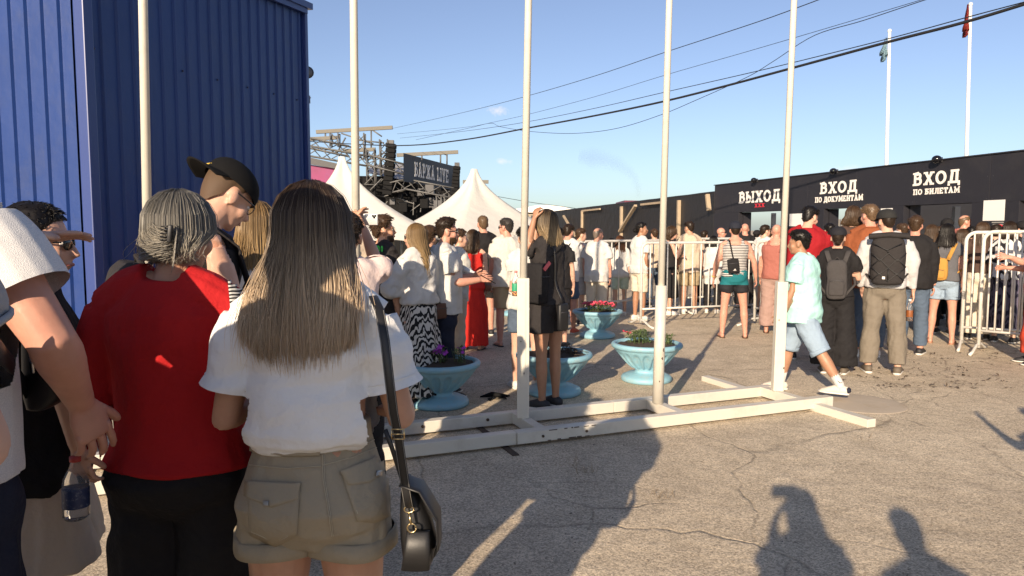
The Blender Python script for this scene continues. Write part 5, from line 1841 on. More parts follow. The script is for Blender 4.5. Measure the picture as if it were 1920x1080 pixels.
    def cap(s, m, back=False, name='cap', text=None, tilt=0):
        def q(th, ph, tk):
            v = s.dome(th, ph, tk)
            return s.hp(Vector((v.x, v.y, v.z + .004 + tilt * v.y)))
        bm = BM(); rows = []
        nP = 40
        for j in range(13):
            th = R(90) * j / 12
            rows.append([bm.verts.new(q(th, 2 * math.pi * i / nP, .013 + .012 * math.sin(th * 1.6))) for i in range(nP)])
        for a, b in zip(rows, rows[1:]):
            for i in range(nP): bm.faces.new((a[i], a[(i + 1) % nP], b[(i + 1) % nP], b[i]))
        bmesh.ops.remove_doubles(bm, verts=rows[0], dist=.0001)
        ellipsoid(bm, q(0, 0, .014), (.008, .008, .005), s.Rh, 8, 5)
        o = s.part(name, bm, m)
        bm = BM()
        up_, dn = [], []
        for i in range(17):
            ph = R(-62 + 124 * i / 16) + (math.pi if back else 0)
            r_up, r_dn = [], []
            for j in range(6):
                u = j / 5
                v = s.dome(R(89), ph, .020)
                ln = .078 * math.cos(R(-62 + 124 * i / 16)) ** .6
                dirv = Vector((0, -1 if back else 1, -.16))
                side = abs(i / 8 - 1) ** 2
                w_ = v + dirv * ln * u + Vector((0, 0, .004 - .016 * side * u))
                w_ = Vector((w_.x, w_.y, w_.z + tilt * v.y))
                r_up.append(bm.verts.new(s.hp(w_ + Vector((0, 0, .003))))); r_dn.append(bm.verts.new(s.hp(w_ - Vector((0, 0, .002)))))
            up_.append(r_up); dn.append(r_dn)
        for i in range(16):
            for j in range(5):
                bm.faces.new((up_[i][j], up_[i + 1][j], up_[i + 1][j + 1], up_[i][j + 1])); bm.faces.new((dn[i][j + 1], dn[i + 1][j + 1], dn[i + 1][j], dn[i][j]))
            bm.faces.new((up_[i][5], up_[i + 1][5], dn[i + 1][5], dn[i][5]))
        s.part('brim', bm, m, parent=o)
        return o
    def bun(s, m, c=(0, -.13, .06), r=.045):
        bm = BM(); rg = random.Random(s.seed)
        ellipsoid(bm, s.hp(c), (r, r, r * .9), s.Rh, 14, 9)
        n0 = len(bm.verts)
        for k in range(60):
            a = rg.uniform(0, 6.28); ax = Vector((rg.uniform(-1, 1), rg.uniform(-1, 1), rg.uniform(-1, 1))).normalized(); u = ax.orthogonal().normalized(); v = ax.cross(u)
            tube(bm, [s.hp(c) + (u * math.cos(a + t) + v * math.sin(a + t)) * r * 1.06 for t in (0, .7, 1.4, 2.1)], [.003] * 4, 3)
        o = s.part('hair_bun', bm, m); s.attr(o, .3, .35); return o
    # -- bags, each a thing of its own, built on the person's body
    def bag(s, name, label, cat, base, group=None):
        base = s.sp(base) if base is not None else Vector((0, 0, 0))
        wb_ = s.M @ (base * s.k)
        t = thing(name, label, cat, wb_, s.face, group)
        s.bb = base
        return t
    def bpart(s, t, name, bm, m, smooth=True, parent=None, amp=0, vox=None):
        if amp:
            sd = s.seed
            me = remesh(bm, vox or s.vox / s.k, 3, lambda co: folds(co, sd, amp, (18, 18, 18)))
        else:
            bmesh.ops.recalc_face_normals(bm, faces=bm.faces)
            me = bpy.data.meshes.new(name); bm.to_mesh(me); bm.free()
        me.transform(Matrix.Scale(s.k, 4) @ Matrix.Translation(-s.bb))
        return mesh_obj(name, me, m, parent or t, smooth)
    def backpack(s, label, m, w=.15, h=.44, dp=.075, zc=1.20, yo=0.0, x0=0.0, pocket=True, smat=None, roll=False):
        t = s.bag('backpack', label, 'backpack', (x0, -.18, zc - h / 2))
        a, b, y = s.ab(1.22)
        yc = y - b - .03 - dp - yo
        bm = BM()
        rings = []
        for u, fw, fd in ((0, .70, .72), (.04, .9, .92), (.2, 1, 1), (.5, 1.0, 1), (.8, .97, .9), (.93, .86, .74), (1, .62, .42)):
            z = zc - h / 2 + h * u
            c = s.sp((x0, yc, z)); U = s.sp((x0 + w * fw, yc, z)) - c; V = s.sp((x0, yc + dp * fd, z)) - c
            rings.append((c, U, V))
        loft(bm, rings, 24, 3.0)
        s.bpart(t, 'bag_body', bm, m, amp=.004)
        smat = smat or m
        if pocket:
            bm = BM(); rings = []
            for u, fw, fd in ((0, .7, .5), (.08, .95, .95), (.5, 1, 1), (.85, .95, .8), (1, .75, .3)):
                z = zc - h * .42 + h * .46 * u
                c = s.sp((x0, yc - dp * .86, z)); rings.append((c, s.sp((x0 + w * .78 * fw, yc - dp * .86, z)) - c, s.sp((x0, yc - dp * .86 + dp * .42 * fd, z)) - c))
            loft(bm, rings, 20, 3.0); pk = s.bpart(t, 'pocket', bm, m, amp=.002)
            bm = BM(); z = zc - h * .42 + h * .4
            tube(bm, [s.sp((x0 + w * .6 * i, yc - dp * 1.24 + .006 * i * i, z - .012 * i * i)) for i in (-1, -.5, 0, .5, 1)], .004, 5); s.bpart(t, 'zip', bm, m_dark, parent=pk)
        for sd in (-1, 1):
            bm = BM()
            xs = sd * .115
            pts = [s.sp((x0 * .5 + sd * .075, yc + dp * .3, zc + h * .42)), s.sp((xs, -.10, 1.455)), s.sp((xs * 1.06, -.01, 1.487)), s.sp((xs * 1.1, .09, 1.42)), s.sp((xs * 1.2, .135, 1.3)), s.sp((sd * .19, .08, 1.17)), s.sp((sd * .2, -.06, 1.08)), s.sp((x0 + sd * w * .8, yc + dp * .5, zc - h * .42))]
            tube(bm, pts, [(.028, .007)] * 5 + [(.014, .004)] * 3, 8, side=(1, 0, 0))
            s.bpart(t, 'strap', bm, smat)
        bm = BM(); tube(bm, [s.sp((x0 - .04, yc + dp * .4, zc + h * .47)), s.sp((x0, yc + dp * .2, zc + h * .56)), s.sp((x0 + .04, yc + dp * .4, zc + h * .47))], [(.012, .005)] * 3, 6, side=(0, 1, 0)); s.bpart(t, 'handle', bm, smat)
        s.bt, s.yc, s.dp_ = t, yc, dp
        return t
    def crossbag(s, label, m, side=1, c=(.0, -.2, 1.08), size=(.09, .035, .12), strap=True, sm_=None, name='crossbody_bag', cat='bag', shoulder=None, rot=0.0, w=.011):
        """a small bag at c on a strap over the shoulder opposite to side"""
        t = s.bag(name, label, cat, c)
        bm = BM(); rings = []
        cc = Vector(c)
        Mr = Matrix.Rotation(rot, 3, 'Y')
        for u, f in ((-1, .82), (-.9, .96), (0, 1), (.85, .97), (1, .8)):
            q = cc + Mr @ Vector((0, 0, u * size[2]))
            o = s.sp(q); rings.append((o, (s.sp(q + Mr @ Vector((size[0] * f, 0, 0))) - o), s.sp(q + Vector((0, size[1] * f, 0))) - o))
        loft(bm, rings, 20, 3.6); s.bpart(t, 'bag_body', bm, m)
        bm = BM(); zf = cc + Mr @ Vector((0, -size[1] * 1.02, size[2] * .35))
        tube(bm, [s.sp(zf + Mr @ Vector((size[0] * .85 * i, 0, 0))) for i in (-1, 0, 1)], .004, 5); s.bpart(t, 'zip', bm, m_dark)
        if strap:
            shx = shoulder if shoulder is not None else -side * .09
            hipx = cc.x
            for fb in (-1, 1):
                pts = []
                for i in range(9):
                    u = i / 8
                    x = shx + (hipx - shx) * u
                    z = 1.485 + (cc.z + size[2] * .9 - 1.485) * u
                    a, b, y = s.ab(min(z, 1.42))
                    lim = max(.05, 1 - (x / (a + .03)) ** 2) ** .5
                    yy = y + fb * (b + .036) * lim
                    if u < .12: yy *= .35
                    if fb * cc.y < 0:
                        yy = yy if u < .8 else yy + (cc.y - yy) * (u - .8) / .2
                    else:
                        yy = yy if u < .7 else yy + (cc.y - yy) * (u - .7) / .3
                    pts.append(s.sp((x, yy, z)))
                bm = BM(); tube(bm, pts, [(w, .003)] * 9, 6, side=(1, 0, .3)); s.bpart(t, 'strap', bm, sm_ or m)
        return t
    def handpt(s, sd, along=.08, out=.03):
        wr, h, pn, th, curl, opt = s.handframe(sd)
        return s.M @ ((wr + h * along + pn * out) * s.k)
def bottle(label, p, axis, body_m, cap_m, label_m, L_=.22, r=.031, liquid=None):
    t = thing('bottle', label, 'bottle', p)
    ax = Vector(axis).normalized()
    M = ax.to_track_quat('Z', 'Y').to_matrix().to_4x4()
    prof = [(r * .8, 0), (r, .008), (r, L_ * .58), (r * .92, L_ * .66), (r * .55, L_ * .8), (r * .38, L_ * .87), (r * .38, L_ * .93)]
    bm = BM(); lathe(bm, prof, 24); bm.transform(M); obj('bottle_body', bm, body_m, t, True)
    bm = BM(); lathe(bm, [(r * .44, L_ * .92), (r * .44, L_)], 16); bm.transform(M); obj('cap', bm, cap_m, t, True)
    bm = BM(); lathe(bm, [(r * 1.015, L_ * .2), (r * 1.02, L_ * .2 + .001), (r * 1.02, L_ * .5), (r * 1.015, L_ * .5 + .001)], 24); bm.transform(M); obj('label', bm, label_m, t, True)
    if liquid:
        bm = BM(); lathe(bm, [(r * .78, .002), (r * .96, .01), (r * .96, L_ * .34)], 24); bm.transform(M); obj('drink', bm, liquid, t, True)
    return t
m_clear = bpy.data.materials.new('clear plastic'); m_clear.use_nodes = True
_b = m_clear.node_tree.nodes['Principled BSDF']; _b.inputs['Transmission Weight'].default_value = .92; _b.inputs['Roughness'].default_value = .08; _b.inputs['IOR'].default_value = 1.15; _b.inputs['Base Color'].default_value = (.93, .95, .96, 1)
def phone(p, rot, label, m=None, size=(.038, .004, .078)):
    t = thing('phone', label, 'phone', p)
    t.rotation_euler = rot
    bm = BM(); box(bm, (-size[0], -size[1], -size[2]), size, bevel=.003); obj('phone_body', bm, m or m_blk, t)
    bm = BM(); box(bm, (-size[0] * .9, size[1] + .0003, -size[2] * .95), (size[0] * .9, size[1] + .0008, size[2] * .95)); obj('screen', bm, M_SHADE, t)
    bm = BM()
    for dx, dz in ((-.7, .8), (-.7, .6), (-.4, .7)):
        tube(bm, [(size[0] * dx, -size[1], size[2] * dz), (size[0] * dx, -size[1] - .0015, size[2] * dz)], .006, 10)
    obj('camera_lens', bm, M_SHADE, t)
    return t
def project(o_list, pts, direction):
    """world points slid along direction onto the given objects"""
    bpy.context.view_layer.update()
    tr = []
    for o in o_list:
        me = o.data
        mw = o.matrix_world
        tr.append(BVHTree.FromPolygons([mw @ v.co for v in me.vertices], [tuple(p.vertices) for p in me.polygons]))
    out = []
    d = Vector(direction).normalized()
    for p in pts:
        best = None
        for t in tr:
            hit, n, i, dist = t.ray_cast(Vector(p) - d * .6, d, 1.6)
            if hit is not None and (best is None or dist < best[2]):
                best = (hit, n if n.dot(d) < 0 else -n, dist)
        out.append(best)
    return out
# ================================================================ the people of the photo
QG = 'people waiting in the queue'
def P(label, px, d, top, face=0, **kw):
    return Person(label, px, d, top=top, face=face - math.degrees(math.atan2(px - 960, FPX)), group=QG, **kw)   # face is counted from the line of sight
def zebra_build(sc, dist, c0, c1, dirn='DIAGONAL'):
    def f(N, L, b, tc):
        mp = N.new('ShaderNodeMapping'); mp.inputs['Scale'].default_value = (1, 1, .4); mp.inputs['Rotation'].default_value = (.3, .5, 0)
        L.new(tc.outputs['Object'], mp.inputs['Vector'])
        w = N.new('ShaderNodeTexWave'); w.wave_type = 'BANDS'; w.bands_direction = 'Z' if dirn == 'Z' else 'DIAGONAL'
        w.inputs['Scale'].default_value = sc; w.inputs['Distortion'].default_value = dist; w.inputs['Detail'].default_value = 2; w.inputs['Detail Scale'].default_value = 1.2
        L.new(mp.outputs[0] if dirn != 'Z' else tc.outputs['Object'], w.inputs['Vector'])
        r = N.new('ShaderNodeValToRGB'); r.color_ramp.elements[0].position = .47; r.color_ramp.elements[1].position = .53
        r.color_ramp.elements[0].color = (*c0, 1); r.color_ramp.elements[1].color = (*c1, 1)
        L.new(w.outputs['Fac'], r.inputs['Fac']); L.new(r.outputs['Color'], b.inputs['Base Color'])
    return f
M_ZEBRA = pattern_mat('zebra print', zebra_build(17, 9, (.014, .014, .016), (.58, .56, .52)))
M_ZEBRA2 = pattern_mat('swirl print', zebra_build(5, 14, (.016, .015, .018), (.55, .54, .52)))
M_STRIPE = pattern_mat('breton stripes', zebra_build(13.5, 0, (.03, .03, .035), (.58, .56, .53), 'Z'))
M_DKPRINT = pattern_mat('dark print', zebra_build(7, 16, (.012, .013, .03), (.09, .08, .12)))
def teal_build(N, L, b, tc):
    s = N.new('ShaderNodeSeparateXYZ'); L.new(tc.outputs['Object'], s.inputs[0])
    r = N.new('ShaderNodeValToRGB'); r.color_ramp.interpolation = 'CONSTANT'
    r.color_ramp.elements[0].color = (.018, .018, .022, 1); r.color_ramp.elements[1].position = .78; r.color_ramp.elements[1].color = (.012, .14, .16, 1)
    L.new(s.outputs['Z'], r.inputs['Fac']); L.new(r.outputs['Color'], b.inputs['Base Color'])
M_TEAL = pattern_mat('teal and black swim cloth', teal_build)
def knit_build(N, L, b, tc):
    b.inputs['Base Color'].default_value = (.62, .61, .60, 1)
    v = N.new('ShaderNodeTexVoronoi'); v.inputs['Scale'].default_value = 400
    L.new(tc.outputs['Object'], v.inputs['Vector'])
    r = N.new('ShaderNodeValToRGB'); r.color_ramp.elements[0].color = (.74, .73, .71, 1); r.color_ramp.elements[1].color = (.60, .60, .60, 1); r.color_ramp.elements[0].position = .25; r.color_ramp.elements[1].position = .55
    L.new(v.outputs['Distance'], r.inputs['Fac']); L.new(r.outputs['Color'], b.inputs['Base Color'])
    bp = N.new('ShaderNodeBump'); bp.inputs['Strength'].default_value = .4; bp.inputs['Distance'].default_value = .0015; bp.invert = True
    L.new(v.outputs['Distance'], bp.inputs['Height']); L.new(bp.outputs['Normal'], b.inputs['Normal'])
M_KNIT = pattern_mat('white waffle knit', knit_build)
C_OLIVE = cloth('olive khaki', (.32, .275, .20))
C_MINT = cloth('mint', (.36, .62, .58))
C_RUST = cloth('rust', (.23, .068, .026))
C_TAUPE = cloth('grey taupe', (.175, .15, .118))
C_LGREY = cloth('light grey', (.46, .45, .45))
C_SALMON = cloth('salmon', (.32, .115, .09))
C_MAUVE = cloth('mauve', (.33, .22, .19))
C_PINK = cloth('pale pink', (.62, .50, .47))
C_BROWN = cloth('dark brown', (.075, .045, .035))
C_MUSTARD = cloth('mustard', (.42, .22, .05))
C_PGREEN = cloth('pale green', (.42, .50, .40))
C_DGREY = cloth('charcoal', (.05, .046, .046))
M_CREAMSHOE = mat('cream knit shoe', (.60, .54, .45), .75, .06, 30)
M_WSHOE = mat('white shoe', (.62, .60, .56), .55, .05, 30)
M_REDSHOE = mat('orange red shoe', (.56, .10, .06), .6, .1, 30)
M_BRSHOE = mat('brown grey shoe', (.12, .095, .07), .7, .15, 30)
M_DKSHOE = mat('dark shoe', (.02, .02, .022), .6)
M_GOLD = mat('brass hardware', (.62, .48, .26), .28, metal=1.0)
M_SILV = mat('silver hardware', (.6, .6, .6), .25, metal=1.0)
M_BUTTON = mat('button metal', (.36, .34, .30), .35, metal=.8)

# ---- the woman in front, seen from behind
f1 = P('woman with long brown-to-blonde hair in white T-shirt and khaki shorts, seen from behind', 580, 1.85, 335, -16, sex='f', skin='warm', girth=1.08, H=1.685, big=1.0,
       arms=dict(L=((.24, -.03, -1), (-.15, .95, .12)), R=((.25, .0, -1), (-.15, .95, .1))), legs=dict(L=dict(spread=.05), R=dict(spread=.06)), sway=.0, shoulder=1.06)
bm = BM()
f1.torso(bm, .80, 1.125, lambda z: .018 if z < 1.0 else .012)
f1.legs_(bm, .40, lambda t: .016 + .035 * max(0, t))
shorts1 = f1.garment('shorts', bm, C_OLIVE, .0035, (20, 20, 12), vox=.006, cuts=[(f1.legp(-1, .33), (0, 0, -1), .13), (f1.legp(1, .33), (0, 0, -1), .13)])
for sd in (-1, 1):                                               # turned-up cuffs
    bm = BM(); rs = []
    rgc = random.Random(sd)
    prof = [(.31, .018), (.335, .028), (.33, .034), (.28, .032), (.225, .029), (.22, .022)]
    for t, e in prof:
        c = f1.legp(sd, t); r = f1.legr(t) + e
        rs.append([bm.verts.new(c + Vector(((r + .003 * math.sin(5 * a + sd)) * math.cos(a), (r + .003 * math.sin(4 * a)) * math.sin(a), .004 * math.sin(3 * a + sd)))) for a in [2 * math.pi * i / 40 for i in range(40)]])
    for a, b_ in zip(rs, rs[1:]):
        for i in range(40): bm.faces.new((a[i], a[(i + 1) % 40], b_[(i + 1) % 40], b_[i]))
    f1.part('cuff', bm, C_OLIVE, parent=shorts1)
# shirt with loose hem tucked over the waistband
bm = BM()
f1.torso(bm, 1.065, 1.492, lambda z: .018 + .030 * math.exp(-((z - 1.12) / .06) ** 2) if z > 1.08 else .022, .90)
f1.yoke(bm, .016)
cuts = []
for sd in (-1, 1):
    f1.sleeve(bm, sd, .74, lambda t: .016 + .020 * min(1, t / .7), 16)
    a = f1.armp(sd, .68); cuts.append((a, f1.armp(sd, .8) - f1.armp(sd, .6), .11))
def fold1(co):
    d = folds(co, 5, .005, (8, 8, 15)) + folds(co, 8, .0022, (26, 26, 34)) + np.clip(folds(co, 61, .009, (5, 5, 22)) - .003, 0, .01)
    low = np.clip((1.20 - co[:, 2]) / .12, 0, 1)
    return d + low * folds(co, 15, .006, (26, 26, 8)) + np.clip(1 - np.abs(co[:, 2] - 1.20) / .1, 0, 1) * folds(co, 33, .0035, (7, 7, 40))
me = remesh(bm, .006 / f1.k, 3, fold1, cuts); f1.tuck(me)
C_BRIGHT = cloth('bright white cotton', (.76, .755, .74))
shirt1 = f1.fin('shirt', me, C_BRIGHT)
for sd in (-1, 1):                                               # sleeve hem band
    bm = BM(); c = f1.armp(sd, .67); ax = (f1.armp(sd, .8) - f1.armp(sd, .6)).normalized()
    r = f1.armr(.67) + .034
    u = ax.orthogonal().normalized(); v = ax.cross(u)
    for off in (0.0, -.022):
        tube(bm, [c + ax * off + (u * math.cos(t) + v * math.sin(t)) * (r - (.001 if off else -.0005)) for t in [2 * math.pi * i / 30 for i in range(31)]], .0016, 5)
    f1.part('sleeve_hem', bm, C_BRIGHT, parent=shirt1)
f1.hair_long(H_OMBRE, L=.35, w=.124, yb=.16, phimin=42, nst=9000, r=.00075, th=.024, curl=.035, wav=.005, n_seg=14, spread=0)
# pocket flaps, seams and buttons laid on the shorts
def patch(person, target, name, quad, m, lift=.004, nu=10, nv=8, bulge=0.0, thick=.004, parent=None):
    """quad: four photo pixels (tl,tr,br,bl); laid on the target surface along the view rays, with real thickness"""
    cam0 = Vector((0, 0, CAM_H))
    bpy.context.view_layer.update()
    tr = BVHTree.FromPolygons([target.matrix_world @ v.co for v in target.data.vertices], [tuple(p.vertices) for p in target.data.polygons])
    (ax_, ay_), (bx_, by_), (cx_, cy_), (dx_, dy_) = quad
    rows = []
    for j in range(nv + 1):
        v = j / nv; row = []
        for i in range(nu + 1):
            u = i / nu
            x = (ax_ * (1 - u) + bx_ * u) * (1 - v) + (dx_ * (1 - u) + cx_ * u) * v
            y = (ay_ * (1 - u) + by_ * u) * (1 - v) + (dy_ * (1 - u) + cy_ * u) * v
            y += bulge * v * (1 - abs(2 * u - 1))
            d = ray(x, y).normalized()
            h = tr.ray_cast(cam0, d)
            row.append((h[0], h[1] if h[1].dot(d) < 0 else -h[1]) if h[0] is not None else None)
        rows.append(row)
    bm = BM(); inv = person.root.matrix_world.inverted()
    vt = [[bm.verts.new(inv @ (q[0] + q[1] * lift)) if q else None for q in r] for r in rows]
    for j in range(nv):
        for i in range(nu):
            f = [vt[j][i], vt[j][i + 1], vt[j + 1][i + 1], vt[j + 1][i]]
            if all(f): bm.faces.new(f)
    bmesh.ops.recalc_face_normals(bm, faces=bm.faces)
    ge = bmesh.ops.solidify(bm, geom=list(bm.faces), thickness=-thick)
    return obj(name, bm, m, parent or person.root, True)
def seam(person, target, name, pix, m, r=.0014, lift=.003, n=24, parent=None):
    cam0 = Vector((0, 0, CAM_H)); bpy.context.view_layer.update()
    tr = BVHTree.FromPolygons([target.matrix_world @ v.co for v in target.data.vertices], [tuple(p.vertices) for p in target.data.polygons])
    inv = person.root.matrix_world.inverted(); pts = []
    segs = len(pix) - 1
    for k in range(n * segs + 1):
        i = min(k // n, segs - 1); t = k / n - i
        x = pix[i][0] * (1 - t) + pix[i + 1][0] * t; y = pix[i][1] * (1 - t) + pix[i + 1][1] * t
        d = ray(x, y).normalized(); h = tr.ray_cast(cam0, d)
        if h[0] is not None: pts.append(inv @ (h[0] + (h[1] if h[1].dot(d) < 0 else -h[1]) * lift))
    if len(pts) < 3: return
    bm = BM(); tube(bm, pts, r, 5); return obj(name, bm, m, parent or person.root, True)
C_OLIVE_S = cloth('khaki stitching', (.42, .37, .28))
pk = patch(f1, shorts1, 'back_pocket', ((466, 903), (564, 906), (558, 1003), (470, 1000)), C_OLIVE, .0015, bulge=22, parent=shorts1)
patch(f1, shorts1, 'pocket_flap', ((464, 902), (566, 905), (561, 935), (462, 930)), C_OLIVE, .005, bulge=20, parent=shorts1)
patch(f1, shorts1, 'back_pocket', ((640, 886), (732, 850), (735, 965), (668, 976)), C_OLIVE, .0015, bulge=8, parent=shorts1)
patch(f1, shorts1, 'pocket_flap', ((636, 884), (732, 846), (733, 872), (652, 910)), C_OLIVE, .005, bulge=14, parent=shorts1)
for bx_, by_ in ((503, 945), (703, 890)):
    patch(f1, shorts1, 'button', ((bx_ - 5, by_ - 5), (bx_ + 5, by_ - 5), (bx_ + 5, by_ + 5), (bx_ - 5, by_ + 5)), M_BUTTON, .011, 4, 4, thick=.003, parent=shorts1)
for pix in ([(470, 872), (540, 878), (602, 874)], [(606, 872), (660, 858), (722, 832)], [(604, 852), (606, 900), (616, 960), (622, 1004)], [(607, 852), (609, 900), (619, 960), (625, 1004)],
            [(470, 936), (473, 996), (515, 1014)], [(556, 936), (553, 998), (515, 1016)], [(655, 914), (672, 972), (700, 978)], [(728, 880), (730, 960)], [(476, 848), (540, 852), (604, 850)], [(608, 850), (660, 842), (716, 818)]):
    seam(f1, shorts1, 'seam', pix, C_OLIVE_S, parent=shorts1)
seam(f1, shorts1, 'belt', [(474, 842), (540, 851), (600, 850)], C_OLIVE, .008, .006, parent=shorts1)

# ---- her black shoulder bag with brass rings
hb = thing('shoulder_bag', 'black leather shoulder bag with brass rings hanging at the hip of the woman in white', 'bag', W(782, 1070, 1.79), 0)
hbo = Vector(hb.location)
def HB(px, py, d=1.72): return W(px, py, d + .07) - hbo
bm = BM()
rings = []
for x0, x1, y, dd in ((756, 770, 893, .02), (752, 790, 925, .035), (751, 808, 965, .042), (752, 818, 1005, .045), (756, 817, 1038, .042), (760, 806, 1062, .03)):
    a, b_ = HB(x0, y), HB(x1, y); c = (a + b_) / 2
    rings.append((c, (b_ - a) / 2, Vector((0, dd, 0))))
loft(bm, rings[::-1], 20, 2.8); obj('bag_body', bm, M_BLKR, hb, True)
for pts, th in (([(754, 900), (790, 912), (822, 965), (824, 1020), (818, 1030)], .030), ):
    bm = BM(); rs = []
    for (x, y) in pts:
        c = HB(x, y, 1.69); rs.append((c, Vector((0, .045, 0)), Vector((.004, 0, .004))))
    loft(bm, rs, 12, 3.0); obj('flap', bm, M_BLKR, hb, True)
bm = BM(); rs = []
for y, w0, w1 in ((996, 762, 806), (1035, 757, 808), (1068, 752, 806)):
    a, b_ = HB(w0, y, 1.66), HB(w1, y, 1.66); rs.append(((a + b_) / 2, (b_ - a) / 2, Vector((0, .010, 0))))
loft(bm, rs[::-1], 16, 3.5); obj('gusset', bm, M_BLKR, hb, True)
def ringo(px, py, rx, rz, d, r=.0022, parent=hb, name='ring', m=M_GOLD, ry=0.0):
    c = HB(px, py, d); bm = BM()
    tube(bm, [c + Vector((rx * math.cos(t), ry * math.cos(t), rz * math.sin(t))) for t in [2 * math.pi * i / 20 for i in range(21)]], r, 6, side=(0, 1, 0)); return obj(name, bm, m, parent, True)
ringo(772, 990, .011, .011, 1.65); ringo(767, 955, .012, .008, 1.66)
bm = BM(); tube(bm, [HB(768, 962, 1.655), HB(769, 975, 1.65), HB(771, 983, 1.65)], [.004, .0035, .003], 8); obj('clasp', bm, M_GOLD, hb, True)
bm = BM(); bar(bm, HB(771, 993, 1.65), HB(772, 1012, 1.655), .012, .003, up=(0, 1, 0)); obj('tab', bm, M_BLKR, hb)
ringo(822, 1008, .003, .018, 1.68, .0018, name='side_ring', m=M_SILV, ry=.012)
# strap: over her right shoulder and down the back, and a thin end behind
sp_ = [(705, 560, 1.74), (690, 548, 1.80)]
sp_ = [(692, 549, 1.86), (700, 556, 1.74), (712, 582, 1.665), (722, 640, 1.615), (731, 720, 1.60), (738, 775, 1.61), (746, 815, 1.63), (754, 870, 1.645), (762, 925, 1.655), (767, 952, 1.66)]
bm = BM(); pts = [HB(x, y, d) for x, y, d in sp_]
tube(bm, pts, [(.0115, .002)] * len(pts), 8, side=(1, 0, 0), p=4); so_ = obj('strap', bm, M_BLKR, hb, True)
for off in (-.0095, .0095):
    bm = BM(); tube(bm, [q + Vector((off, -.0022, 0)) for q in pts], .0005, 4); obj('stitching', bm, m_grey, so_, True)
bm = BM(); tube(bm, [HB(x, y, d) for x, y, d in ((722, 805, 1.68), (735, 840, 1.68), (748, 880, 1.68), (764, 930, 1.69), (772, 960, 1.70))], [(.006, .0015)] * 5, 6, side=(1, 0, 0)); obj('strap', bm, M_BLKR, hb, True)
c0 = HB(746, 814, 1.622)
bm = BM()
for (dx, dz, ex, ez) in ((-.015, -.012, .015, -.012), (.015, -.012, .015, .012), (.015, .012, -.015, .012), (-.015, .012, -.015, -.012), (-.015, 0, .015, 0)):
    tube(bm, [c0 + Vector((dx, 0, dz)), c0 + Vector((ex, 0, ez))], .0017, 6)
obj('buckle', bm, M_GOLD, hb, True)

# ---- the older woman in red
f2 = P('older woman with silver hair clipped up, red fringed blouse and black trousers seen from behind', 330, 2.04, 348, -26, sex='f', skin='warm', girth=1.10, H=1.69, big=.95, shoulder=1.12, sway=-.02,
       arms=dict(L=((.22, .12, -1), (-.10, .8, -.25)), R=((.30, .1, -1), (-.4, .8, -.1))), head=(-22, 6, 4))
f2.trousers(C_BLACK, 1.95, lambda t: .02 + .05 * max(0, t) ** 1.2, te=.02)
bm = BM()
f2.torso(bm, .95, 1.492, .024, 1.0, hemflare=.012); f2.yoke(bm, .026)
for sd in (-1, 1): f2.sleeve(bm, sd, 1.0, lambda t: .022 + .03 * t, 16)
C_RED3 = cloth('deep red', (.40, .012, .014))
blouse = f2.garment('blouse', bm, C_RED3, .006, (10, 10, 4), vox=.0075)
bm = BM(); rgf = random.Random(4)
for k in range(90):                                              # fringe on the left sleeve
    c = f2.armp(-1, 1.0); a = rgf.uniform(0, 6.28)
    p0 = c + Vector((math.cos(a) * .075, math.sin(a) * .085, rgf.uniform(-.03, .05)))
    p1 = p0 + Vector((rgf.uniform(-.012, .012), rgf.uniform(-.012, .012), -.07)); p2 = p1 + Vector((rgf.uniform(-.02, .02), rgf.uniform(-.02, .02), -.08))
    tube(bm, [p0, p1, p2], [.0028, .0022, .0016], 4)
f2.part('fringe', bm, C_RED3, parent=blouse)
f2.hair_long(H_GREY, L=.10, w=.060, yb=.062, phimin=40, nst=3500, r=.0009, th=.017, curl=.05, wav=.010, n_seg=9)
bm = BM()                                                        # hair swept to a clip on the right
rgn = np.random.RandomState(2); vv = []
n_ = 0
for k in range(1500):
    a0 = rgn.uniform(-1.2, 1.3); z0 = rgn.uniform(-.09, .07)
    p0 = Vector((-.06 + rgn.uniform(-.02, .02), -.095 + .03 * abs(z0) * 4, z0))
    p3 = Vector((.066 + rgn.normal() * .008, -.094 + rgn.normal() * .010, -.025 + z0 * .35 + rgn.normal() * .008))
    p1 = p0 + Vector((.04, -.035 + rgn.normal() * .004, -.01)); p2 = p3 + Vector((-.04, -.034, -.015 + rgn.normal() * .01))
    pts = []
    for i in range(9):
        t = i / 8; pts.append(f2.hp(p0 * (1 - t) ** 3 + p1 * 3 * t * (1 - t) ** 2 + p2 * 3 * t * t * (1 - t) + p3 * t ** 3))
    tube(bm, pts, [.0004] + [.0009] * 7 + [.0006], 3)
for k in range(160):
    z0 = rgn.normal() * .02
    p0 = Vector((.066, -.096, -.025 + z0)); pts = [f2.hp(p0 + Vector((.02 * t + .012 * math.sin(3 * t), -.012 * t, -.05 * t ** 1.4 + rgn.normal() * .003))) for t in (0, .3, .6, 1.0)]
    tube(bm, pts, [.0009, .0009, .0008, .0004], 3)
o = f2.part('hair_twist', bm, H_GREY, recalc=False)
me = o.data; n_ = len(me.vertices); a = me.attributes.new('hair_t', 'FLOAT', 'POINT'); a.data.foreach_set('value', np.full(n_, .38))
a = me.attributes.new('hair_r', 'FLOAT', 'POINT'); a.data.foreach_set('value', np.repeat(rgn.rand(n_ // 3 + 1), 3)[:n_] * 0 + np.repeat(rgn.rand(n_ // 27 + 2), 27)[:n_])
bm = BM(); bar(bm, f2.hp((.078, -.118, .022)), f2.hp((.076, -.116, -.03)), .014, .012, bevel=.003)
for k in range(5): bar(bm, f2.hp((.076, -.12, .018 - k * .01)), f2.hp((.052, -.128, .014 - k * .01)), .004, .004)
f2.part('hair_clip', bm, M_BLKR)
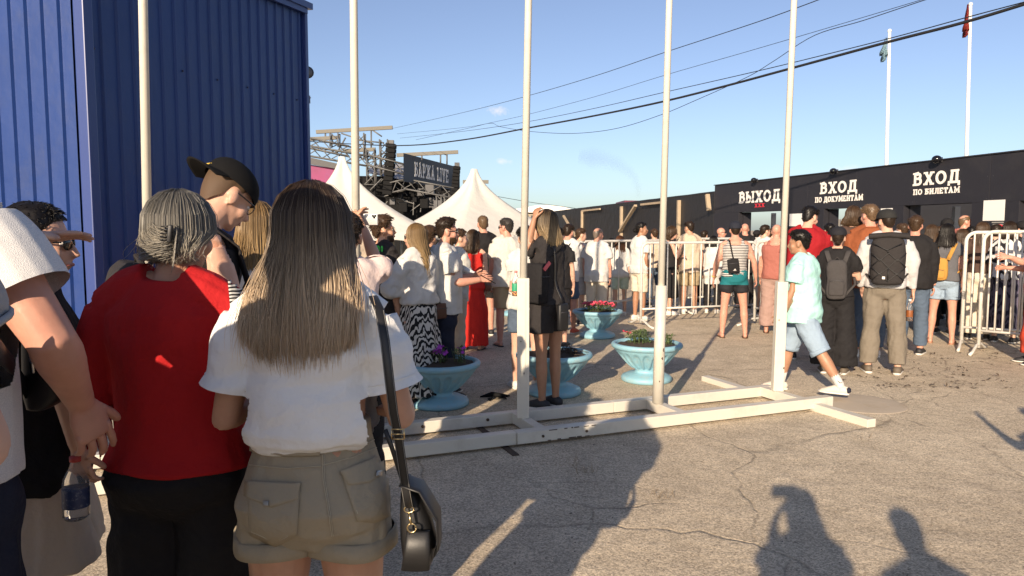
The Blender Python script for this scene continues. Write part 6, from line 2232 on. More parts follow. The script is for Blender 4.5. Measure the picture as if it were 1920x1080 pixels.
sb = thing('shoulder_bag', 'black and white woven bag strap over the right shoulder of the woman in red', 'bag', W(505, 830, 1.97), 0)
sbo = Vector(sb.location)
def strapmat(N, L, b, tc):
    w = N.new('ShaderNodeTexWave'); w.bands_direction = 'Z'; w.inputs['Scale'].default_value = 32; w.inputs['Distortion'].default_value = 2.5; w.inputs['Detail'].default_value = 0
    L.new(tc.outputs['Object'], w.inputs['Vector'])
    r = N.new('ShaderNodeValToRGB'); r.color_ramp.elements[0].position = .45; r.color_ramp.elements[1].position = .55; r.color_ramp.elements[0].color = (.015, .015, .016, 1); r.color_ramp.elements[1].color = (.55, .54, .5, 1)
    L.new(w.outputs['Fac'], r.inputs['Fac']); L.new(r.outputs['Color'], b.inputs['Base Color'])
class _D: pass
_d = _D(); _d.root = sb
patch(_d, blouse, 'strap', ((423, 506), (452, 506), (470, 690), (446, 690)), pattern_mat('woven strap', strapmat), .004, 6, 24)
bm = BM(); box(bm, (-.05, -.02, -.2), (.16, .06, .06), bevel=.02); obj('bag_body', bm, M_BLKR, sb)

# ---- the man in the black cap
f3 = P('man in backwards cap and black tank top looking down in front of the blue wall', 350, 2.75, 300, -78, H=1.88, big=.94, skin='fair', head=(12, 34, 0), lean=6, arms=dict(L='phone', R=((.2, .25, -1), (-.35, .9, .4))))
f3.trousers(C_BLACK)
f3.tank(C_BLACK)
f3.hair_short(hair_mat('clipped brown', (.12, .075, .045), (.17, .105, .062), rough=.7), .011, .010, 0)
f3.facebits()
cp = f3.cap(mat('black cap cotton', (.007, .007, .0075), .9, .1, 30, fine=.3, fscale=500, spec=.15), back=True, tilt=-.12)
bm = BM(); M = Matrix.Translation(f3.hp((-.012, -.118, .068))) @ f3.Rh.to_4x4() @ Matrix.Rotation(R(180), 4, 'Z') @ Matrix.Rotation(R(-38), 4, 'X')
lettering(bm, 'AMBP', .05, .014, .003, .2, M); f3.part('cap_lettering', bm, mat('yellow thread', (.62, .42, .06), .7), parent=cp)
bm = BM()
for sd in (-1, 1):
    tube(bm, [f3.hp((sd * .075, .074, .01)), f3.hp((sd * .082, -.01, .012))], .0025, 5)
    tube(bm, [f3.hp((sd * .034 + .024 * math.cos(t), .09, .002 + .02 * math.sin(t))) for t in [i * .628 for i in range(11)]], .002, 5)
f3.part('glasses', bm, M_SHADE)
bm = BM(); tube(bm, [f3.sp((.068 * math.sin(t), -.018 + .062 * math.cos(t), 1.49 - .012 * math.cos(t))) for t in [i * .4189 for i in range(16)]], .0012, 4); f3.part('necklace', bm, M_GOLD)
f3.backpack('dark backpack worn by the man in the black backwards cap', C_FADE, zc=1.13, h=.42)

f4 = P('blonde woman in white half hidden beside the man in the black cap', 484, 3.35, 374, 10, sex='f', girth=1.0)
f4.tshirt(C_WHITE); f4.trousers(C_DENIM2); f4.hair_long(H_BLOND, L=.27, w=.11, yb=.13, nst=700, r=.002)

# ---- the big man at the left edge
f5 = Person('big man at the left edge in white knit polo with black sling bag, arm hanging', 0, 1.0, pos=(-1.335, 1.52, 0), H=1.97, face=8, girth=1.12, skin='red', group=QG,
            arms=dict(R=dict(elbow=W(98, 640, 1.53), wrist=W(150, 752, 1.70), hand=(W(192, 846, 1.75) - W(150, 752, 1.70)), palm=(-.55, .25, .15), curl=[14, 20, 24, 28], size=1.06), L='down'))
f5.trousers(C_NAVY, 1.95, lambda t: .02 + .025 * t)
bm = BM(); f5.torso(bm, .915, 1.492, .026, .98, hemflare=.004); f5.yoke(bm, .02)
for sd in (-1, 1): f5.sleeve(bm, sd, .68, lambda t: .022 + .016 * min(1, t / .5), 18)
a_, n__ = f5.armp(1, .60), f5.armp(1, .65) - f5.armp(1, .5)
me = remesh(bm, .006 / f5.k, 3, lambda co: folds(co, 3, .004, (9, 9, 14)), [(a_, n__, .13)]); f5.tuck(me)
f5.fin('shirt', me, M_KNIT)
f5.hair_short(H_BROWN)
t = f5.bag('sling_bag', 'black sling bag with metal zips worn in front by the man in white knit', 'bag', (.10, .22, 1.14))
bs = f5.bb.copy()
bo_ = Vector(t.location)
def LB(px, py, d): return (f5.M.inverted() @ W(px, py, d)) / f5.k
bm = BM(); rs = []
for x0, x1, y in ((60, 100, 762), (48, 130, 742), (44, 136, 700), (44, 128, 650), (50, 112, 612), (58, 96, 600)):
    a, b_ = LB(x0, y, 1.76), LB(x1, y, 1.76); rs.append(((a + b_) / 2, (b_ - a) / 2, Vector((0, .05, 0))))
loft(bm, rs, 22, 2.8); f5.bpart(t, 'bag_body', bm, M_BLKR, amp=.003, vox=.006)
for (x0, y0, x1, y1) in ((56, 640, 62, 700), (72, 632, 84, 690), (104, 640, 110, 650)):
    bm = BM(); bar(bm, LB(x0, y0, 1.685), LB(x1, y1, 1.68), .008, .004, up=(0, 1, 0)); f5.bpart(t, 'zip_pull', bm, M_SILV)
bm = BM(); tube(bm, [LB(x, y, 1.685) for x, y in ((50, 630), (70, 622), (95, 628), (112, 648))], .004, 6); f5.bpart(t, 'zip', bm, M_SILV)
bm = BM(); tube(bm, [LB(x, y, d) for x, y, d in ((52, 735, 1.74), (26, 690, 1.62), (0, 660, 1.40), (-60, 620, 1.34))], [(.022, .004)] * 4, 8, side=(0, 0, 1)); f5.bpart(t, 'strap', bm, M_BLKR)
bm = BM(); tube(bm, [LB(x, y, d) for x, y, d in ((75, 605, 1.76), (40, 540, 1.72), (0, 470, 1.66), (-60, 400, 1.58))], [(.022, .004)] * 4, 8, side=(0, 0, 1)); f5.bpart(t, 'strap', bm, M_BLKR)

# ---- the woman behind him who points and holds a bottle
f6 = P('dark haired woman in sunglasses and beige shorts pointing right behind the big man', 44, 2.14, 374, -100, sex='f', skin='fair', head=(-6, 2, 0),
       arms=dict(R=dict(elbow=W(112, 690, 1.86), wrist=W(146, 838, 1.88), hand=(.1, .05, -1), palm=(.2, 1, 0), curl=[30, 36, 40, 44], grip=1),
                 L=dict(elbow=W(40, 500, 2.0), wrist=W(84, 444, 1.90), hand=(1, -.05, .06), palm=(0, -.2, -1), curl=[2, 4, 8, 12])))
f6.tshirt(C_BLACK, ease=.04); f6.hair_short(H_BLACK, .016, .011, 500, .02, wild=.08); f6.facebits(glasses=M_SHADE)
bm = BM(); f6.torso(bm, .80, 1.05, .02)
for sd in (-1, 1):
    pts = [Vector((sd * .088, -.005, .95 + f6.dz)), Vector((sd * .10, 0, .8 + f6.dz)), Vector((sd * .115, .0, .62 + f6.dz))]
    tube(bm, pts, [(.11, .12), (.128, .145), (.145, .18)], 18, side=(1, 0, 0))
f6.garment('shorts', bm, cloth('sand', (.62, .50, .38)), .006, (18, 18, 3))
M_NAVYLAB = mat('navy bottle label', (.02, .035, .10), .5, .3, 60, dirt=(.3, .33, .38), dscale=70, damt=.7)
bt_ = bottle('clear plastic water bottle with navy label held by the pointing woman', W(143, 972, 1.86), (.02, .02, 1), m_clear, mat('red cap', (.5, .06, .05), .5), M_NAVYLAB, .168, .032)

# ---- middle group
m1 = P('person in pale pink raising a phone, mostly hidden behind the long haired woman', 648, 3.6, 404, 0, H=1.66, sex='f', skin='warm',
       arms=dict(R=dict(elbow=W(703, 486, 3.72), wrist=W(682, 428, 3.85)), L=dict(elbow=W(610, 490, 3.7), wrist=W(660, 420, 3.85))))
m1.tshirt(C_PINK, sl=.62, sle=lambda t: .02 + .05 * t); m1.trousers(C_BLACK); m1.hair_short(H_DARK)
phone(W(686, 412, 3.9), (0, R(90), 0), 'silver phone held sideways above the pink sleeve', M_SILV, (.03, .004, .065))

m2 = P('bearded man in glasses and dark T-shirt with green lettering on the back', 716, 6.5, 405, -58, skin='warm', head=(-22, -6, 0))
m2.tshirt(C_FADE, hem=.84, ease=.03); m2.trousers(C_DGREY); m2.hair_short(H_BROWN, .04, .02, 300, .05); m2.facebits(beard=H_BROWN); m2.shoes(M_DKSHOE)
tsh = [c for c in m2.root.children if c.name.startswith('shirt')][0]
M_GREEN = mat('green print', (.05, .50, .06), .6)
def shirt_text(person, target, text, px0, py, px1, h, m):
    tmpb = BM(); lettering(tmpb, text, px1 - px0, h, 0.0, .17)
    cam0 = Vector((0, 0, CAM_H)); bpy.context.view_layer.update()
    tr = BVHTree.FromPolygons([target.matrix_world @ v.co for v in target.data.vertices], [tuple(p.vertices) for p in target.data.polygons])
    inv = person.root.matrix_world.inverted()
    ok = []
    for v in tmpb.verts:
        d = ray((px0 + px1) / 2 + v.co.x, py - v.co.z).normalized(); hh = tr.ray_cast(cam0, d)
        if hh[0] is None: ok.append(v); v.co = (0, 0, -50); continue
        v.co = inv @ (hh[0] + (hh[1] if hh[1].dot(d) < 0 else -hh[1]) * (.006 + v.co.y))
    bmesh.ops.delete(tmpb, geom=ok, context='VERTS')
    return obj('lettering', tmpb, m, person.root)
shirt_text(m2, tsh, 'cymo', 697, 464, 719, 18, M_GREEN)
bm = BM()
for sd in (-1, 1):
    tube(bm, [m2.hp((sd * .032 + .022 * math.cos(t), .092, .002 + .02 * math.sin(t))) for t in [i * .628 for i in range(11)]], .0025, 5); tube(bm, [m2.hp((sd * .055, .085, .006)), m2.hp((sd * .08, -.01, .01))], .0025, 5)
m2.part('glasses', bm, M_GOLD)

m3 = P('woman with very long blonde hair, white blouse and zebra print skirt', 784, 6.4, 417, 42, sex='f', head=(28, 2, 0), arms=dict(L=((.3, .35, -1), (-.3, .9, .1)), R=((.3, .3, -1), (-.3, .9, .2))))
bm = BM(); m3.torso(bm, .99, 1.49, lambda z: .03 + .02 * math.exp(-((z - 1.05) / .06) ** 2), .95); m3.yoke(bm, .02)
for sd in (-1, 1): m3.sleeve(bm, sd, 1.25, lambda t: .02 + .05 * t)
m3.garment('blouse', bm, C_WHITE, .010, (12, 12, 12))
m3.skirt(M_ZEBRA, .12, 1.06, .23, amp=.012, k=(24, 24, 3)); m3.shoes(M_DKSHOE)
m3.hair_long(H_BLOND, L=.43, w=.085, yb=.16, nst=900, r=.0022, curl=.02); m3.facebits(glasses=M_SHADE)
m3.crossbag('brown leather purse on a thin strap beside the zebra skirt', mat('brown leather', (.09, .035, .02), .45, .1, 20), side=1, c=(.23, -.06, .90), size=(.075, .03, .075), sm_=M_BLKR, w=.006)

m4 = P('bearded man in dark sunglasses and white T-shirt facing right', 833, 6.75, 408, -82, skin='red', girth=1.12, arms=dict(R=((.12, .28, -1), (-.1, 1, .12)), L=((.12, .3, -1), (-.1, 1, .2))))
m4.tshirt(C_WHITE, hem=.83, sl=.62, ease=.03); m4.trousers(C_NAVY, te=.01); m4.hair_short(H_DARK, .03, .007, 350, .03, fringe=-6); m4.facebits(beard=H_BROWN, glasses=M_SHADE); m4.shoes(M_DKSHOE)
phone(m4.handpt(1, .09, .02), (R(60), 0, R(-80)), 'dark phone in the hand of the bearded man in sunglasses')

m5 = P('brown haired person in black squeezed between the zebra skirt woman and the bearded man', 803, 7.7, 424, -30, skin='warm'); m5.tshirt(C_BLACK); m5.trousers(C_BLACK); m5.hair_short(H_BROWN, .035, .02)
m6 = P('woman in long red dress with straight brown hair seen from behind', 886, 9.4, 429, -12, sex='f', skin='fair', arms=dict(R=((.12, .05, -1), (-.05, .5, -1))))
bm = BM(); m6.torso(bm, .90, 1.40, .014)
for sd in (-1, 1): tube(bm, [m6.sp((sd * .1, -.08, 1.36)), m6.sp((sd * .095, -.01, 1.475)), m6.sp((sd * .1, .07, 1.36))], [(.022, .016)] * 3, 8, side=(1, 0, 0))
rings = []
for i in range(10):
    u = i / 9; z = 1.06 + (.07 - 1.06) * u
    a = .150 + .06 * sm(u * 2) + .02 * u
    rings.append((Vector((0, -.01, z + m6.dz)), Vector((a, 0, 0)), Vector((0, a * .78, 0))))
loft(bm, rings[::-1], 26)
m6.garment('dress', bm, C_RED2, .012, (20, 20, 2)); m6.sandals(M_DKSHOE); m6.hair_long(H_BROWN, L=.24, w=.08, yb=.13, nst=350, r=.003)
m6.crossbag('small brown purse at the hip of the woman in the red dress', mat('brown leather'[:] + ' two', (.10, .035, .022), .45), side=1, c=(.22, .0, .93), size=(.05, .05, .07), strap=False)
m7 = P('woman in sheer white blouse holding a rolled paper in front of the red dress', 858, 8.5, 436, -75, sex='f', H=1.58, arms=dict(R=((.15, .25, -1), (-.1, 1, -.1)), L='fold'))
bm = BM(); m7.torso(bm, .80, 1.49, .03, 1.0); m7.yoke(bm, .02)
for sd in (-1, 1): m7.sleeve(bm, sd, 1.1, lambda t: .02 + .04 * t)
m7.garment('blouse', bm, C_WHITE2, .009, (14, 14, 8)); m7.trousers(C_BEIGE); m7.hair_short(H_BROWN); m7.shoes(M_DKSHOE)
q = W(886, 513, 8.25)
bm = BM(); tube(bm, [q + Vector((-.09, -.02, .055)), q, q + Vector((.09, .02, -.045))], .032, 14); tube(bm, [q + Vector((.088, .0195, -.0435)), q + Vector((.0925, .0205, -.046))], .022, 12)
o = obj('rolled_paper', bm, m_paper, None, True); o.location = (0, 0, 0)
tag(o, 'rolled white paper held out in front of the red dress', 'paper')
m8 = P('man in black T-shirt and black shorts standing behind the red dress', 906, 10.7, 403, 12, skin='red', arms=dict(L='fold')); m8.tshirt(C_BLACK, sl=.68, ease=.03); m8.shorts(C_BLACK, .85); m8.hair_short(H_FAIR, .014, .006, 150, .01); m8.facebits(glasses=M_SHADE); m8.shoes(M_DKSHOE)
m9 = P('man in white T-shirt and khaki shorts with grey hair seen from behind', 951, 9.7, 408, 18, skin='red', girth=1.1, head=(35, 0, 0), arms=dict(L='down', R='hold'))
m9.tshirt(C_WHITE2, sl=.7, ease=.036, hem=.82); m9.shorts(C_KHAKI, .92); m9.hair_short(hair_mat('dark grey', (.045, .04, .036), (.09, .08, .072)), .022, .01); m9.facebits(glasses=M_SHADE); m9.sandals(M_DKSHOE)
m9c = P('short person in white hidden behind the square white post, holding out a bottle', 986, 7.1, 424, 10, sex='f', skin='fair', arms=dict(L=dict(elbow=W(964, 520, 7.1), wrist=W(958, 545, 6.85), hand=(.5, -.2, .1), palm=(.5, .2, .5), grip=1), R='hold'))
m9c.tshirt(C_WHITE); m9c.shorts(C_DENIM2, .7); m9c.hair_short(H_BLACK, .03, .02); m9c.shoes(M_WSHOE)
bottle('soft drink bottle with green label and orange drink beside the square white post', W(966, 555, 6.8), (.03, 0, 1), m_clear, mat('pink cap', (.6, .2, .2), .5), mat('green label', (.03, .30, .16), .5), .24, .034, mat('orange drink', (.55, .2, .03), .2))

m10 = P('blonde woman in black T-shirt and black shorts raising a phone behind the white post', 1028, 6.3, 391, 48, sex='f', skin='tan', girth=.96, arms=dict(L=dict(elbow=W(989, 461, 6.2), wrist=W(1002, 410, 6.25), curl=40), R=dict(elbow=W(1000, 474, 6.5), wrist=W(1008, 418, 6.5), curl=40)), legs=dict(L=dict(spread=.0), R=dict(spread=.0)))
m10.tshirt(C_FADE, hem=.93, sl=.6, ease=.022, straight=.9, sle=lambda t: .02 + .02 * t); m10.shorts(C_FADE, .56, lambda t: .016 + .035 * max(0, t)); m10.shoes(M_DKSHOE)
m10.hair_long(H_OMBRE2, L=.24, w=.075, yb=.12, nst=900, r=.0024)
phone(W(1018, 405, 6.3), (0, R(82), R(8)), 'white phone held up flat by the blonde woman in black', m_paper)
m10.crossbag('black crossbody bag hanging behind the shorts of the blonde woman in black', M_BLKR, side=1, c=(-.03, -.20, .83), size=(.06, .025, .115), shoulder=-.06, w=.012)
tb = m10.crossbag('black shoulder bag with red tag at the left side of the blonde woman in black', C_BLACK, side=-1, c=(-.185, -.03, 1.12), size=(.06, .11, .17), strap=True, name='shoulder_bag')
q = m10.sp((-.18, -.15, 1.27)); m10.bb = m10.sp((-.185, -.03, 1.12)); bm = BM(); bar(bm, q + Vector((-.035, 0, -.03)), q + Vector((.035, -.0, .03)), .03, .012, up=(0, 1, 0)); m10.bpart(tb, 'tag', bm, mat('coral tag', (.6, .12, .13), .6), False)

# ---- people at the barriers
def quick(label, px, d, top, face, shirt, pants, hair=None, sex='m', skin='fair', head=(0, 0, 0), arms=None, shoe=M_DKSHOE, kind='trousers', t1=None, hem=.87, sl=.55, face_on=False, beard=None, glasses=None, long=None, bald=False, girth=1.0, H=None, legs=None, lean=0, ease=.024):
    p = P(label, px, d, top, face, sex=sex, skin=skin, head=head, arms=arms, girth=girth, H=H, legs=legs, lean=lean)
    if kind == 'trousers': p.trousers(pants, t1 or 1.93)
    elif kind == 'shorts': p.shorts(pants, t1 or .85)
    elif kind == 'wide': p.trousers(pants, t1 or 1.97, lambda t: .016 + .045 * max(0, t))
    if shirt: p.tshirt(shirt, hem=hem, sl=sl, ease=ease)
    if shoe: p.shoes(shoe)
    if bald:
        if bald == 2: p.hair_short(hair or H_FAIR, .003, .0025, 0, bald=.55)
    elif long: p.hair_long(hair, nst=380 if d < 11 else 240, r=.0032, **long)
    elif hair: p.hair_short(hair)
    if face_on: p.facebits(beard=beard, glasses=glasses)
    return p
r1 = quick('man in white T-shirt, grey denim shorts and red shoes with one hand on the barrier', 1064, 10.9, 419, -14, C_WHITE, C_DENIM2, H_DARK, skin='red', head=(-15, 8, 0), kind='shorts', shoe=M_REDSHOE, hem=.84, ease=.03,
           arms=dict(R=dict(elbow=W(1081, 473, 11.0), wrist=W(1093, 461, 11.6), curl=10), L='down'))
r1.crossbag('black bag hanging at the back of the man with red shoes', C_BLACK, side=-1, c=(-.08, -.2, .95), size=(.1, .05, .14))
quick('young person in white whose face shows over the shoulder of the man with red shoes', 1086, 11.9, 427, -58, C_WHITE2, C_GREY, H_BROWN, head=(-12, 4, 0), kind='shorts', face_on=True)
quick('bald man in loose white T-shirt and beige trousers behind the left barrier end', 1120, 11.6, 425, -18, C_WHITE, C_CREAM, hair_mat('grey stubble', (.20, .16, .13), (.26, .22, .18)), skin='red', head=(-28, 0, 0), hem=.80, sl=.7, ease=.036, bald=2, girth=1.12, shoe=M_WSHOE)
quick('girl with long auburn hair, white shirt and pale green shorts behind the barrier', 1163, 13.2, 441, 5, C_WHITE, C_PGREEN, H_RED, sex='f', long=dict(L=.34, w=.09, yb=.14), kind='shorts', t1=.8, hem=.84, sl=1.2, shoe=M_WSHOE)
quick('dark haired person in blue-grey shorts beside the auburn haired girl', 1147, 14.2, 446, 10, C_GREY, C_DENIM2, H_BLACK, sex='f', kind='shorts', shoe=M_WSHOE, long=dict(L=.2, w=.08, yb=.12))
r5 = quick('person with dark bun in white shirt and cream knee shorts facing right behind the barrier', 1201, 12.5, 416, -55, C_WHITE, C_CREAM, H_BLACK, skin='tan', head=(-30, -4, 0), kind='shorts', t1=.95, hem=.84, sl=.7, ease=.03, shoe=M_WSHOE, face_on=True, arms=dict(R=((.1, -.05, -1), (.02, .25, -1)), L='hold'))
r5.bun(H_BLACK, (0, -.12, -.01), .038)
r6 = quick('woman with curly brown hair in black dress holding a hand to her mouth', 1258, 13.3, 424, -78, None, None, H_BROWN, sex='f', kind='none', long=dict(L=.15, w=.115, yb=.10, wav=.03, th=.03), face_on=True, shoe=M_WSHOE, arms=dict(R=((.1, .35, -1), (-.15, .35, 1)), L='fold'))
r6.tank(C_BLACK, hem=.95); r6.skirt(C_BLACK, .35, 1.0, .2)
quick('man in beige shirt and beige shorts with dark hair seen from behind', 1294, 13.5, 414, 14, C_BEIGE, C_KHAKI, H_DARK, skin='warm', head=(28, 4, 0), kind='shorts', t1=.9, hem=.78, sl=.7, ease=.032, shoe=M_WSHOE)
quick('woman in long loose white shirt and black trousers behind the second barrier', 1338, 13.6, 441, -10, C_WHITE, C_BLACK, H_BLACK, sex='f', hem=.66, sl=1.3, ease=.045, long=dict(L=.16, w=.1, yb=.11), shoe=M_WSHOE)
quick('bald man with sunglasses in black facing right beside the exit doorway', 1350, 15.2, 425, -100, C_BLACK, C_BLACK, H_DARK, skin='red', bald=True, face_on=True, glasses=M_SHADE)

r10 = P('man in striped tank top, teal and black swim shorts and dark cap seen from behind', 1379, 10.45, 414, 8, skin='red', girth=1.05, arms=dict(L=((.34, -.02, -1), (.12, .2, -1)), R=((.42, .0, -1), (.16, .25, -1))), legs=dict(L=dict(spread=.11), R=dict(spread=.13)))
r10.shorts(M_TEAL, .55); r10.tank(M_STRIPE, hem=.93); r10.hair_short(H_DARK, .012, .006, 60, .01); r10.cap(cloth('navy cap', (.018, .02, .03)), tilt=.05); r10.sandals()
bg_ = r10.crossbag('small black crossbody bag with white badge on the striped tank top', C_BLACK, side=1, c=(-.045, -.205, 1.10), size=(.085, .03, .105), shoulder=-.1, rot=-.12)
r10.bb = r10.sp((-.045, -.205, 1.10)); bm = BM(); c = r10.sp((-.03, -.2385, 1.045)); v = [bm.verts.new(c + Vector(q)) for q in ((-.025, 0, -.016), (.025, 0, -.016), (.008, 0, .018))]; bm.faces.new(v); bmesh.ops.solidify(bm, geom=list(bm.faces), thickness=.002); r10.bpart(bg_, 'badge', bm, m_letter, False)
bm = BM(); c = r10.arm[-1][2]; h_ = r10.arm[-1][3]; u = h_.orthogonal().normalized(); v = h_.cross(u)
tube(bm, [c - h_ * .03 + (u * math.cos(t) + v * math.sin(t)) * .034 for t in [i * .628 for i in range(11)]], [(.003, .012)] * 11, 6, side=h_); r10.part('wristband', bm, mat('yellow band', (.7, .52, .05), .5))

quick('bald man in black T-shirt just behind the striped man', 1397, 14.2, 417, 5, C_BLACK, C_BLACK, H_BROWN, skin='red', bald=True)
quick('person in black cap standing in the exit doorway', 1419, 15.6, 431, -20, C_BLACK, C_BLACK, H_BLACK).cap(C_BLACK)
quick('dark haired man in white T-shirt and pale shorts in front of the exit doorway', 1433, 13.4, 421, -35, C_WHITE, C_PGREEN, H_DARK, head=(-20, 0, 0), kind='shorts')
quick('man in glasses half hidden at the right side of the exit doorway', 1448, 14.8, 427, -65, C_BLACK, C_BLACK, H_BROWN, face_on=True, glasses=M_SHADE)
r13 = P('bald man in salmon tank top and mauve trousers half hidden by the square white post', 1456, 10.9, 418, -8, skin='red', girth=1.1); r13.trousers(C_MAUVE, 1.9, lambda t: .016 + .035 * t); r13.tank(C_SALMON, ease=.024); r13.sandals()
r14 = quick('big man in red T-shirt with a dark strap across his back', 1513, 8.7, 384, 2, C_RED, C_DGREY, H_BLACK, skin='fair', head=(-38, 16, 0), girth=1.22, sl=.72, ease=.045, hem=.78)
r14.crossbag('dark sling strap and pouch on the big man in red', C_BROWN, side=1, c=(.14, .12, 1.08), size=(.08, .03, .1), shoulder=-.1, w=.022)
r15 = P('short man in mint T-shirt and rolled denim shorts walking left past the white post', 1512, 6.85, 432, 74, H=1.60, skin='tan', girth=1.08, head=(8, 2, 0), lean=4,
        arms=dict(L=((.18, .12, -1), (.05, .45, -1)), R=((.18, -.22, -1), (.05, .1, -1))), legs=dict(L=dict(fwd=-.48, knee=.16, spread=.0, heel=.0, yaw=6), R=dict(fwd=.42, knee=.22, spread=.0, yaw=4)))
r15.tshirt(C_MINT, hem=.80, sl=.66, ease=.036, flare=.012); r15.shorts(C_DENIM, 1.08, lambda t: .016 + .03 * t)
for sd in (-1, 1):
    bm = BM(); c = [r15.legp(sd, t) for t in (.98, 1.03, 1.09)]; tube(bm, c, [(r15.legr(1.0) + .047)] * 3, 18); r15.part('cuff', bm, C_DENIM)
r15.shoes(M_CREAMSHOE, sock=(C_WHITE, .34)); r15.hair_short(H_BLACK, .034, .016, 350, .035)
hl = r15.leg[-1][2]; an, f_, r_, u_ = r15.footframe(-1)
bm = BM(); tube(bm, [an + Vector((0, 0, .055)) - r_ * .047 - f_ * .02, an + Vector((0, 0, .045)) - r_ * .05, an + Vector((0, 0, .065)) - r_ * .045 + f_ * .03], [.001, .004, .001], 6); r15.part('sock_logo', bm, M_SHADE)
bm = BM(); tube(bm, [an - u_ * .055 - f_ * .078, an - u_ * .03 - f_ * .068, an - u_ * .01 - f_ * .058], [(.03, .02), (.038, .03), (.03, .02)], 12, side=r_); r15.part('heel_patch', bm, C_NAVY)
r16 = P('woman in black cap, black T-shirt and wide black trousers with charcoal backpack', 1572, 7.85, 424, 0, sex='f', skin='fair', arms=dict(R=((.3, .25, -1), (-.4, .8, .1)), L='hold'))
r16.trousers(C_BLACK, 1.95, lambda t: .016 + .055 * max(0, t)); r16.tshirt(C_BLACK, sl=.62, hem=.93, ease=.028); r16.hair_short(H_DARK, .014, .012, 80, .02); r16.bun(H_DARK, (0, -.10, -.05), .035); r16.cap(cloth('black cap', (.016, .016, .02))); r16.shoes(M_BRSHOE)
r16.backpack('slim charcoal backpack on the woman in the black cap', C_DGREY, w=.115, h=.46, dp=.06, zc=1.14)
r17 = quick('tall person with shaggy brown hair and dark shirt in front of the documents doorway', 1599, 9.4, 379, -5, C_BROWN, C_NAVY, H_BROWN, long=dict(L=.13, w=.105, yb=.09, wav=.015), H=1.88, sl=1.3)
r18 = quick('man in rust orange overshirt and jeans with sandy hair', 1632, 8.9, 382, 10, C_RUST, C_DENIM2, H_FAIR, skin='red', head=(28, 4, 0), girth=1.15, sl=1.85, ease=.04, hem=.80, shoe=M_WSHOE)
r19 = P('man in light grey longsleeve and taupe trousers carrying a black netted backpack', 1664, 7.85, 391, 4, skin='fair', head=(26, 4, 0), girth=1.02, arms=dict(R=((.26, -.04, -1), (.1, .22, -1)), L=((.3, -.15, -1), (-.12, .3, -1))), legs=dict(L=dict(spread=.07), R=dict(spread=.09)))
r19.trousers(C_TAUPE, 1.93, lambda t: .016 + .018 * t, amp=.0045, k=(16, 16, 7)); r19.tshirt(C_LGREY, sl=1.9, hem=.93, ease=.028); r19.hair_short(H_DARK, .014, .01, 100, .015); r19.cap(cloth('charcoal cap', (.022, .022, .022))); r19.shoes(M_BRSHOE)
t = r19.backpack('large black roll top backpack with bungee net on the man in light grey', C_FADE, w=.165, h=.50, dp=.085, zc=1.22, pocket=False)
yb_ = r19.yc - r19.dp_
for pts in ([(-.15, 1.40), (-.02, 1.33), (.12, 1.40)], [(-.16, 1.3), (-.08, 1.22), (0, 1.30), (.08, 1.22), (.16, 1.3)], [(-.16, 1.16), (-.08, 1.24), (0, 1.15), (.08, 1.24), (.16, 1.16)], [(-.16, 1.16), (-.08, 1.08), (0, 1.15), (.08, 1.08), (.16, 1.16)], [(-.15, 1.02), (-.08, 1.09), (0, 1.01), (.08, 1.09), (.15, 1.02)], [(-.02, 1.33), (0, 1.30)], [(0, 1.15), (0, 1.01)]):
    bm = BM(); tube(bm, [r19.sp((x, yb_ - .010 + .12 * x * x * 2.2, z)) for x, z in pts], .0045, 6); r19.bpart(t, 'bungee_cord', bm, M_BLKR)
bm = BM(); tube(bm, [r19.sp((x, r19.yc - .02, 1.475 + .01 * math.cos(x * 12))) for x in (-.19, -.1, 0, .1, .19)], [(.05, .034)] * 5, 12, side=(0, 1, 0)); r19.bpart(t, 'roll_top', bm, C_FADE, amp=.003)
bm = BM(); c = r19.sp((-.04, yb_ - .012, 1.045)); box(bm, c - Vector((.013, .002, .013)), c + Vector((.013, .001, .013))); r19.bpart(t, 'badge', bm, m_letter, False)
wr, h_, pn, th_, _c, _o = r19.handframe(1)
hp_ = r19.handpt(1, .09, .03)
bottle('clear bottle with dark drink hanging from the hand of the man in light grey', hp_ - Vector((0, 0, .24)), (0, 0, 1), m_clear, m_letter, mat('amber label', (.22, .07, .02), .4), .24, .034, mat('dark drink', (.09, .03, .012), .2))
r20 = quick('man in black sweatshirt and jeans with brown hair next to the netted backpack', 1716, 9.1, 403, -3, C_BLACK, C_DENIM2, H_BROWN, skin='red', girth=1.12, sl=1.9, ease=.04, hem=.84, shoe=M_DKSHOE)
quick('woman with brown hair hidden behind the man in the black sweatshirt', 1747, 11.0, 420, -8, C_BLACK, C_BLACK, H_BROWN, sex='f', long=dict(L=.2, w=.10, yb=.12))
r22 = quick('woman with long black hair, denim shorts and mustard backpack', 1776, 9.9, 418, -4, cloth('dark and white', (.10, .10, .11)), C_DENIM, H_BLACK, sex='f', skin='red', kind='shorts', t1=.62, hem=.93, sl=.4, long=dict(L=.27, w=.11, yb=.15), shoe=None, girth=1.04, legs=dict(L=dict(spread=.09), R=dict(spread=.05)))
r22.sandals(mat('tan sandal', (.32, .18, .11), .6)); r22.backpack('mustard yellow backpack hanging on the woman with long black hair', C_MUSTARD, w=.12, h=.32, dp=.06, zc=1.10, x0=-.07)
quick('person in black cap with sunglasses on it inside the ticket doorway', 1776, 11.9, 409, 10, C_BLACK, C_BLACK, H_BLACK).cap(C_BLACK)
quick('older bald man entering the ticket doorway', 1806, 12.2, 401, -42, C_SALMON, C_DGREY, H_FAIR, skin='red', bald=2, head=(-25, 0, 0))
quick('woman with brown hair in black beside the woman with the mustard backpack', 1806, 10.7, 428, 6, C_BLACK, C_BLACK, H_BROWN, sex='f', skin='red', long=dict(L=.2, w=.10, yb=.12))
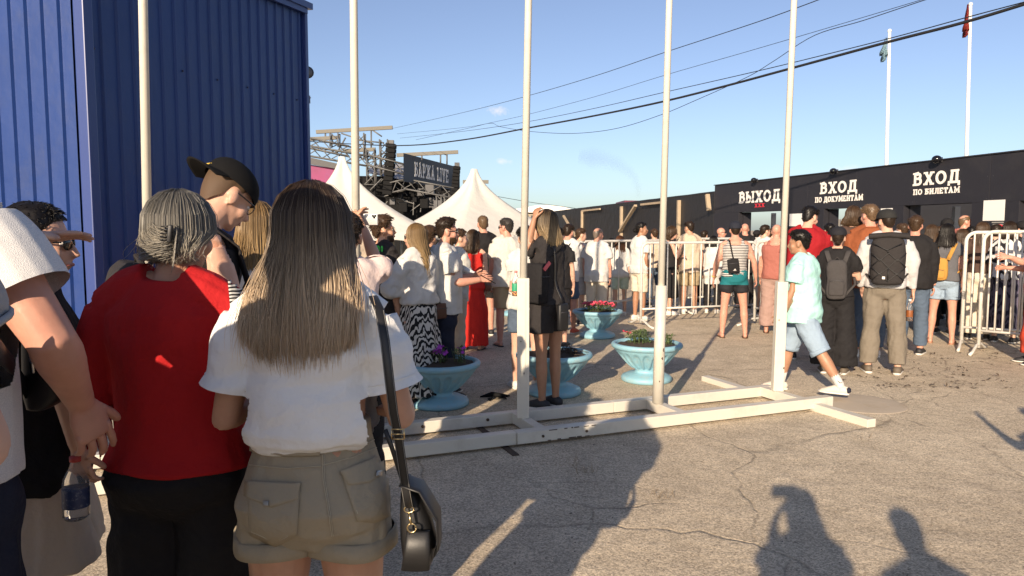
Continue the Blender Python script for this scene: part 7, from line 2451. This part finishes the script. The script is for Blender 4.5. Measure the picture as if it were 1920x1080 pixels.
quick('woman with long brown hair, brown top and cream wide trousers behind the white barriers', 1843, 10.3, 415, 3, C_BROWN, C_CREAM, H_BROWN, sex='f', kind='wide', long=dict(L=.30, w=.1, yb=.14), sl=.5, hem=1.0, arms=dict(R='hold', L='fold'))
r27 = quick('woman in swirl print shirt and dark patterned skirt behind the white barriers', 1893, 10.0, 414, -10, M_ZEBRA2, None, H_DARK, sex='f', kind='none', long=dict(L=.14, w=.1, yb=.11), sl=.9, hem=.92, ease=.035); r27.skirt(M_DKPRINT, .2, 1.0, .22)
r28 = P('person in orange red clothes reaching in from the right edge over the barrier', 1955, 8.35, 392, 110, skin='red', H=1.72, arms=dict(L=dict(elbow=W(1916, 492, 8.0), wrist=W(1893, 482, 7.95), hand=(-1, .05, .05), curl=[10, 40, 50, 55]), R='hold'))
C_ORR = cloth('orange red', (.50, .06, .03)); r28.trousers(C_ORR, 1.9, lambda t: .02 + .04 * t); r28.tshirt(C_ORR, sl=.5); r28.hair_short(H_DARK); r28.shoes(M_DKSHOE)
r29 = quick('person in black cap at the right edge behind the white barriers', 1920, 10.6, 414, 40, C_BLACK, C_BLACK, H_BLACK); r29.cap(C_BLACK)

# ---- more of the crowd packed before the doorways
for a in (('person with dark hair between the red shirt and the square white post', 1478, 12.4, 424, 0, C_DGREY, C_BLACK, H_DARK),
          ('person in charcoal standing before the documents doorway behind the black cap', 1556, 12.2, 418, 12, C_DGREY, C_BLACK, H_BLACK),
          ('dark haired person packed between the rust overshirt and the netted backpack', 1654, 11.4, 414, -8, C_NAVY, C_DENIM2, H_DARK),
          ('person in navy looking left beside the black sweatshirt', 1694, 11.6, 418, 50, C_NAVY, C_BLACK, H_BROWN),
          ('brown haired person in grey behind the mustard backpack', 1760, 12.6, 424, 0, C_GREY, C_BLACK, H_BROWN),
          ('person in black deep in the crowd behind the white barrier post', 1822, 11.6, 424, -10, C_BLACK, C_BLACK, H_BLACK),
          ('person in maroon behind the brown top and the white barrier', 1868, 11.2, 420, 4, cloth('maroon', (.10, .02, .025)), C_NAVY, H_DARK),
          ('person in black shorts seen past the blonde woman in black', 1046, 9.6, 426, -10, C_BLACK, C_BLACK, H_DARK),
          ('person in sand coloured shirt far behind the first barrier', 1228, 14.8, 428, 20, C_BEIGE, C_DENIM2, H_BROWN),
          ('person in black far behind the gap between two barriers', 1320, 15.4, 431, -20, C_BLACK, C_BLACK, H_DARK)):
    quick(*a, kind='shorts' if 'shorts' in a[0] else 'trousers')
# ---- queue members hidden behind the woman in front; their shadows darken the ground by the planters
def hidden(label, px, d, H):
    p = P(label, px, d, None, 0, H=H, vox=.014)
    p.tshirt(C_BEIGE, sl=.6); p.trousers(C_DENIM2); p.hair_short(H_BROWN, nst=0)
hidden('person in beige hidden behind the long hair of the woman in front', 560, 4.3, 1.68)
hidden('person in beige standing behind the shoulders of the woman in front', 622, 5.1, 1.70)
hidden('person in beige standing between the blonde woman and the blue wall', 520, 5.4, 1.70)
hidden('tall person in beige standing behind the raised phone', 636, 5.75, 1.78)
# ---- people just behind the photographer, whose shadows lie across the asphalt
BG = 'people standing behind the photographer'
def back(label, pos, H, **kw):
    p = Person(label, 0, 9.0, pos=pos, H=H, group=BG, vox=.016, **kw)
    p.tshirt(C_GREY, sl=.6); p.trousers(C_DGREY); p.hair_short(H_DARK, nst=0)
    return p
ph = Person('photographer in a grey T-shirt holding the phone up', 0, 9.0, pos=(.03, -.25, 0), H=1.665, sex='f', group=BG, vox=.016, arms=dict(R=dict(elbow=(.17, -.25, 1.24), wrist=(.07, -.14, 1.47), hand=(-.5, .3, .6)), L=dict(elbow=(-.16, -.25, 1.24), wrist=(-.08, -.14, 1.47), hand=(.5, .3, .6))))
ph.tshirt(C_GREY); ph.trousers(C_DGREY); ph.hair_long(H_DARK, L=.2, w=.1, yb=.12, nst=0)
phone((0, -.05, 1.585), (0, R(90), 0), 'phone held by the photographer')
back('person with cropped hair standing right of the photographer', (.54, -.36, 0), 1.58)
back('person standing behind and right of the photographer', (1.02, -1.05, 0), 1.66)
back('person beyond the right edge raising both arms', (2.80, 1.72, 0), 1.66, arms=dict(L=((.7, .2, -.3), (.1, .2, 1)), R=((.7, .2, -.3), (-.5, .2, 1))))
back('very tall person just outside the left edge behind the woman in white', (-.90, .74, 0), 2.04, arms=dict(L='fold', R='fold'))
back('person just outside the left edge behind the big man', (-1.41, .90, 0), 1.82)
back('person standing close behind the pointing woman', (-1.78, 1.28, 0), 1.74)
